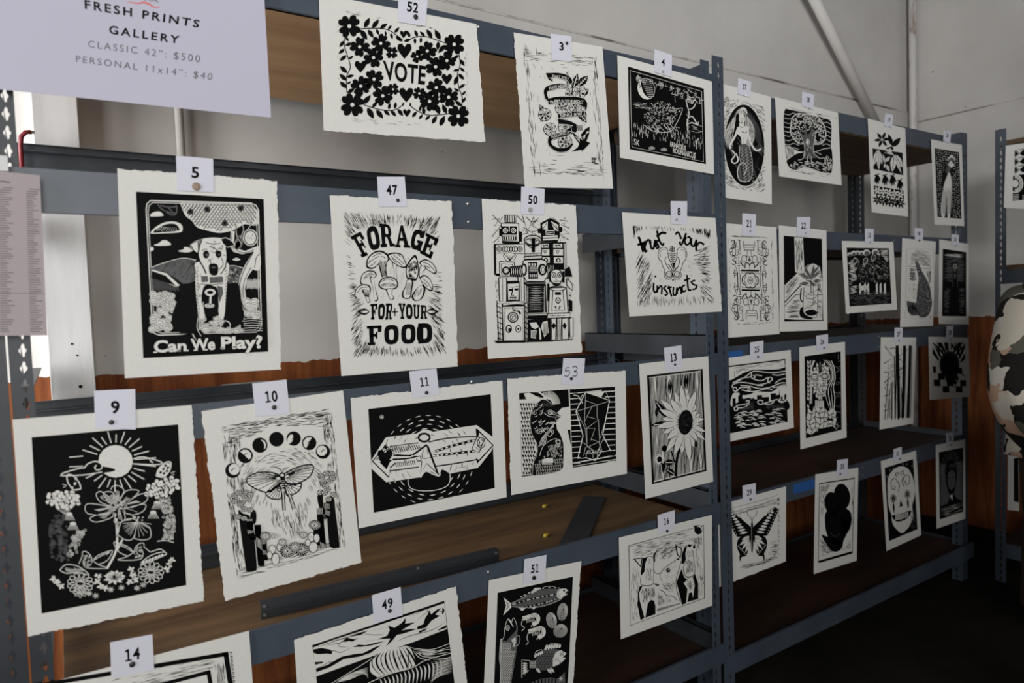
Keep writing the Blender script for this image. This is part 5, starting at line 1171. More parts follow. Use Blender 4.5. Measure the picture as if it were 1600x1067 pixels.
def a16(a):
    Q = [(158,303),(725,148),(730,700),(168,908)]; r = a.rnd
    frame4(a, Q, 5)
    a.hatch([(162,310),(640,182),(600,300),(480,360),(180,390)], 150, -12, 52, 2.6, 0, 5)
    a.hatch([(380,330),(520,290),(500,400),(390,420)], 60, -38, 44, 2.4, 0, 6)
    a.hatch([(650,230),(722,215),(728,690),(690,700)], 60, 82, 50, 2.2, 0, 6); a.hatch([(168,420),(235,470),(230,860),(172,890)], 45, 86, 50, 2.2, 0, 6); a.hatch([(560,240),(722,235),(722,300),(650,290)], 30, 25, 44, 2.4, 0, 5)
    a.ell(684, 182, 31, 36, 0); a.fill([(655,165),(640,150),(712,150),(712,165),(684,172)], 0); a.ell(690, 176, 22, 26, 1); a.ell(683, 184, 22, 25, 0)
    # cow in the middle
    a.fill([(330,470),(400,500),(440,455),(530,400),(548,420),(540,500),(520,560),(540,740),(370,790),(350,620)], 1)
    a.line([(340,480),(362,512),(395,512),(412,490),(450,455),(500,420),(535,395)], 4.5); a.line([(552,420),(540,470),(515,560),(520,640),(548,730)], 4.5); a.line([(395,512),(395,545),(410,575)], 3.5); a.line([(525,402),(538,410)], 12)
    a.ell(455, 488, 14, 15, 0); a.ring(455, 488, 18, 16, 2); a.ell(458, 484, 4, c=1)
    a.fill([(345,420),(342,370),(385,320),(358,372),(352,430)], 0); a.line([(385,322),(362,400),(350,430)], 2)
    a.line([(385,635),(420,650),(445,680),(490,685),(520,715)], 5); a.hatch([(400,590),(520,560),(510,660),(420,650)], 46, 30, 40, 2, 0, 20); a.hatch([(370,640),(430,680),(530,720),(370,770)], 50, 86, 44, 1.8, 0, 8); a.hatch([(400,460),(530,420),(500,560),(410,560)], 24, -35, 30, 1.6, 0, 15)
    for k in range(34): x = 372+k*5.2; a.line([(x, 778-k*1.25), (x+2, 800-k*1.7)], 3, 0, False)
    # left dog
    a.fill([(235,610),(250,600),(345,600),(372,640),(362,720),(360,820),(345,835),(280,850),(245,868),(225,760)], 1)
    a.fill([(238,612),(262,604),(235,660),(240,720),(275,850),(245,868),(225,760),(225,660)], 0); a.fill([(300,740),(325,712),(348,720),(358,760),(358,822),(282,848)], 0, False)
    a.fill([(190,402),(262,392),(250,470),(215,430)], 0); a.fill([(204,406),(252,400),(244,452),(222,425)], 1)
    a.fill([(262,402),(300,382),(330,388),(340,410),(340,500),(345,560),(340,590),(300,602),(258,596),(245,560),(255,500)], 1, True)
    a.fill([(262,402),(300,385),(280,440),(275,500),(250,530),(248,500)], 0); a.line([(262,400),(330,384),(345,420),(345,520),(340,590),(300,602),(250,594),(246,545)], 3.5)
    a.hatch([(285,470),(335,470),(335,570),(285,580)], 60, 75, 22, 2, 0, 12); a.hatch([(245,620),(350,610),(360,700),(270,740)], 110, 84, 34, 2.2, 0, 10)
    a.ell(314, 410, 6, 5, 0); a.line([(306,440),(312,420),(320,445)], 2.5); a.line([(247,598),(300,606),(345,592),(378,610)], 6); a.line([(248,596),(300,602),(342,590)], 2.5, 1); a.fill([(352,585),(388,595),(378,615)], 2)
    # right dog
    a.fill([(560,500),(665,505),(685,600),(682,705),(560,750),(540,700),(518,590)], 1)
    a.fill([(555,480),(575,540),(600,560),(572,585),(600,630),(590,740),(558,750),(545,690),(517,580)], 0); a.fill([(655,505),(682,590),(682,706),(640,718),(655,600),(640,540)], 0); a.fill([(612,660),(635,655),(645,715),(600,730)], 0)
    a.fill([(507,295),(560,322),(548,400),(520,372)], 0); a.fill([(520,308),(552,330),(545,385),(528,368)], 1)
    a.fill([(585,305),(640,300),(652,420),(655,500),(620,540),(585,540),(565,480),(580,400)], 1, True)
    a.fill([(582,308),(598,300),(585,360),(588,410),(570,440),(555,440),(556,370)], 0); a.line([(585,420),(568,480),(585,535),(610,545),(645,530),(658,490),(650,420),(640,340)], 4); a.line([(572,490),(590,535),(640,532),(655,500)], 6); a.line([(572,494),(590,538),(640,536),(655,504)], 2, 1)
    a.ell(615, 302, 15, 11, 0); a.ell(650, 314, 9, 12, 0); a.line([(600,300),(640,296),(656,306)], 5)
    a.hatch([(590,400),(645,400),(645,520),(590,525)], 80, 86, 28, 2.2, 0, 8); a.hatch([(595,330),(640,330),(640,400),(595,400)], 24, 80, 22, 2, 0, 8); a.hatch([(590,560),(645,560),(640,640),(605,640)], 46, 88, 26, 2, 0, 6)

def a14(a):
    a.line([(150,745),(1190,570)], 22, 0, False); a.line([(1175,565),(1205,760),(1210,900)], 26, 0, False)
    a.line([(120,800),(135,1100),(1270,900),(1205,760)], 22, 0, False); a.line([(150,745),(120,800)], 20, 0, False)
    a.line([(915,712),(1095,664)], 20, 0, False); a.line([(1085,660),(1125,900)], 22, 0, False); a.line([(915,712),(600,790),(610,900)], 20, 0, False)
    a.hatch([(640,700),(1140,590),(1150,640),(640,770)], 40, -14, 90, 2.6, 0, 3); a.hatch([(1120,620),(1165,600),(1180,760),(1130,760)], 50, 84, 40, 2.4, 0, 4)
    a.hatch([(560,700),(1150,560),(1150,580),(560,725)], 10, -14, 60, 3, 0, 3)
    for k in range(26): x = 1196+k*.7; y = 560+k*7; a.line([(x, y), (x+13, y+(-3 if k % 3 else 4))], 3.2, 0, False)

def a49(a):
    r = a.rnd
    F = [(255,575),(1355,205),(1440,891),(1530,1200),(400,1600),(290,860)]
    a.fill(F, 0)
    a.fill([(262,595),(420,535),(700,445),(1000,345),(1200,278),(1355,225),(1365,300),(1378,440),(1100,548),(760,665),(288,835),(270,700)], 1)
    a.fill([(400,640),(300,650),(268,640),(262,610),(330,598),(400,610),(425,628),(415,650),(380,645)], 0, False)
    D = [[(500,545),(545,512),(600,525),(640,515),(590,545),(560,540),(530,548)], [(560,505),(650,470),(720,455),(660,490),(600,500)], [(590,590),(640,570),(700,575),(800,550),(860,545),(760,575),(660,590)], [(500,670),(600,650),(680,640),(780,590),(830,575),(740,640),(650,670),(600,678),(520,690),(400,760),(290,800),(285,770),(380,740)], [(880,495),(900,450),(885,410),(940,430),(1000,390),(1035,345),(1030,395),(1110,385),(1000,450),(1080,440),(1130,440),(1010,480),(960,490),(920,540),(870,585),(905,520),(800,525)], [(1130,420),(1180,400),(1195,350),(1215,320),(1230,280),(1245,320),(1290,280),(1330,265),(1280,320),(1320,330),(1250,370),(1200,430),(1130,445)], [(1310,440),(1375,405),(1375,430),(1300,455)], [(1140,460),(1215,430),(1200,450),(1150,475)], [(275,715),(340,712),(350,722),(280,738)], [(1340,262),(1358,285),(1345,320),(1335,310)]]
    for P in D: a.fill(P, 0)
    for p in [[(300,590),(420,550),(560,500)],[(560,590),(500,590),(470,575),(510,545),(560,540)],[(290,650),(400,640),(430,620),(480,635),(520,625),(585,590)],[(290,770),(360,735),(400,715),(430,720),(390,735)],[(430,535),(520,520),(640,470)],[(760,450),(900,420)],[(700,540),(860,520)],[(1040,330),(1130,310),(1200,270),(1210,300),(1130,360)],[(960,545),(1060,500),(1250,450),(1360,385)],[(1150,500),(1300,470)],[(680,480),(780,490),(850,485)],[(1290,300),(1340,290),(1355,262)],[(610,700),(800,620)],[(1020,520),(1180,470)],[(370,575),(470,560),(520,540)]]: a.line(p, 5, 0, True, 1)
    # central dome of stripes
    a.line([(420,891),(730,700),(810,640),(880,620),(1000,590),(1060,590),(1100,600),(1250,610),(1400,560)], 4.5, 1)
    a.fill([(735,720),(760,690),(830,630),(880,625),(960,600),(1040,578),(1080,610),(1130,740),(1000,790),(900,810),(800,845),(735,800)], 1, False)
    for k in range(11):
        x = 745+k*34; t = k/10
        a.line([(800+k*26, 645-k*6), (x+10+k*2, 690-k*4), (x+18+k*6, 760-k*2), (830+k*30, 830-k*9)], 17 if k % 2 else 9, 0, True, 1)
    a.line([(735,720),(722,760),(745,810),(795,850)], 9, 0)
    a.line([(980,610),(1000,640),(985,700),(1020,770)], 5, 0); a.line([(1030,600),(1060,640),(1055,700),(1060,770)], 9, 0, True, 1)
    for k in range(5): a.line([(1095+k*15,620+k*2),(1150+k*26,680-k*12),(1240+k*40,700-k*28)], 6, 1, True, 1)
    a.line([(1100,610),(1250,625),(1405,608)], 9, 1, True, 1); a.line([(1110,640),(1260,650),(1400,632)], 6, 1, True, 1)
    # lower ridge stripes
    a.line([(720,891),(900,815),(1090,762),(1200,700),(1410,640)], 6, 1)
    for k in range(16): 
        x = 820+k*33; y = 880-k*11; a.line([(x, y-22+ (k % 3)*2), (x+16, y+25), (x+8, y+110)], 13, 1, True, 1)
    for k in range(12): a.line([(1240+k*2, 891-k*18), (1300+k*6, 840-k*14), (1420, 800-k*12)], 8 if k % 2 else 4, 1, True, 1)
    for k in range(10): a.line([(450+k*12,891-k*3),(560+k*14,820-k*1),(720,760+k*10)], 7, 1, True, 1)
    for k in range(20): a.line([(480+k*30, 1150), (560+k*30, 1000+k), (700+k*30, 950)], 6, 1, True, 1)

def a51(a):
    r = a.rnd
    a.fill([(193,340),(800,210),(770,880),(740,1300),(150,1500),(165,1067)], 0)
    # trout
    a.fill([(300,425),(370,405),(430,362),(520,310),(600,290),(660,290),(700,305),(745,310),(765,325),(740,345),(760,350),(735,370),(690,400),(600,435),(500,455),(400,462),(340,455)], 2, True)
    a.line([(300,425),(400,380),(480,322),(560,295),(620,287),(690,300)], 3, 1); a.line([(310,450),(400,462),(520,455),(620,430),(700,395)], 3, 1)
    a.fill([(668,370),(672,330),(690,310),(735,305),(762,318),(735,340),(758,350),(725,365),(700,395)], 1, False); a.ell(728, 322, 8, 9, 0); a.line([(690,318),(680,345),(700,385)], 3, 0); a.line([(738,345),(762,342)], 4, 0, False)
    for p, n in (([(385,372),(470,330),(560,302),(680,300)], 9), ([(295,440),(420,402),(540,375),(655,352)], 14), ([(395,462),(500,438),(600,412),(662,388)], 10)):
        s_ = smooth(p, False, 8); a.line(p, 17, 0)
        for k in range(n): x, y = s_[int((k+.3)/n*(len(s_)-1))]; a.ell(x, y, 8.5, 5, 1, -12, 8)
    a.fill([(300,425),(240,378),(262,440),(238,522),(305,455)], 1); a.fill([(288,428),(258,408),(272,440),(256,490),(290,450)], 0)
    for k in range(7): a.line([(290,430+k*4),(252+k % 2*5,395+k*18)], 4, 1, False)
    for q in ([(460,340),(490,300),(535,298),(520,318),(470,345)], [(360,458),(420,460),(395,485),(378,478)], [(460,455),(512,448),(480,475)]):
        a.fill(q, 1)
        for k in range(3): a.line([(q[0][0]+10+k*14, q[0][1]-2), (q[0][0]+20+k*14, q[0][1]+(-20 if q[0][1] < 400 else 14))], 2, 0, False)
    # prawns
    for dx, dy in ((0, 0), (45, 105)):
        a.line([(395+dx,548+dy),(440+dx,535+dy),(490+dx,520+dy),(515+dx,535+dy),(512+dx,570+dy),(475+dx,595+dy)], 34, 1)
        a.line([(392+dx,550+dy),(385+dx,600+dy),(408+dx,620+dy),(385+dx,648+dy)] if dy == 0 else [(435+dx-0,650),(440+dx,680),(435+dx,730),(420+dx,755)][:0] or [(440,660),(428,700),(438,740),(420,758)], 5, 1)
        for k in range(6): a.line([(425+dx+k*12,550+dy-k*2),(428+dx+k*11,582+dy-k*3)], 4, 1, False)
        for k in range(7): t = k*.42; a.line([(455+dx+k*10,512+dy),(452+dx+k*9,550+dy+k*4)], 2.6, 0, False)
        for k in range(10): a.line([(400+dx+k*8,540+dy),(404+dx+k*8,552+dy)], 2, 0, False)
        a.line([(480+dx,590+dy),(460+dx,610+dy)], 7, 1, False); a.line([(485+dx,590+dy),(482+dx,612+dy)], 7, 1, False)
    # oysters
    for x, y, rx, ry, t in ((714,492,40,70,8),(625,560,40,62,-12),(697,645,56,50,-35)):
        a.ell(x, y, rx, ry, 2, t)
        for k in range(6): a.ring(x+k*1.5, y-k*3, rx*(1-k*.15), ry*(1-k*.15), 2.8, 1, t)
    # left fish, head up
    a.fill([(245,690),(250,620),(275,548),(300,590),(318,542),(342,585),(345,640),(300,690),(240,740)], 0, False)
    a.line([(318,612),(278,548),(250,620),(240,700),(215,720)], 4, 1); a.line([(278,550),(318,612)], 9, 1, False); a.line([(300,595),(318,540),(345,600),(345,660)], 4, 1); a.ring(272, 622, 14, 20, 5, 1); a.ring(272, 622, 5, 10, 3, 1)
    a.fill([(215,720),(262,728),(340,640),(350,700),(345,800),(325,930),(300,1067),(290,1250),(225,1250),(215,1000),(205,860)], 2, False)
    for i in range(58):
        for j in range(9):
            x = 222+j*14+(i % 2)*7-i*.25; y = 742+i*10; 
            if x > 342-i*1.5 or (y < 800 and x > 300): continue
            a.line([(x-5, y), (x-4, y+8), (x+3, y+9)], 3.4, 1, False)
    a.line([(215,712),(208,800),(206,880),(215,960),(212,1067)], 4, 1)
    for k in range(12): a.ell(222-k*.7, 715+k*16, 4, 7, 1, 0, 7)
    for k in range(6): a.leaf(295+k*5, 720+k*8, 340+k*5-k*k*1.5, 690+k*16, 17, 1); 
    a.fill([(262,728),(345,645),(350,680),(300,720)], 2); a.line([(345,684),(368,690),(368,730),(350,762),(310,775)], 3, 1)
    # round scaly fish
    a.fill([(480,905),(520,850),(570,800),(640,790),(700,805),(742,825),(718,860),(740,862),(700,910),(640,938),(560,965),(500,945)], 2, True)
    for i in range(7):
        for j in range(8):
            x = 500+j*22+(i % 2)*11; y = 822+i*21
            if x > 655-i*3 or x < 480+abs(i-4)*16 or y > 958: continue
            a.ring(x, y, 11, 12, 3.5, 0, 0, 8, 0, 190)
    a.fill([(635,935),(635,870),(660,815),(700,800),(745,826),(712,862),(742,860),(715,890),(680,915)], 1); a.ring(706, 830, 13, 18, 4, 0); a.ell(706, 832, 6, 8, 2)
    for k in range(10): a.line([(642+k*6, 860+abs(k-3)*6), (646+k*7, 880+abs(k-3)*5)], 1.8, 0, False)
    for k in range(6): a.leaf(575+k*22, 800-k*3, 590+k*21, 752-k*2+(k == 5)*8, 22, 1)
    for k in range(5): a.leaf(492+k*14, 862-k*7, 490+k*15, 830-k*7, 15, 1)
    a.line([(485,862),(500,812),(545,795)], 4, 1); a.line([(560,800),(620,748),(690,752)], 3, 1)
    a.fill([(385,875),(445,885),(485,905),(500,935),(440,965),(382,1025)], 0); a.line([(450,885),(385,878),(384,1022),(440,962)], 5, 1, False)
    for k in range(5): a.leaf(388, 905+k*22, 432, 908+k*13, 15, 1)
    for k in range(12): a.ring(455+(k % 4)*11, 895+(k//4)*20, 6, 8, 3, 1)
    for x, y in ((520,965),(610,970),(632,962)): a.leaf(x-20, y-20, x+15, y+18, 24, 1); a.line([(x-14, y-10), (x+8, y+12)], 2, 0, False)
    # striped fish
    a.fill([(460,1060),(520,1035),(620,1020),(680,1030),(730,975),(735,1060),(650,1120),(500,1130)], 2, False)
    for k in range(7): a.line([(490+k*28,1040-k*3),(484+k*28,1110)], 11, 0, False)
    for k in range(6): t = k*1.05; a.line([(698,1030),(698+16*math.cos(t),1030+20*math.sin(t))], 5, 1, False)
def a17(a):
    r = a.rnd
    a.fill([(92,200),(432,305),(432,905),(100,840)], 1)
    av = smooth([(275,275),(370,350),(420,560),(380,760),(280,850),(190,780),(140,560),(180,350)])
    a.hatch([(95,200),(432,300),(432,900),(100,850)], 330, lambda x, y: 30 if (x > 280) == (y < 560) else -35, 40, 3, 0, 10, [av])
    a.ell(280, 565, 143, 288, 1, -2, 40); a.ell(280, 565, 138, 283, 0, -2, 40)
    for k in range(26):
        x0 = 150+r.random()*240; y0 = 330+r.random()*440
        if ((x0-280)/120)**2+((y0-565)/250)**2 > 1: continue
        a.line([(x0, y0), (x0+30, y0+45), (x0+45, y0+100)], 5, 2, True, 1)
    for k in range(12): a.line([(250+k*6,300+k*3),(300+k*8,380+k*8),(345+k*5,480+k*14)], 2.4, 2, True, 1)
    # hair
    for k in range(46):
        s_ = -1 if k % 2 else 1; q = r.random()
        a.line([(255+s_*8, 320+r.uniform(-12, 12)), (255+s_*(30+q*40), 335+q*60), (250+s_*(35+q*70), 420+q*50), (240+s_*(50+q*50), 520+r.uniform(-30, 40)), (235+s_*(30+r.random()*60), 560+r.random()*30)], 3.4, 1, True, 1)
    a.fill([(240,330),(262,302),(290,310),(300,345),(285,350),(245,360)], 1, True)
    for k in range(6): a.line([(245+k*8,320),(238+k*9,352)], 1.8, 0, False)
    # face, torso, arms
    a.ell(262, 382, 21, 34, 1); a.fill([(250,405),(275,405),(280,430),(305,438),(300,500),(288,560),(262,566),(255,510),(228,480),(240,432)], 1, True)
    for x in (253, 271): a.ell(x, 378, 4.5, 3, 0, 0, 7)
    a.line([(262,380),(260,395),(265,396)], 2, 0); a.line([(255,404),(268,404)], 3, 0); a.line([(244,430),(262,442),(284,430)], 2.6, 0); a.line([(262,470),(285,478),(300,462)], 5, 0); a.line([(266,500),(286,500)], 2, 0); a.line([(275,505),(275,560)], 1.6, 0)
    a.line([(236,440),(215,500),(185,555),(180,590)], 14, 1); a.line([(302,440),(305,490),(330,560),(360,600),(395,590)], 13, 1)
    for k in range(10): a.line([(345+k*4,585+k*3),(385+k*2,560+k*9)], 2.4, 1, True, 1)
    a.line([(190,600),(215,630),(190,670),(210,690),(235,670),(222,620)], 9, 1)
    # tail
    a.fill([(240,570),(298,560),(318,640),(325,720),(320,790),(290,818),(245,812),(225,760),(235,700),(275,690),(282,740),(265,770),(258,750),(250,640)], 2, True)
    for i in range(22):
        for j in range(5):
            x = 250+j*15+(i % 2)*6+i*.8; y = 580+i*11
            if y > 760 and j > 5: continue
            a.ring(x, y, 6, 6, 2.2, 1 if (i+j) % 2 else 0, 0, 6, 0, 180)
    a.line([(240,575),(235,640),(250,700)], 3, 1); a.line([(300,562),(322,650),(326,740),(315,800),(285,820)], 3.5, 1); a.line([(285,822),(240,810),(222,760),(238,700),(275,692),(285,735),(268,768)], 5, 1)
    for k in range(12): a.line([(290+k*4,790+k*2),(300+k*7,730-k*8)], 2, 2, True, 1)

def a18(a):
    r = a.rnd
    P = [(560,320),(600,318),(720,345),(830,375),(878,400),(885,480),(880,580),(890,650),(885,735),(850,755),(780,740),(700,715),(640,735),(590,715),(570,640),(560,540),(552,420)]
    a.fill(P, 0, True)
    for k in range(9):
        y = 345+k*30; a.line([(555,y),(590,y+8),(620,y-4),(660,y+10)], 3.2, 1); a.line([(820,y+40),(850,y+30),(882,y+46)], 3.2, 1)
    a.fill([(565,568),(600,575),(650,605),(690,612),(620,640),(578,665)], 1); 
    for k in range(7): a.line([(570+k*9,572+k*3),(582+k*7,600+k*5),(580+k*10,655-k*5)], 3.5, 0)
    a.fill([(575,668),(640,625),(700,615),(780,610),(830,580),(884,588),(888,740),(850,752),(700,712),(640,732),(592,712)], 0, True); a.line([(575,665),(640,622),(700,610),(760,612),(830,590),(880,582)], 4, 1)
    C = [(600,420),(612,370),(650,342),(690,345),(720,350),(760,352),(800,375),(830,415),(848,470),(842,520),(815,555),(770,560),(700,555),(660,555),(620,520),(597,470)]
    a.fill(C, 1, True); a.fill([(720+(x-720)*.95, 455+(y-455)*.95) for x, y in C], 0, True)
    for k in range(430):
        x, y = r.uniform(600, 845), r.uniform(345, 560)
        if not inside((x, y), C): continue
        if abs(x-715) < 55 and y > 430 and r.random() < .7: continue
        t = r.uniform(0, 3.14); l = 6; a.line([(x-l*math.cos(t), y-l*math.sin(t)), (x+l*math.cos(t), y+l*math.sin(t))], 4.2, 1, False)
    T = [(690,640),(698,580),(680,520),(650,460),(665,470),(695,500),(700,430),(712,430),(716,500),(740,470),(745,420),(755,425),(752,500),(775,470),(768,520),(758,580),(765,625),(790,650),(700,660)]
    a.fill(T, 2); a.line(T[:4], 3, 1); a.line(T[12:17], 3, 1); a.ell(719, 542, 13, 22, 1); a.ring(719, 542, 8, 15, 3); 
    for k in range(26): x = r.uniform(690, 765); y = r.uniform(560, 640); a.line([(x, y), (x+3, y+18)], 2, 0 if k % 2 else 1, False)
    for p in [[(700,630),(680,660),(650,668)],[(740,640),(745,690),(760,700)],[(760,625),(800,655),(830,650)],[(715,640),(712,700),(695,690)],[(770,610),(810,630)]]: a.line(p, 9, 2); a.line(p, 3, 1)
    for k in range(90):
        x = r.uniform(585, 885); y = 680+r.uniform(0, 55)
        if not inside((x, y), P): continue
        a.line([(x, y), (x+10, y+r.uniform(-6, 6)), (x+18, y+6)], 3.6, 1, True, 1)
    for k in range(30): x = r.uniform(820, 884); y = r.uniform(630, 740); a.line([(x, y), (x+r.uniform(-4, 8), y+16)], 3.4, 1, False)
    a.hatch([(530,285),(925,370),(925,400),(530,300)], 12, 14, 40, 2); a.hatch([(560,730),(910,770),(905,790),(560,745)], 14, 5, 40, 2)

def star5(a, x, y, L, w, n, t0, c=0, f=1.0):
    for k in range(n): t = t0+k*2*math.pi/n; a.leaf(x+L*.08*math.cos(t), y+L*.08*math.sin(t), x+L*f*math.cos(t), y+L*math.sin(t), w, c)
def a19(a):
    m = quadmap([(108,198),(340,240),(352,800),(125,780)])
    for x, y, L, w in ((185,282,62,24),):
        star5(a, x, y, L, w, 6, -.1)
    for q in [(262,335,325,268,44),(262,330,232,238,34),(215,352,255,340,16),(250,330,270,365,20)]: a.leaf(*q)
    a.fill([(112,348),(340,382),(345,552),(120,505)], 0)
    for q in [(150,362,120,480,34),(155,360,160,512,30),(158,360,185,470,26),(275,400,262,525,46),(280,395,338,492,46),(268,395,212,362,24),(210,450,245,410,24),(205,462,190,392,18),(215,470,240,525,24),(205,462,200,500,16),(275,405,330,540,20)]: a.leaf(*q, 1, 0)
    a.line([(200,380),(275,400)], 4, 1, False)
    for x, y, L in ((145,548,60),(205,550,66),(262,552,66),(318,588,62)):
        for k in range(4): t = .7+k*.5; a.leaf(x, y, x+L*.55*math.cos(t), y+L*1.3*math.sin(t), 18)
        a.leaf(x, y, x-24, y+8, 10); a.leaf(x, y, x+20, y-8, 10)
    a.fill([(120,630),(345,668),(350,735),(125,695)], 0)
    for k in range(5): star5(a, 148+k*43, 668+k*8, 34, 13, 6, k*.5, 1)
    for k in range(5): star5(a, 150+k*43, 738+k*7, 42, 14, 7, k*.7, 0)
def a20(a):
    r = a.rnd; Q = [(583,347),(768,378),(787,882),(605,868)]; m = quadmap(Q)
    a.fill(Q, 0)
    for i in range(30):
        for j in range(11):
            u = .05+(j+r.random()*.6)/11.8; v = .02+(i+r.random()*.5)/30.8; x, y = m(u, v)
            if ((u-.62)**2/.05+(v-.28)**2/.02) < .3 or (abs(u-.42) < .2-abs(v-.75)*.1 and v > .42): continue
            a.line([(x-3.2, y), (x+r.uniform(2, 5), y+r.uniform(-4, 5))], 4.4, 1, False)
    a.leaf(708, 470, 712, 395, 60, 1); a.ell(710, 445, 24, 26, 2); a.fill([(685,470),(705,440),(735,480),(700,500)], 1)
    a.fill([(655,480),(670,470),(680,500),(672,560),(655,612),(640,612),(650,550)], 0, True); a.ell(685, 512, 20, 28, 2); a.ring(690, 505, 16, 20, 3, 0)
    a.fill([(668,580),(690,530),(705,560),(712,640),(700,860),(680,862),(672,700),(660,860),(632,850),(640,700),(655,620)], 1, True)
    for k in range(14): x = 640+k*5; a.line([(x+8,640+(k*13) % 50),(x,845)], 2, 2, False)
def glyphrow(a, s_, x, y, w, h, mirror=False, flip=False, t=.02):
    def fn(u, v): 
        if mirror: u = 1-u
        if flip: v = 1-v
        return (x+w*u, y+h*(1-v))
    a.text(s_, fn, 0, bold=t)
def a21(a):
    # ornamental lettering mirrored left-right and top-bottom about the centre
    cx, cy_ = 240, 600
    def both(fn):
        for sx in (1, -1):
            for sy in (1, -1): fn(sx, sy)
    def L(pts, w=6, sm=True):
        both(lambda sx, sy: a.line([(cx+sx*x+(-.02*sy*y)*0+y*sy*.04, cy_+sy*y+sx*x*.02) for x, y in pts], w, 0, sm))
    def R(x, y, rx, ry, w=5): both(lambda sx, sy: a.ring(cx+sx*x+sy*y*.04, cy_+sy*y+sx*x*.02, rx, ry, w))
    L([(-45,-308),(-45,-262),(-32,-262)], 5, False); L([(0,-280),(-38,-280)], 5, False); L([(0,-262),(-38,-262)], 4, False); L([(-40,-308),(-48,-308)], 5, False)
    L([(-38,-235),(-38,-262)], 5, False); L([(0,-240),(-38,-240)], 5, False); L([(-12,-240),(-20,-190)], 4, False); L([(-25,-190),(-12,-190)], 5, False)
    L([(-72,-318),(-72,-245)], 6, False); L([(-95,-318),(-60,-318)], 4, False); L([(-80,-245),(-64,-245)], 5, False)
    L([(-140,-300),(-130,-315),(-112,-312),(-112,-298),(-130,-285),(-108,-272),(-110,-255),(-135,-255)], 6)
    R(-130, -262, 10, 12, 4); R(-105, -290, 9, 10, 4); L([(-118,-312),(-100,-270)], 4)
    L([(-110,-262),(-110,-200)], 6, False); L([(-130,-262),(-80,-262)], 4, False); L([(-98,-240),(-98,-205),(-80,-205)], 4, False); L([(-98,-222),(-82,-222)], 4, False); L([(-98,-240),(-80,-240)], 4, False)
    R(-145, -235, 12, 16, 4); R(-140, -212, 10, 12, 4); R(-76, -222, 9, 14, 4); L([(-150,-198),(-120,-196),(-90,-198)], 5)
    L([(-140,-180),(-128,-192),(-112,-185),(-118,-170),(-135,-160),(-112,-148),(-112,-130),(-132,-122),(-140,-132)], 6); R(-108, -165, 9, 14, 4); L([(-125,-150),(-100,-130)], 4)
    L([(-85,-185),(-85,-130)], 5, False); L([(-92,-185),(-78,-185)], 4, False); L([(-95,-130),(-72,-130)], 4, False)
    R(-42, -170, 20, 28, 5); L([(0,-195),(-4,-150)], 4, False); L([(-12,-150),(0,-180)], 5, False)
    L([(-75,-150),(-55,-118),(-40,-110)], 9); L([(-38,-95),(-36,-128),(-20,-140),(-4,-128),(0,-115)], 8); L([(0,-128),(0,-85)], 4, False)
    L([(-130,-52),(-112,-115),(-98,-52)], 6, False); L([(-122,-75),(-104,-75)], 4, False); L([(-135,-52),(-90,-52)], 4, False); L([(-100,-115),(-75,-115)], 5, False); L([(-86,-115),(-86,-60)], 6, False)
    L([(-72,-78),(0,-78)], 14, False); L([(-72,-60),(0,-60)], 3, False)
    L([(-100,-50),(-100,0)], 7, False); L([(-128,-40),(-100,-40)], 5, False); L([(-125,-45),(-125,-20)], 5, False); L([(-135,52),(-105,56)], 4)
    L([(-80,-48),(-80,0)], 5, False); L([(-88,-52),(-60,-52)], 3, False)
    L([(-64,0),(-60,-25),(-42,-35),(-30,-55),(-8,-60),(0,-48)], 8); L([(-50,0),(-42,-18),(-30,-30)], 5); R(0, 0, 20, 26, 5); L([(0,-16),(-5,0)], 3, False); L([(0,-5),(-14,0)], 3, False); L([(-60,-20),(-60,0)], 3)
    a.hatch([(65,240),(400,250),(400,268),(65,258)], 30, 2, 60, 2.4); a.hatch([(405,260),(418,260),(428,930),(412,930)], 40, 88, 40, 2); a.hatch([(60,250),(72,250),(92,900),(80,900)], 22, 88, 30, 1.8); a.hatch([(130,935),(420,925),(420,945),(130,960)], 30, -3, 26, 2.2)
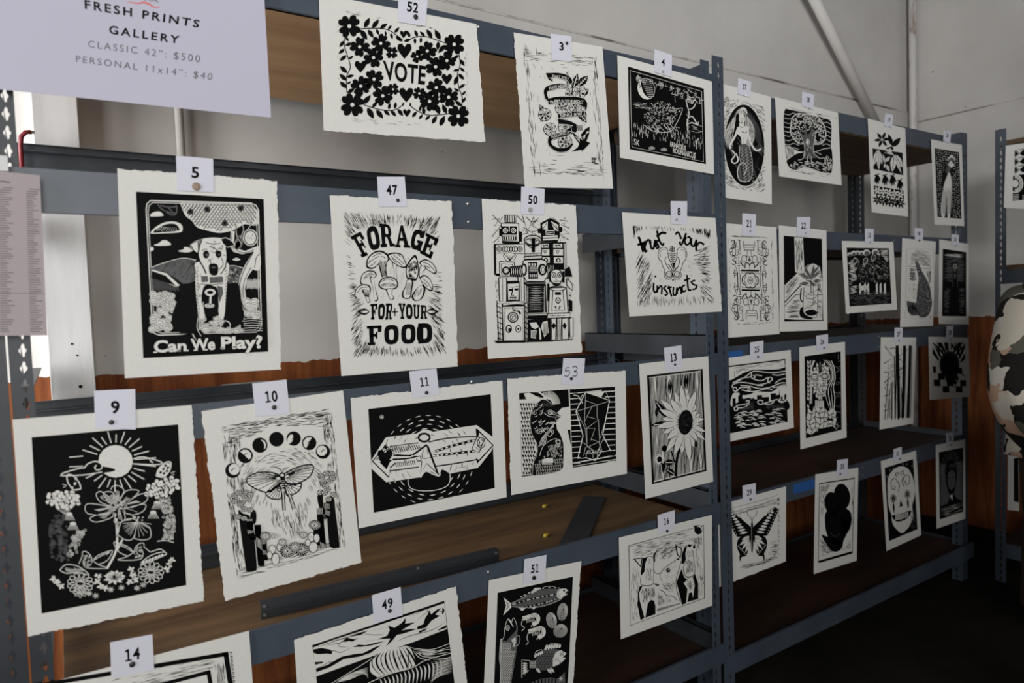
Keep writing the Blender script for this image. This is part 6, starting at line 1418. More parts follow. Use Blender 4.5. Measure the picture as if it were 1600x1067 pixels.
def a22(a):
    r = a.rnd
    a.fill([(505,245),(808,270),(820,922),(510,927)], 0)
    a.fill([(590,256),(658,262),(668,480),(665,540),(608,548),(512,640),(512,905),(590,912),(812,915),(815,705),(812,620),(805,560),(790,490),(740,465),(690,480),(640,540),(595,530)], 1)
    a.fill([(658,262),(808,272),(812,560),(805,500),(780,470),(740,466),(700,472),(668,500)], 0); a.fill([(505,245),(588,254),(596,540),(512,632)], 0)
    a.hatch([(596,262),(655,266),(660,535),(602,535)], 70, 87, 60, 3, 0, 3); a.hatch([(515,640),(600,560),(640,570),(515,780)], 60, -52, 60, 2.6, 0, 5)
    a.line([(512,775),(640,640)], 9, 0, False); a.line([(512,805),(600,715),(655,708)], 6, 0, False); a.line([(780,712),(815,715)], 6, 0, False)
    a.hatch([(515,820),(600,740),(650,740),(640,900),(515,905)], 70, 4, 60, 3.4, 0, 4); a.hatch([(775,720),(812,720),(815,905),(760,900)], 34, 0, 30, 3, 0, 4); a.hatch([(780,560),(808,540),(812,700),(780,700)], 24, 70, 30, 2.4, 0, 5)
    a.fill([(665,810),(640,820),(630,850),(640,890),(690,908),(740,905),(700,880),(668,860)], 0, True)
    a.fill([(665,655),(775,640),(782,720),(772,870),(735,895),(690,885),(662,850)], 1, False)
    a.line([(665,655),(660,850),(690,882),(735,893),(770,870),(778,640)], 5, 0); a.line([(645,662),(640,700),(640,750),(658,775)], 10, 0); a.line([(655,672),(652,750)], 4, 1)
    a.line([(665,690),(700,700),(740,690),(776,670)], 3, 0); a.ring(722, 700, 52, 48, 3.5, 0, 0, 14, 10, 170); a.line([(720,600),(722,690),(728,700)], 6, 0); a.line([(740,640),(742,760),(720,810)], 4, 0); a.line([(665,830),(700,810),(740,790),(775,780)], 3)
    a.hatch([(670,700),(772,690),(768,820),(668,830)], 40, 20, 30, 2.6, 0, 14); a.fill([(675,850),(700,835),(740,832),(768,850),(765,868),(735,880),(695,876)], 0, True)
    a.line([(655,615),(670,640),(775,640),(770,620)], 2.6)
    for q in ((722,600,640,545,34),(722,620,625,628,34),(725,610,802,600,34),(722,600,690,520,22),(724,600,735,500,20),(726,600,792,515,26),(722,600,720,540,16)): a.leaf(*q, 1); a.leaf(q[0]+(q[2]-q[0])*.15, q[1]+(q[3]-q[1])*.15, q[2], q[3], q[4]*.75, 0 if abs(q[2]-722) > 50 else 2, 1)
    for q in ((722,600,668,480,20),(726,600,745,470,24),(724,560,790,480,22),(735,560,800,540,16)): a.leaf(*q, 2)
def texfill(a, poly, n, ang, ln, w, cols=(1,)):
    for c in cols: a.hatch(poly, n, ang, ln, w, c, 16)
def a15(a):
    r = a.rnd; a.fill([(135,278),(525,284),(552,795),(162,822)], 0)
    a.hatch([(140,390),(230,350),(240,580),(150,640)], 60, 12, 50, 6, 1, 6); a.hatch([(430,300),(522,296),(535,470),(470,380)], 50, 6, 50, 5, 1, 5)
    for x, y, q in ((200,330,26),(235,325,22),(270,330,24),(318,325,34),(400,320,34),(420,350,24),(160,340,20)): a.ell(x, y, q, q*.9, 1); a.ell(x+4, y+8, q*.75, q*.66, 2)
    for bx, by, s_ in ((225,430,1),(320,430,1.05),(395,400,1)):
        P = [(bx-40*s_, by-20), (bx-20, by-60), (bx+20, by-62), (bx+50, by-10), (bx+110, by+20), (bx+140, by+90), (bx+120, by+180), (bx+60, by+180), (bx+10, by+150), (bx+15, by+60), (bx-10, by+30)]
        a.fill(P, 0, True)
        a.hatch(smooth(P), 80, 40, 24, 4.2, 2, 40); a.hatch(smooth(P), 36, 55, 22, 3.4, 1, 40)
        a.ring(bx-14, by-30, 20, 26, 4, 1, 20); a.line([(bx-36, by-5), (bx-24, by+10), (bx-10, by+4)], 4, 1)
    for x in (240,268,350,385,430,470,500,520): a.line([(x,570),(x+r.uniform(-14,14),640),(x+r.uniform(-8,14),720)], 9, 0)
    for x in (255,300,330,410,445,485): a.fill([(x-8,620),(x+8,600),(x+12,700),(x-5,715)], 1)
    a.fill([(245,635),(330,625),(335,660),(250,680)], 1); a.hatch([(155,690),(545,680),(548,740),(158,760)], 110, 2, 34, 5, 2, 10); a.hatch([(155,640),(240,620),(240,700),(155,715)], 26, 4, 44, 5, 1, 6); a.hatch([(160,755),(545,735),(550,790),(162,815)], 60, -3, 50, 4, 2, 6)
def a48(a):
    a.fill([(720,300),(800,290),(890,305),(925,350),(920,470),(915,600),(925,820),(880,915),(840,925),(770,905),(720,905),(690,850),(695,780),(705,600),(705,450)], 1)
    S = [(720,330),(760,300),(860,302),(915,340),(915,470),(860,460),(800,400),(770,400),(720,450)]
    a.hatch(S, 90, lambda x, y: 12+(x-800)*.15, 46, 3, 2, 8)
    for k in range(8): a.line([(730,350+k*12),(780,335+k*12),(850,355+k*12),(915,350+k*14)], 2.6, 2)
    a.line([(705,450),(765,455),(860,470),(922,465)], 4, 0); a.hatch([(708,460),(780,470),(790,590),(708,575)], 90, 3, 40, 4, 2, 6)
    P = [(770,400),(800,420),(830,490),(870,560),(905,640),(918,740),(925,800),(900,890),(850,925),(800,905),(780,800),(790,650),(800,560),(780,470)]
    a.fill(P, 2, True); a.hatch(smooth(P), 200, 60, 20, 5, 0, 40); a.hatch(smooth(P), 60, 60, 14, 3, 1, 40)
    a.hatch([(708,610),(790,600),(785,760),(700,770)], 40, 60, 18, 3, 2, 30); a.fill([(692,770),(780,790),(800,905),(735,908),(700,870)], 2); a.hatch([(692,775),(780,790),(800,900),(735,905),(700,870)], 70, 86, 46, 5, 0, 5)
    a.hatch([(870,480),(915,480),(918,620),(900,620)], 40, 80, 40, 4, 2, 5); a.line([(690,290),(940,290),(950,920),(680,930),(690,290)], 1.6, 2, False); a.ell(912, 920, 5, 9, 2)
def a24(a):
    a.fill([(1025,288),(1242,320),(1242,915),(1018,912)], 0)
    a.hatch([(1030,330),(1240,335),(1238,590),(1028,600)], 300, 2, 60, 4, 2, 3); a.hatch([(1030,325),(1240,345),(1240,380),(1030,350)], 30, 6, 60, 3, 1, 6)
    for s_ in (1030, 1170): a.hatch([(s_,655),(s_+68,650),(s_+60,880),(s_,880)], 60, 3, 50, 5, 2, 6)
    a.fill([(1115,410),(1162,410),(1162,600),(1170,900),(1100,900),(1112,600)], 0); a.line([(1120,440),(1118,640)], 4, 2); a.line([(1158,440),(1162,640)], 4, 2)
    a.ring(1137, 452, 13, 22, 4, 1); a.ell(1137, 485, 11, 20, 2); a.line([(1128,420),(1148,420)], 4, 2, False); a.ell(1138, 540, 8, 28, 2)
def a25(a):
    r = a.rnd; a.fill([(-40,300),(543,228),(565,780),(-30,900)], 0); a.fill([(-34,312),(535,240),(542,300),(490,318),(430,322),(330,322),(260,322),(180,350),(75,410),(-34,440)], 1)
    a.hatch([(60,305),(535,240),(540,290),(260,315),(70,390)], 50, -8, 70, 2.6, 0, 5); a.line([(80,340),(100,350),(95,385)], 4); a.line([(110,330),(125,350)], 3)
    W = 8.5
    for p in [[(75,460),(120,430),(200,380),(260,338),(330,340),(430,350),(545,335)],[(80,440),(160,400),(240,385),(250,365)],[(248,345),(245,385),(262,402),(280,385),(262,372)],[(280,368),(340,376)],[(430,365),(480,372),(540,360)],[(76,480),(90,450),(150,435),(220,440),(300,455),(380,440),(430,410),(420,392),(395,395),(392,430),(410,440)],[(250,400),(330,420),(390,390)],[(240,440),(300,460),(350,462)],[(120,500),(110,478),(90,480),(88,505),(120,510),(150,480),(220,480),(238,490),(228,505),(212,495)],[(150,460),(240,470),(330,490),(430,470),(500,440),(545,440)],[(430,480),(490,470),(548,455)],[(160,500),(260,515),(380,490),(430,500)],[(450,445),(500,410),(545,400)]]: a.line(p, W, 1)
    a.fill([(80,540),(130,525),(170,545),(230,540),(290,515),(380,518),(440,510),(500,460),(548,465),(550,590),(300,600),(80,650)], 1, True)
    for x0, x1, y in ((80,108,575),(130,142,550),(142,168,512),(168,200,578),(200,240,572),(245,270,575),(295,340,548),(340,400,565),(415,462,532),(462,490,545),(505,520,560),(535,552,540)): a.fill([(x0,y),(x1,y-3),(x1,620),(x0,635)], 0)
    a.fill([(486,575),(494,490),(502,575)], 0); a.fill([(80,640),(160,600),(260,580),(400,600),(555,590),(558,680),(300,672),(80,740)], 0, True)
    for p in [[(95,650),(100,680),(125,675),(120,650),(95,655)],[(110,640),(160,630),(210,620),(228,600),(210,592),(198,605)],[(130,660),(190,650),(230,620)],[(350,600),(320,590),(300,605),(320,628),(350,622),(400,605),(470,585),(500,600),(552,600)],[(340,615),(400,628),(450,600)],[(480,600),(520,610),(552,582)]]: a.line(p, 9, 1)
    a.hatch([(150,650),(270,600),(280,670),(130,690)], 60, -30, 44, 1.6, 2, 6); a.hatch([(380,620),(550,615),(555,670),(300,668)], 60, 20, 44, 1.6, 2, 6)
    for k in range(80):
        x = r.uniform(90, 500); y = 690+r.random()*150-(x-90)*.1
        if y < 690-(x-100)*.06: continue
        a.line([(x, y), (x+25, y-6), (x+50, y+2)], 8, 1, True, 1)
def a26(a):
    r = a.rnd; Q = [(712,205),(1030,162),(1038,850),(724,926)]; m = quadmap(Q)
    a.fill(Q, 0); a.fill([m(.05, .05), m(.95, .07), m(.96, .93), m(.05, .93)], 0)
    def cells(poly, nx, ny, x0, y0, x1, y1, jit=.3, gap=.78, c=1):
        G = {}
        def g(i, j):
            if (i, j) not in G: G[(i, j)] = (x0+(x1-x0)*(i+r.uniform(-jit, jit))/nx, y0+(y1-y0)*(j+r.uniform(-jit, jit)+.5*(i % 2))/ny)
            return G[(i, j)]
        for i in range(nx):
            for j in range(ny):
                q = [g(i, j), g(i+1, j), g(i+1, j+1), g(i, j+1)]; mx = sum(p[0] for p in q)/4; my = sum(p[1] for p in q)/4
                if inside((mx, my), poly): a.fill([(mx+(x-mx)*gap, my+(y-my)*gap) for x, y in q], c)
    cells([(735,235),(790,225),(760,330),(770,480),(780,600),(745,680)], 3, 13, 735, 230, 790, 690, .15, .72)
    for k in range(30):
        x = r.uniform(985, 1028); y = r.uniform(200, 840); t = r.choice([.5, 1.57, 2.6]); a.line([(x-16*math.cos(t), y-16*math.sin(t)), (x+12*math.cos(t), y+12*math.sin(t))], 7, 1, True, 1)
    for o in range(4): a.line([(880+o*22,235+o*3),(935+o*12,300),(945+o*12,400),(905+o*20,480),(900+o*26,560),(940+o*10,680)], 7 if o % 2 else 4, 1, True)
    for o in range(3): a.line([(790+o*7,240),(765+o*4,330),(770+o*3,450),(760+o*8,620)], 5, 1)
    F = [(780,330),(800,290),(850,270),(900,280),(930,340),(925,430),(900,520),(860,578),(810,560),(780,480)]
    cells(smooth(F), 8, 11, 770, 262, 935, 585, .42, .8); a.fill([(830,235),(862,215),(866,330),(848,372),(838,330)], 0)
    for k in range(4): a.leaf(850, 370-k*4, 848, 250+k*10, 16, 1)
    for x, y in ((800,385),(890,380)): a.ell(x, y, 34, 26, 0); a.ell(x, y, 27, 17, 1); a.line([(x-26,y),(x+26,y)], 3.5); a.ring(x, y-4, 34, 36, 6, 1, 0, 12, 190, 350); 
    a.fill([(838,400),(856,398),(866,440),(848,452),(830,442)], 1); a.fill([(825,495),(850,485),(875,495),(850,512)], 1); a.line([(825,498),(875,496)], 3)
    for k in range(4): a.fill([(805+k*20,590+k*2),(820+k*20,590+k*2),(822+k*20,655),(805+k*20,655)], 1)
    cells(smooth([(738,700),(800,660),(860,665),(920,660),(985,680),(985,820),(860,840),(738,870)]), 7, 5, 735, 655, 990, 870, .46, .84)
    a.ell(935, 765, 34, 44, 0); a.ring(935, 765, 28, 36, 6, 1); a.ell(935, 780, 20, 12, 1); a.ell(938, 738, 10, 14, 1)
def a27(a):
    r = a.rnd
    for x0, x1, w in ((222,236,24),(284,268,26),(330,312,22),(215,205,10),(345,332,5)): a.line([(x0,212),((x0+x1)/2+3,500),(x1,815)], w, 0)
    for x0, y0, x1, w in ((150,440,120,7),(180,520,178,9),(200,300,205,8),(240,560,232,14),(256,560,268,6),(170,530,140,4)): a.line([(x0,y0),((x0+x1)/2,(y0+830)/2),(x1,830)], w, 0)
    for p in [[(112,362),(150,340),(185,318)],[(112,435),(165,432),(200,420)],[(115,520),(170,480),(230,455)],[(112,632),(160,622),(230,580)],[(110,758),(150,745),(185,730)],[(120,220),(170,280),(215,320)],[(160,240),(200,232),(225,260)],[(140,545),(115,520)],[(112,700),(135,745)],[(235,320),(275,345)],[(240,420),(285,380)],[(285,260),(320,240)],[(250,470),(230,500)],[(230,700),(262,705)],[(130,580),(112,545)]]: a.line(p, 8, 0, True, 2)
    for k in range(130): x = r.uniform(150, 285); y = r.uniform(225, 560); t = r.uniform(0, 6.28); a.line([(x, y), (x+16*math.cos(t), y+12*math.sin(t)), (x+24*math.cos(t+.4), y+22*math.sin(t+.4))], 3, 0, True, 2)
    for k in range(26): x = r.uniform(125, 345); y = r.uniform(560, 700); a.line([(x, y), (x-3, 815)], 2, 0, False)
def a28(a):
    a.fill([(515,185),(785,188),(800,600),(525,605)], 1)
    cx, cy_ = 658, 370
    for t0, t1 in ((196,207),(214,226),(236,246),(250,258),(262,268),(283,291),(301,312),(322,334),(342,352)):
        q = []
        for t, R in ((t0, 95), (t0, 320), (t1, 320), (t1, 95)):
            x, y = cx+R*math.cos(math.radians(t)), cy_+R*math.sin(math.radians(t)); q.append((min(max(x, 517), 788), max(y, 188)))
        a.fill(q, 0)
    for ch, q in (('K', [(540,205),(590,195),(612,262),(572,290)]), ('I', [(614,192),(640,190),(644,250),(624,252)]), ('N', [(668,192),(715,192),(708,252),(672,250)]), ('D', [(735,205),(785,240),(748,310),(715,270)])): a.textq(ch, *q, c=0, bold=.06)
    a.ell(658, 370, 84, 112, 0, 0, 28); a.ring(658, 370, 76, 104, 5, 2)
    m = quadmap([(517,385),(790,400),(800,602),(525,605)])
    for i in range(4):
        for j in range(5):
            if (i+j) % 2 == 0:
                q = [m((j+u_)/5*1.0-.1+(i*.06), (i+v_)/4) for u_, v_ in ((0, 0), (1, 0), (1, 1), (0, 1))]
                q = [(min(max(x, 520), 796), y) for x, y in q]; a.fill(q, 0)
    a.fill([(620,470),(700,470),(720,530),(640,540)], 0); a.line([(735,480),(700,560)], 8); a.line([(750,440),(790,470)], 8)
def a29(a):
    r = a.rnd
    for y0 in (450, 430, 400): a.line([(60,y0+70),(250,y0+20),(360,y0-10),(470,y0-50)], 3, 0, True, 1)
    a.hatch([(60,500),(475,370),(475,420),(60,540)], 40, -14, 60, 2.4); a.hatch([(455,380),(476,370),(476,820),(462,830)], 50, -20, 26, 4, 0, 20); a.hatch([(400,700),(474,680),(474,830),(380,850)], 50, -12, 40, 2.6); a.hatch([(160,890),(470,820),(465,840),(180,930)], 50, -12, 60, 2.6)
    for s_ in (1, -1):
        def T(P): return [(266+s_*(x-266), y+(0 if s_ == 1 else -(x-266)*.02+(x-266)*.10)) for x, y in P]
        W = T([(275,600),(330,545),(390,480),(430,450),(458,458),(460,490),(430,560),(395,640),(370,665),(320,655),(278,650)]); a.fill(W, 0, True)
        for k in range(8):
            q0 = T([(300+k*15,632-k*21)])[0]; q1 = T([(362+k*10,640-k*22)])[0]
            a.leaf(q0[0], q0[1], q1[0], q1[1], 19, 1)
        for k in range(3): q0 = T([(360+k*24,520-k*22),(385+k*24,485-k*16)]); a.leaf(*q0[0], *q0[1], 10, 1)
        for k in range(9): q = T([(384+k*9,645-k*21)])[0]; a.ell(q[0], q[1], 4, 4, 1, 0, 6)
        H = T([(272,655),(310,650),(360,670),(380,710),(375,760),(358,800),(356,850),(345,820),(310,810),(290,750)]); a.fill(H, 0, True)
        for q in ((285,665,345,690,22),(285,675,362,730,24),(285,690,345,765,22),(283,705,318,790,18),(282,720,300,790,10)): q0 = T([(q[0],q[1]),(q[2],q[3])]); a.leaf(*q0[0], *q0[1], q[4], 1)
        for k in range(7): q = T([(370-k*9,735+k*11)])[0]; a.ell(q[0], q[1], 4, 4, 1, 0, 6)
        a.line([(266,565),(266+s_*8,530),(266+s_*32,505),(266+s_*36,475)], 3.5, 0); a.leaf(266+s_*88, 790, 266+s_*92, 862, 12)
    a.fill([(258,590),(266,555),(274,590),(276,720),(266,795),(256,720)], 0, True); a.line([(262,600),(264,760)], 2, 1)
def a30(a):
    Q = [(778,268),(1042,225),(1026,798),(768,870)]; frame4(a, Q, 4.5); a.line([(772,862),(1026,790)], 18, 0, False); a.line([(778,270),(1040,230)], 8, 0, False)
    a.hatch([(782,275),(890,260),(830,330),(812,500),(790,520)], 60, 86, 30, 2, 0, 8); a.hatch([(782,640),(880,780),(1020,770),(1028,620),(960,760),(775,830)], 110, 20, 34, 2, 0, 30); a.hatch([(1015,280),(1036,270),(1034,600),(1018,600)], 30, 86, 30, 2)
    for k in range(4): a.line([(792+k*14,290),(792+k*14,325)], 3.5, 0, False); a.line([(790,292+k*11),(840,284+k*11)], 2, 0, False)
    a.ell(948, 367, 62, 98, 0, -6, 24); a.ell(872, 420, 56, 88, 0, -8, 24); a.ell(978, 560, 42, 95, 0, 8, 24)
    a.fill([(830,480),(940,440),(1000,480),(1010,560),(985,650),(960,700),(945,760),(905,785),(860,770),(820,710),(793,655),(840,680),(822,600)], 0, True)
    a.fill([(793,655),(830,668),(900,690),(960,650),(955,740),(910,785),(860,768),(815,705)], 0)
    a.line([(860,640),(890,670),(930,650)], 2, 2)
def a31(a):
    a.fill([(118,325),(355,252),(392,835),(155,935)], 0)
    a.fill([(142,480),(150,400),(190,340),(250,312),(310,330),(350,400),(370,500),(365,570),(348,640),(352,700),(335,790),(290,850),(260,868),(220,840),(185,790),(172,710),(150,640)], 1, True)
    for x, y in ((190,580),(308,545)):
        for k in range(12): t = k*.5236; a.line([(x, y), (x+34*math.cos(t), y+44*math.sin(t))], 5, 0, False, 2)
        a.ell(x, y, 24, 34, 0); a.ring(x, y, 17, 25, 5, 1); a.ell(x, y, 8, 13, 0); a.ell(x, y, 3, 6, 1); a.leaf(x, y+28, x+6, y+125, 16)
    a.fill([(240,650),(250,588),(270,642)], 0)
    a.fill([(178,722),(250,708),(335,680),(325,720),(290,755),(240,772),(205,765)], 0, True)
    for i in range(3):
        for k in range(7): x = 205+k*16; y = 725-k*4+i*15-(abs(k-3)*2); a.fill([(x, y), (x+12, y-3), (x+12, y+8), (x+1, y+11)], 1)
    for p in [[(215,420),(190,415),(170,440),(175,490),(195,505),(205,490),(192,475)],[(222,400),(208,385),(215,365),(232,370),(225,385)],[(250,385),(255,355),(272,350),(275,375),(260,380)],[(285,440),(275,420),(290,385),(320,395),(325,440),(305,465),(290,450),(295,430)],[(215,425),(240,470),(230,520)],[(272,400),(262,440),(280,480)]]: a.line(p, 5.5, 0)
    for x, y in ((138,400),(160,345),(188,330),(300,295),(345,310),(270,295)):
        for k in range(2): t = k*1.57+.3; a.line([(x-9*math.cos(t), y-14*math.sin(t)), (x+9*math.cos(t), y+14*math.sin(t))], 6, 1, False, 1)
    a.hatch([(330,700),(380,640),(390,830),(300,860)], 30, 80, 40, 3, 2, 5); a.line([(350,700),(350,750),(300,790)], 3, 1)
def a32(a):
    a.fill([(570,195),(772,155),(772,690),(578,755)], 0); a.fill([(585,300),(765,270),(765,600),(582,645)], 2)
    for k in range(26): t = math.radians(180+k*7.2); a.line([(672+70*math.cos(t), 370+110*math.sin(t)), (672+98*math.cos(t), 370+190*math.sin(t))], 6, 2 if k % 2 else 1, False, 1)
    a.fill([(625,420),(620,330),(645,275),(690,262),(715,320),(715,420),(705,480),(690,540),(655,540),(635,480)], 0, True)
    a.fill([(640,400),(650,360),(690,345),(705,400),(700,470),(670,510),(645,470)], 2, True); a.ell(655, 410, 8, 6, 0); a.ell(688, 402, 8, 6, 0); a.line([(660,455),(690,448)], 5)
    a.hatch([(630,330),(660,275),(700,275),(712,330)], 30, 60, 24, 4, 2, 20)
    a.fill([(582,645),(640,620),(665,560),(690,540),(720,580),(765,600),(768,640),(582,690)], 0); a.fill([(662,560),(680,540),(680,600)], 1)
    for k in range(9): x = 588+k*20; a.fill([(x, 660-k*6), (x+13, 656-k*6), (x+14, 696-k*6), (x+2, 700-k*6)], 2)
    a.hatch([(582,650),(765,600),(768,690),(582,745)], 20, -15, 60, 3, 1, 4)
def ac1(a):
    # far unit: triangles, sunburst and bars, cut by the picture edge
    for k in range(3):
        y = 362+k*62; a.fill([(1190,y),(1262,y-12),(1300,y-16),(1300,y+34),(1190,y+56)], 0); a.line([(1190,y+2),(1255,y+48)], 3, 1, False); a.line([(1190,y+54),(1262,y-8)], 3, 1, False)
        a.fill([(1194,y+58),(1226,y+30),(1262,y+52)], 1); a.fill([(1200,y-2),(1226,y+22),(1252,y-4)], 1)
    a.fill([(1180,552),(1300,540),(1300,735),(1176,746)], 0); a.ell(1195, 615, 62, 72, 1); a.ell(1195, 615, 52, 62, 0)
    for k in range(30): t = -1.6+k*.11; a.line([(1195+34*math.cos(t), 615+40*math.sin(t)), (1195+50*math.cos(t), 615+60*math.sin(t))], 4, 1, False)
    a.ell(1195, 615, 26, 30, 1); a.fill([(1130,540),(1178,552),(1174,750),(1130,750)], 1)
    for k in range(4): a.line([(1182,700+k*12),(1222,697+k*12)], 4, 1, False)
    a.fill([(1252,700),(1257,700),(1257,742),(1252,742)], 1)
# ------------------------------------------------------------------ sheets
SH = [
 (52, [(498,-10),(744.6,37.5),(758.4,222),(506,203.7)], PA, 'rb', 'cream print reading VOTE framed by black flowers and hearts, top row', a52, (480,0,4.64)),
 (3, [(802.6,50.7),(941.3,73),(958,294.6),(820.4,292.6)], PA, 'l', 'tall cream print with a lettered ribbon winding round flowers above a small bird', a3, (790,30,3.953)),
 (4, [(964.6,86.2),(1112.5,127.4),(1115.8,272.3),(969,246.3)], PA, '', 'dark print of a hedgehog under a crescent moon, top row beside the upright', a4, (790,30,3.953)),
 (17, [(1112.6,126.5),(1204.6,151.3),(1206,319.4),(1115.4,306)], PB, '', 'print of a long-haired mermaid in an upright black oval', a17, (1100,100,4.444)),
 (18, [(1211,151.3),(1309.3,176),(1315,289.5),(1217.7,275.5)], PB, '', 'print of a broad round-crowned tree with a face in its trunk', a18, (1100,100,4.444)),
 (19, [(1356,185.2),(1414.6,200.6),(1419,338.6),(1362.3,331.5)], PB, '', 'print of stacked leaf bands in black and white, top row of the far bay', a19, (1340,160,4.85)),
 (20, [(1454.8,217.7),(1502.9,226.4),(1506.6,353.4),(1460.6,350.7)], PB, '', 'narrow print of a pale robed figure on a speckled black ground', a20, (1340,160,4.85)),
 (5, [(183.2,263),(432.7,282.7),(439.6,577),(195,590.9)], PA, 'tr', 'dark print of a sitting dog with the words Can We Play?', a5, (170,230,2.882)),
 (47, [(515,305.3),(705.5,314.2),(715.7,572.3),(533.5,587.6)], PA, 'tr', 'cream print of mushrooms with the words FORAGE FOR YOUR FOOD', a47, (500,260,3.138)),
 (50, [(752.8,310.4),(899.6,320.8),(909,550.5),(762.6,560.8)], PA, 'tr', 'cream print crowded with black line-drawn toy robots', a50, (740,280,3.679)),
 (8, [(971.8,331.5),(1117.9,340.5),(1128,486.8),(983.6,494.6)], PA, 'r', 'cream print of a pelvis bone with brush lettering trust your instincts', a8, (960,300,5.333)),
 (21, [(1130,348.5),(1213,355),(1218,521.7),(1133,528)], PB, '', 'print of mirrored ornamental capital letters stacked in a column', a21, (1125,320,5.083)),
 (22, [(1216.9,352),(1291.2,360),(1293,515.7),(1218.5,518.3)], PB, '', 'print of a leafy cutting in a glass mug by a dark window', a22, (1125,320,5.083)),
 (15, [(1315.2,376.3),(1395.7,378),(1401.8,483.8),(1322,489.8)], PB, 'b', 'print of a group of horses running under clouds', a15, (1300,340,5.926)),
 (48, [(1409.9,372),(1462.3,377.5),(1457.8,509.3),(1406.6,511)], PB, '', 'pale narrow print of a grey rocky headland by the sea', a48, (1300,340,5.926)),
 (24, [(1467.7,374),(1513.8,381.3),(1514,506.7),(1467,505.9)], PB, '', 'narrow dark print of a lone tower on a night waterfront', a24, (1300,340,5.926)),
 (9, [(19.4,655.5),(299.3,633),(318.7,939),(43.7,994.5)], PA, 'rb', 'large dark print of a sun over a white-line wreath of flowers and hummingbirds', a9, (10,600,2.669)),
 (10, [(314.9,642.4),(536,610),(564.8,878.8),(351.6,938.8)], PA, 'lb', 'cream print of a moth between cacti under an arc of moon phases', a10, (310,580,2.885)),
 (11, [(547.8,621.9),(784.9,594.4),(791.7,776.6),(561,825.4)], PA, 't', 'wide dark print of a carnival ride with arrow ends and dashed rings', a11, (540,570,4.104)),
 (53, [(792.5,591.4),(977.5,579),(979.6,740),(799,773.5)], PA, 'tl', 'print split between a crested bird and a black faceted crystal', a53, (785,550,4.64)),
 (13, [(998.8,568.5),(1106.5,556.3),(1114.3,752.2),(1008.8,779.3)], PA, '', 'print of a large sunflower against wood-grain boards', a13, (990,530,4.104)),
 (25, [(1119,561.5),(1235.4,546.7),(1240.4,668.2),(1124.5,693.5)], PB, '', 'print of swirling clouds over a city skyline and water', a25, (1130,520,5.614)),
 (26, [(1249.2,542.8),(1320.2,533.9),(1322.9,683.5),(1250.8,702)], PB, '', 'print of a long-haired face built up from mosaic pieces', a26, (1130,520,5.614)),
 (27, [(1376.3,526.8),(1431.6,527.2),(1427,661.6),(1374.6,671.2)], PB, '', 'tall print of bare black tree trunks and branches', a27, (1360,500,5.333)),
 (28, [(1450.8,526),(1513.2,527.4),(1516.2,619.6),(1453,624.9)], PB, '', 'print reading KIND over a black disc on a chequered floor', a28, (1360,500,5.333)),
 (29, [(1114,791.5),(1228.2,759.8),(1227.8,876.9),(1114,921.5)], PB, 'b', 'print of a swallowtail butterfly, bottom row beside the upright', a29, (1120,700,4.85)),
 (16, [(967,840),(1112.5,804.4),(1112.9,946),(970,998.7)], PA, '', 'print of two dogs either side of a cow looking up at a crescent moon', a16, (950,790,4.85)),
 (30, [(1274,741.2),(1341.2,730.5),(1338.6,875.7),(1271.5,896.9)], PB, '', 'print of a solid black silhouette of rounded shapes in a thin frame', a30, (1120,700,4.85)),
 (31, [(1376.3,720.6),(1431.3,703.8),(1439.5,836),(1385.3,860.9)], PB, '', 'print of a decorated grinning sugar skull on black', a31, (1360,670,5.333)),
 (32, [(1462.2,695.3),(1508.1,686),(1508.5,810.3),(1463.7,826)], PB, '', 'narrow dark print of a person bust with rays around the head', a32, (1360,670,5.333)),
 (14, [(75,1067),(389,985.6),(407,1235),(88,1330)], PA, '', 'print of nested black rectangles, cut off by the bottom of the picture', a14, (0,850,3.333)),
 (49, [(459.3,1000.3),(712.5,915.6),(736,1122),(475,1215)], PA, 'tr', 'print of layered striped hills under a streaked sky, bottom row', a49, (440,900,5.333)),
 (51, [(763.9,906.5),(908.2,876.5),(893,1112),(752,1160)], PA, 'r', 'dark print of white fish, shrimps and oysters', a51, (740,860,5.156)),
]
for num, quad, pl, dk, lb, fn, crop in SH: make_print(num, quad, pl, dk, lb, fn, crop)
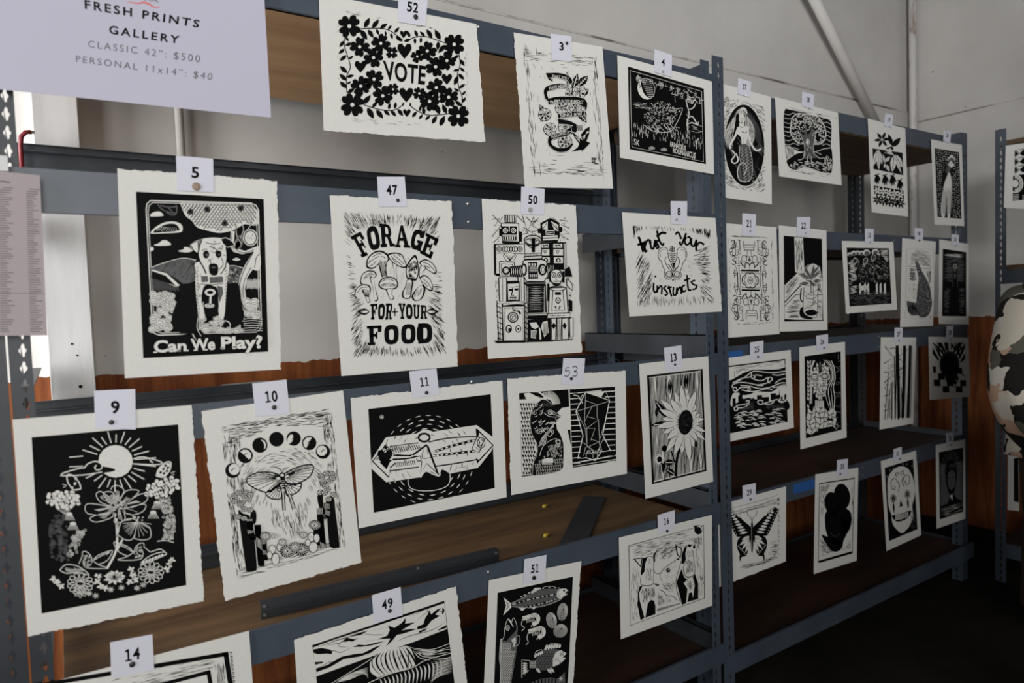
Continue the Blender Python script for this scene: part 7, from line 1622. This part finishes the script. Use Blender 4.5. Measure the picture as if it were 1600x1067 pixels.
TG = [
 ('52', [(623,-14),(668.5,-6),(665,41),(621,34)], PA, (649,27), 'over the VOTE print', 'pin_dark', 4),
 ('3', [(860.3,52.3),(892.5,56.6),(894,95.8),(862,93.7)], PA, (885,68), 'over the ribbon and bird print', 'pin_dark', 2.4),
 ('4', [(1022.7,77),(1050,85.7),(1049.3,120.6),(1022.2,112.2)], PA, (1035,112), 'over the hedgehog print', 'pin_grey', 2.2),
 ('17', [(1153.6,121.8),(1173.6,128),(1172.5,152),(1153,147)], PB, (1165.4,149.6), 'over the mermaid print', 'pin_white', 1.9),
 ('18', [(1253.5,142.8),(1272,148),(1271,171.6),(1253,165.3)], PB, (1263.2,169), 'over the round tree print', 'pin_grey', 1.5),
 ('19', [(1383.7,177),(1395.7,179.6),(1394,200),(1381,196.7)], PB, (1388.8,197.7), 'over the leaf bands print', 'pin_grey', 1.1),
 ('20', [(1475,203.3),(1486.4,204.3),(1484.7,223),(1473.6,220)], PB, (1480.5,223), 'over the robed figure print', 'pin_grey', 1.1),
 ('5', [(275,243),(333,248),(333.8,300.5),(276.9,297.7)], PA, (306.8,291.5), 'over the dog print', 'pin_tan', 6.5),
 ('47', [(589.2,276),(632.2,276),(636,322.5),(591.8,323)], PA, (621,313), 'over the mushroom print', 'pin_dark', 3),
 ('50', [(814.7,291.4),(850.9,295),(850,336),(813.4,334.4)], PA, (828,328), 'over the robot print', 'pin_grey', 4),
 ('8', [(1048,314),(1073.8,314.4),(1073.4,351.6),(1048,349.7)], PA, (1056.5,343), 'over the pelvis print', 'pin_grey', 2),
 ('21', [(1160,333),(1181.3,334.8),(1180.5,369),(1159.6,368)], PB, (1171.5,361), 'over the ornamental letters print', 'pin_grey', 1.8),
 ('22', [(1245.4,339.3),(1266.3,339),(1265,370),(1244.6,368)], PB, (1257.8,364), 'over the glass mug print', 'pin_grey', 1.6),
 ('15', [(1352,356.9),(1365.3,357.4),(1365,381),(1351,379.7)], PB, (1358.8,378), 'over the horses print', 'pin_grey', 1.4),
 ('48', [(1429,356),(1442.6,356.9),(1442,376),(1429.6,375)], PB, (1436,375.5), 'over the headland print', 'pin_dark', 1.5),
 ('24', [(1486.8,365.6),(1498.6,367),(1497.8,384.7),(1486.5,383.5)], PB, (1493,383.5), 'over the lone tower print', 'pin_grey', 1.1),
 ('9', [(146.8,610.5),(211.2,607.5),(212.3,671),(148.6,669.3)], PA, (174,659.5), 'over the sun and wreath print', 'pin_dark', 4),
 ('10', [(394.2,599),(447.6,592.8),(452.8,645.9),(399.4,651)], PA, (428,636.3), 'over the moth and moon print', 'pin_dark', 3.8),
 ('11', [(639.4,580.2),(682,575.6),(686.2,616.3),(644.3,622.4)], PA, (666,613.5), 'over the carnival ride print', 'pin_dark', 3),
 ('53', [(880.3,559.7),(914.3,560),(911,602.4),(877,600.6)], PA, (892,591.5), 'handwritten, over the bird and crystal print', 'pin_dark', 2.6),
 ('13', [(1037.5,543.4),(1064.6,539.3),(1066.3,577.5),(1040,581.7)], PA, (1054,569.5), 'over the sunflower print', 'pin_dark', 2),
 ('25', [(1171.9,535),(1193.2,532),(1192.3,560),(1172.2,562.7)], PB, (1183.6,557.3), 'over the skyline print', 'pin_dark', 1.8),
 ('26', [(1275.2,524.5),(1293.9,521.8),(1293.9,545.8),(1276,548.5)], PB, (1286.7,543.6), 'over the mosaic face print', 'pin_dark', 1.4),
 ('27', [(1397.9,512),(1410.6,511.8),(1410,534.7),(1397,534.7)], PB, (1404,532), 'over the bare trees print', 'pin_dark', 1.1),
 ('28', [(1479.4,509),(1489.4,509.4),(1489.4,532),(1478,532)], PB, (1484,530), 'over the KIND print', 'pin_dark', 1),
 ('29', [(1160.2,758.8),(1180.8,754.6),(1180.8,782.5),(1160.6,786)], PB, (1171.8,780), 'over the butterfly print', 'pin_dark', 1.8),
 ('16', [(1027.7,804.8),(1054.5,796.8),(1054,828),(1028.4,834.3)], PA, (1041.8,829.5), 'over the two dogs and cow print', 'pin_dark', 2.2),
 ('30', [(1308.2,718.6),(1325,716.5),(1324,742),(1307,744.3)], PB, (1312.2,740.3), 'over the black silhouette print', 'pin_dark', 1.5),
 ('31', [(1396.2,701.9),(1409,697.8),(1409,717.8),(1395.6,721)], PB, (1405.5,717), 'over the sugar skull print', 'pin_dark', 1.2),
 ('32', [(1478.5,677),(1489.8,674.7),(1490.3,696),(1479,698)], PB, (1484.6,695), 'over the rayed bust print', 'pin_dark', 1),
 ('14', [(172,1003.6),(238,991),(241,1046.5),(174,1060)], PA, (206.5,1037.5), 'over the nested rectangles print', 'pin_dark', 4.5),
 ('49', [(581,930),(626,916.9),(628.8,961.5),(584.4,974)], PA, (608.5,954), 'over the striped hills print', 'pin_dark', 3.2),
 ('51', [(819.5,873.6),(853.8,866.8),(852,907.5),(817,913.3)], PA, (833.8,902.5), 'over the fish and oysters print', 'pin_dark', 3.6),
]
for txt, quad, pl, pin, lb, pm, pr in TG:
    if txt == '52' or True:
        make_tag(txt, quad, pl, pin, ('white number card reading %s pinned %s' % (txt, lb)).replace('pinned handwritten, over', 'in handwriting pinned over'), pm, pr, hand=(txt == '53'))
# ------------------------------------------------------------------ posters and papers hanging from the shelving
def hung(name, label, cat, quad_in, Y, mt, art=None, parent=None):
    q = [V(x, Y, z) for x, z in quad_in]
    root = empty(name, (q[0]+q[1])/2, label, cat)
    sheet_mesh(q, (0, -1, 0), '', .0004, parent=root, mt=mt, name='paper_sheet')
    if art:
        a = Art(('Y', Y), base=.00025); art(a); a.build('printed_text', root, [M['black'], M['sign'], M['grey_ink'], M['red_ink']])
    return root
def sign_art(a):
    a.o = (0, 0, 3.557)
    a.textq('FRESH PRINTS', (468,-2), (1112,112), (1104,156), (472,50), c=0, bold=.026, spacing=1.35)
    a.textq('GALLERY', (606,140), (1000,200), (994,244), (606,188), c=0, bold=.026, spacing=1.35)
    a.textq('CLASSIC 42\u201d: $500', (490,225), (1112,308), (1110,354), (490,268), c=2, bold=-.004, spacing=1.3)
    a.textq('PERSONAL 11x14\u201d: $40', (422,308), (1182,408), (1176,452), (422,350), c=2, bold=-.004, spacing=1.3)
    a.textq('BOOK', (770,-36), (885,-12), (882,18), (768,-6), c=2, bold=0, spacing=1.1)
    a.line([(705,8),(740,16),(775,18),(800,14),(830,24),(860,42),(890,36)], 9, 3, True, 1)
_s = hung('poster', 'large lavender-white poster with FRESH PRINTS GALLERY and prices, top left corner', 'poster', [(-3.6, 25.6), (14.0, 27.0), (14.05, 14.75), (-3.4, 14.5)], -1.0, 'sign', sign_art)
def list_art(a):
    a.o = (0, 230, 2.6); r = random.Random(5)
    m = quadmap([(0,118),(163,128),(190,765),(5,765)])
    for k in range(62):
        v = .07+k*.0148
        for u0, ml in ((-.02, .33), (.64, .3)):
            if k == 0: u0 += .08
            w = ml*r.uniform(.45, 1)
            a.line([m(u0, v), m(u0+w, v+.001)], 3.0, 2, False)
    a.line([m(0, .73), m(1, .735)], 1.5, 2, False); a.line([m(.0, .03), m(.25, .035)], 5, 2, False)
_l = hung('paper_list', 'narrow pinkish paper with two columns of small names, taped under the poster', 'paper', [(-4.2, 9.6), (-.5, 9.4), (-.68, -.75), (-4.3, -.6)], -1.0, 'list', list_art)
tpb = MB(); c0 = V(-3.2, -1.02, 10.0); tpb.obox(c0, Vector((.028, 0, 0)), Vector((0, .0003, 0)), Vector((0, 0, .012)))
tag(tpb.build('adhesive_tape', M['clear_tape']), 'strip of clear tape holding the names list to the upright', 'tape')

# ------------------------------------------------------------------ things behind and on the shelving
c_ = MB(); cx0 = 11.55
c_.tube([V(cx0, WY-.75, 60), V(cx0, WY-.75, -5.2)], .42*IN, 12)
cr_ = empty('conduit_pipe', V(cx0, WY-.75, -5), 'thin white-painted conduit running up the back wall to the socket box', 'pipe')
c_.build('pipe', M['white_wood'], cr_, smooth=True)
k_ = MB(); k_.tube([V(cx0, WY-.75, 12.9), V(cx0, WY-.75, 13.5)], .56*IN, 12); k_.obox(V(cx0+.8, WY-.3, 13.2), Vector((.012, 0, 0)), Vector((0, .004, 0)), Vector((0, 0, .008)))
k_.build('clamp', M['galv'], cr_)
ob = empty('socket_box', V(15.9, WY-.8, -8), 'grey metal socket box on the brown boards under the dog print', 'socket')
b_ = MB(); b_.box(14.25, 18.6, WY-1.6, WY, -10.6, -7.25); b_.build('box', M['galv'], ob, bevel=.002)
b_ = MB(); b_.box(14.1, 18.75, WY-1.72, WY-1.6, -10.75, -7.1); b_.build('cover_plate', M['galv'], ob, bevel=.001)
for k in (0, 1):
    s_ = MB(); cc = V(15.4+k*2.1, WY-1.74, -8.9)
    s_.tube([cc+Vector((0, .002, 0)), cc+Vector((0, -.002, 0))], .62*IN, 16); rc = s_.build('receptacle', M['black'], ob)
    for dz in (-.3, .3):
        t_ = MB(); t_.obox(cc+Vector((0, -.003, dz*IN)), Vector((.006, 0, 0)), Vector((0, .0006, 0)), Vector((0, 0, .0012))); t_.build('slot', M['galv'], rc)
s_ = MB(); s_.tube([V(14.6, WY-1.72, -7.5), V(14.6, WY-1.80, -7.5)], .0028, 8); s_.build('screw', M['zinc'], ob)
# diagonal round strut across the upper wall
p0, p1 = PX(1243, -60, ('Y', WY-3)), PX(1374, 205, ('Y', WY-1.2))
st = MB(); st.tube([p0, p1], .95*IN, 16); so = st.build('diagonal_strut', M['white_wood'], smooth=True)
tag(so, 'white round strut slanting down the upper back wall behind the top shelf', 'strut')
# bent red hook beside the timber post
hk = MB(); hk.tube([V(-1.95, 20, 13.2), V(-1.95, 20, 15.6), V(-1.85, 20, 16.4), V(-1.5, 20, 16.8), V(-1.1, 20, 16.85)], .19*IN, 10)
hr = empty('hook', V(-2, 20, 13), 'bent dark red hook standing up behind the second beam at far left', 'hook')
hk.build('bar', M['red'], hr, smooth=True)
h2 = MB(); h2.tube([V(-1.12, 20, 16.85), V(-.85, 20, 16.85)], .15*IN, 8); h2.build('bare_tip', M['zinc'], hr)
# loose steel angle lying on the deck
lb = empty('loose_beam', V(24, 5.2, -25.9), 'short dark steel beam lying loose along the front of the deck above print 49', 'beam')
pa, pb = V(13.0, 6.3, -25.9), V(36.0, 4.6, -25.9); dr = (pb-pa).normalized(); nb = Vector((-dr.y, dr.x, 0)); up = Vector((0, 0, 1))
l_ = MB(); h = 1.4*IN; L2 = (pb-pa)/2; mid = (pa+pb)/2
l_.obox(mid+up*h/2, L2, nb*.0011, up*h/2); l_.obox(mid+up*(h-.001)+nb*.010, L2, nb*.010, up*.001); l_.obox(mid+up*.001+nb*.008, L2, nb*.008, up*.001)
l_.obox(mid+up*(h*.62)-nb*.004, L2*.96, nb*.004, up*.001)
l_.build('web', M['steel_dark'], lb)
for q, zz in ((.012, .8), (.012, .25), (.985, .8), (.62, .99)):
    rv = MB(); c = pa.lerp(pb, q)+up*h*zz-nb*.001; rv.tube([c, c-nb*.0022], .0035, 8); rv.build('rivet', M['zinc'], lb)
# dark flat bar lying across the deck
fb = MB(); f0, f1 = atz_ = V(42.9, 2.0, -25.9), V(58.6, 16.4, -25.88)
d_ = (f1-f0).normalized(); n_ = Vector((-d_.y, d_.x, 0)); fb.obox((f0+f1)/2+Vector((0, 0, .0025)), (f1-f0)/2, n_*.037, Vector((0, 0, .0025)))
tag(fb.build('flat_bar', M['steel_dark'], bevel=.0008), 'dark flat steel bar lying diagonally across the plywood deck', 'bar')
for i, (x, y, lab) in enumerate(((44.1, 7.9, 'yellow plastic wall plug lying on the plywood near the dark flat bar'), (50.7, 17.2, 'yellow plastic wall plug lying farther back on the plywood deck'))):
    w_ = MB(); c = V(x, y, -25.9)+Vector((0, 0, .004)); w_.tube([c, c+Vector((.010, .004, 0)), c+Vector((.018, .007, 0)), c+Vector((.024, .009, 0))], [.0055, .0048, .004, .0025], 10)
    tag(w_.build('wall_plug', M['yellow'], smooth=True), lab, 'plug', 'yellow wall plugs on the deck')
# blue tape scraps left on the beams
for (x0, x1, z0, z1, Y, lab) in ((16.4, 18.3, -8.2, -7.0, FB, 'scrap of blue tape on the beam between prints 9 and 10'), (66.6, 69.4, -7.2, -6.2, YB, 'scrap of blue tape on the beam beside print 25'), (79.2, 85.0, -25.8, -24.5, YB, 'strip of blue tape on the beam between prints 29 and 30'), (34.4, 35.0, -24.3, -23.95, FB, None)):
    if lab:
        t_ = MB(); t_.box(x0, x1, Y-.03, Y-.005, z0, z1); tag(t_.build('adhesive_tape', M['blue_tape']), lab, 'tape')

# prints hung on the unit along the right wall
def cq(pts): return pts
def c_print(label, quad, art=None, crop=(0, 0, 1)):
    q = [PX(x, y, PC) for x, y in quad]; root = empty('linocut_print', (q[0]+q[1])/2, label, 'print')
    sheet_mesh(q, (-1, 0, 0), '', seed=3, parent=root)
    a = Art(PC, *crop); a.rnd = random.Random(5); art(a); a.build('printed_image', root)
c_print('print of triangles and half sunburst cut by the right picture edge', [(1571.5,227.5),(1690,211),(1690,332),(1568.5,324.5)], ac1, (1340,160,4.85))
def ac2(a):
    a.fill([(1574,452),(1660,442),(1660,560),(1572,560)], 0); a.hatch([(1574,452),(1660,442),(1660,560),(1572,560)], 60, 30, 14, 1.6, 1, 40)
c_print('white-edged print behind the floral garment, on the right-hand unit', [(1564,444),(1680,436),(1680,560),(1562,556)], lambda a: a.fill([(1582,462),(1660,456),(1660,540),(1580,540)], 0))
def ac3(a):
    a.fill([(1584.5,748),(1640,738),(1640,775),(1584,785)], 0); a.hatch([(1584.5,748),(1640,738),(1640,775),(1584,785)], 60, 80, 6, 1, 1, 40)
c_print('print with a dark image low behind the floral garment', [(1575,700),(1592,698),(1592.5,798.5),(1574.5,796.5)], lambda a: (a.fill([(1584,716),(1591.5,715),(1592,785),(1584,783)], 0)))

for i, (x, z, rx, rz, lab) in enumerate(((.9, -2.0, .10, .07, 'small dark nail head high on the white timber post'), (1.25, -3.1, .08, .08, 'small dark nail head on the white timber post, just above the ringed knot'), (1.35, -6.1, .16, .14, 'dark knot showing through the white paint of the timber post'), (1.9, -9.6, .17, .09, 'lowest dark chip in the paint of the white timber post'))):
    n_ = MB(); c = V(x, WY-2.2, z); n_.tube([c+Vector((0, .001, 0)), c+Vector((0, -.0012, 0))], rx*IN, 10); tag(n_.build('nail_head', M['black']), lab, 'nail')
# ------------------------------------------------------------------ person at the right picture edge
def floral():
    mt = mat('floral_cloth', (.5, .45, .4), .85, spec=.15); L = mt.node_tree.links; b = mt.node_tree.nodes['Principled BSDF']
    tc = N(mt, 'ShaderNodeTexCoord'); nz = N(mt, 'ShaderNodeTexNoise', Scale=9.0, Detail=3)
    mx = N(mt, 'ShaderNodeMix', data_type='RGBA'); mx.inputs[0].default_value = .12
    L.new(tc.outputs['Object'], nz.inputs['Vector']); L.new(tc.outputs['Object'], mx.inputs[6]); L.new(nz.outputs['Color'], mx.inputs[7])
    vo = N(mt, 'ShaderNodeTexVoronoi', Scale=17.0); L.new(mx.outputs[2], vo.inputs['Vector'])
    sp_ = N(mt, 'ShaderNodeSeparateColor'); L.new(vo.outputs['Color'], sp_.inputs[0])
    rp = N(mt, 'ShaderNodeValToRGB'); rp.color_ramp.interpolation = 'CONSTANT'; e = rp.color_ramp.elements
    e[0].position = 0; e[0].color = (.014, .013, .012, 1); e[1].position = .34; e[1].color = (.55, .50, .42, 1)
    for p, c in ((.62, (.48, .31, .22, 1)), (.78, (.10, .10, .075, 1)), (.90, (.58, .54, .48, 1))): x = e.new(p); x.color = c
    L.new(sp_.outputs[0], rp.inputs['Fac']); L.new(rp.outputs[0], b.inputs['Base Color'])
    return mt
M['floral'] = floral(); M['skin'] = mat('skin', (.42, .24, .16), .55); M['hair'] = mat('dark_hair', (.02, .014, .01), .5); M['trousers'] = mat('brown_trousers', (.03, .018, .012), .8); M['cream_cloth'] = mat('cream_cloth', (.55, .51, .44), .85)
pr_ = empty('person', V(0, 0, 0), 'person in loose cream, black and peach floral top, arm bent, at the right edge', 'person')
def skinned(name, pts, edges, rad, mt, parent, root=0, sub=2):
    me = bpy.data.meshes.new(name); me.from_pydata([tuple(V(*p)) for p in pts], edges, [])
    o = link_mesh(name, me, M[mt], parent)
    sk = o.modifiers.new('skin', 'SKIN'); sk.use_smooth_shade = True
    for i, r in enumerate(rad):
        rr = r if isinstance(r, tuple) else (r, r)
        me.skin_vertices[0].data[i].radius = (rr[0]*IN, rr[1]*IN); me.skin_vertices[0].data[i].use_root = (i == root)
    ss = o.modifiers.new('smooth', 'SUBSURF'); ss.levels = sub; ss.render_levels = sub
    return o
BP = [(115.5,-14,-17),(115.5,-14,-10),(115.5,-14,-4),(115.8,-14,1.5),(116.1,-14,4.2),(116.7,-14.2,8),(116.9,-14.2,11.5),
      (105.6,-15.6,-1.5),(98.2,-18.2,-9.5),(104.5,-20.6,-15.5),(110,-20.4,-16.5),
      (120.5,-11.8,-1.5),(123,-11,-11),(124,-14.5,-19),(124.3,-15.6,-21.5),
      (113.5,-15.3,-20),(113.5,-15.6,-33),(113.3,-15,-46.5),(116.1,-16.2,-48.6),(117.5,-12.7,-20),(117.5,-12.6,-33),(117.5,-12,-46.5),(120.1,-13.2,-48.6)]
BE = [(0,1),(1,2),(2,3),(3,4),(4,5),(5,6),(2,7),(7,8),(8,9),(9,10),(2,11),(11,12),(12,13),(13,14),(0,15),(15,16),(16,17),(17,18),(0,19),(19,20),(20,21),(21,22)]
BR = [(5.2,3.8),(4.4,3.2),(5,3.6),2.4,2.1,(3.2,3.6),(2.6,3.0),2.2,1.6,1.15,(1.5,.6),2.2,1.6,1.15,(1.5,.6),3,2.1,1.4,(1.5,1.1),3,2.1,1.4,(1.5,1.1)]
skinned('body', BP, BE, BR, 'skin', pr_)
for s_, (bx, by, bz) in ((1, (110.6,-20.3,-16)), (1, (124.4,-15.9,-22))):
    for k in range(5):
        f_ = MB(); o_ = -1.0+k*.5; ln = (1.6, 2.6, 2.9, 2.7, 2.1)[k]
        st_ = (bx+o_*.7, by+o_*.5, bz+(.9 if k == 0 else 0))
        f_.tube([V(*st_), V(st_[0]+(-.5 if k == 0 else .1), st_[1]-.3, st_[2]-ln*.5), V(st_[0]+(-.3 if k == 0 else .4), st_[1]-.1, st_[2]-ln)], [.009, .0085, .006], 8)
        f_.build('finger', M['skin'], pr_, smooth=True)
hm = bpy.data.meshes.new('hair'); bm = bmesh.new(); bmesh.ops.create_icosphere(bm, subdivisions=3, radius=1)
for v in bm.verts:
    p = v.co.copy(); v.co = V(116.8+p.x*3.9, -14.2+p.y*3.8, 10.2+p.z*4.4-(2.2 if p.z < 0 and p.y < .3 else 0))
    if p.x > .35 and p.z < .5: v.co.x = V(116.8+.35*3.9, 0, 0).x
bm.to_mesh(hm); bm.free(); ho = link_mesh('hair', hm, M['hair'], pr_)
for f in hm.polygons: f.use_smooth = True
fc = MB()
for dx, dy, dz, r_ in ((3.3,-1.3,9.3,.32),(3.3,1.3,9.3,.32)): c = V(116.7+dx, -14.2+dy, dz); fc.tube([c, c+Vector((.004, 0, 0))], r_*IN, 10)
fc.build('eye', M['black'], pr_)
nn = MB(); nn.tube([V(119.7,-14.2,9.4), V(120.4,-14.2,8.2), V(119.9,-14.2,7.6)], [.004, .009, .006], 8); nn.build('nose', M['skin'], pr_, smooth=True)
mo = MB(); mo.tube([V(119.6,-15,6.3), V(119.85,-14.2,6.2), V(119.6,-13.4,6.3)], [.002, .004, .002], 8); mo.build('mouth', M['red'], pr_, smooth=True)
for p in ([(113.5,-15.3,-17),(113.5,-15.5,-32),(113.3,-15,-45.5)], [(117.5,-12.7,-17),(117.5,-12.6,-32),(117.5,-12,-45.5)]):
    t_ = MB(); t_.tube([V(*q) for q in p], [.092, .068, .062], 16, caps=False); t_.build('trouser_leg', M['trousers'], pr_, smooth=True)
def drape(name, rings, mt, amp, seed, folds=7):
    """cloth surface through rings of (x,y,z,rx,ry,tilt)"""
    n = 40; vs = []; fs = []
    for i, (x, y, z, rx, ry) in enumerate(rings):
        for k in range(n):
            t = k*2*math.pi/n
            q = 1+amp*math.sin(folds*t+seed+i*.35)*(i/len(rings))+amp*.5*math.sin(3*t+i*.8+seed)
            vs.append(V(x+rx*q*math.cos(t), y+ry*q*math.sin(t), z+.25*math.sin(5*t+i)*(i/len(rings))))
    for i in range(len(rings)-1):
        for k in range(n): fs.append((i*n+k, i*n+(k+1) % n, (i+1)*n+(k+1) % n, (i+1)*n+k))
    fs.append(list(range(n))[::-1])
    me = MB().add(vs, fs); o = me.build(name, M[mt], pr_, smooth=True)
    ss = o.modifiers.new('smooth', 'SUBSURF'); ss.levels = 1; ss.render_levels = 2
    sd = o.modifiers.new('thickness', 'SOLIDIFY'); sd.thickness = .0015
    return o
drape('blouse', [(115.3,-14,4.0,1.9,1.9),(115,-14,3.0,3.4,2.8),(114.3,-14.2,1.4,6.6,3.8),(114.3,-14.4,-2,7.2,4.6),(114.3,-14.6,-7,7.0,5),(114.3,-15,-12,7.0,5.2),(114.4,-15,-17,7.2,5.6),(114.6,-15,-21.5,7.6,6)], 'floral', .035, 1.0)
drape('sleeve', [(104.5,-15.5,2.6,2.0,1.4),(103.0,-16.0,1.6,4.6,3.0),(101.2,-16.8,-1.0,5.2,3.6),(99.3,-17.4,-3.8,5.6,4.0),(98.0,-18,-7,6.3,4.4),(97.6,-18.4,-10.5,6.5,4.6),(98.3,-19,-13.8,6.2,4.6),(99.4,-19.5,-16.6,5.0,4.0),(100.3,-20,-18.6,3.6,3.2)], 'floral', .05, 2.2)
tb = MB(); tb.tube([V(95.2,-21,-17.6), V(95.6,-21.2,-20), V(97.4,-21.3,-23), V(100,-21,-26), V(102.5,-20.6,-27.6)], [.011, .010, .008, .007, .005], 8)
tb.build('sash', M['cream_cloth'], pr_, smooth=True)
tb = MB(); tb.tube([V(97,-21.3,-22.2), V(96.2,-21.4,-23.2), V(95.4,-21.4,-24.4)], [.004, .008, .013], 8); tb.build('sash_tail', M['cream_cloth'], pr_, smooth=True)

pr_.location = V(2.6, -.4, -51.4)
for _c in pr_.children: _c.location = V(0, 0, -EYE)*0 + Vector((0, 0, 0)) - Vector((0, 0, 0))
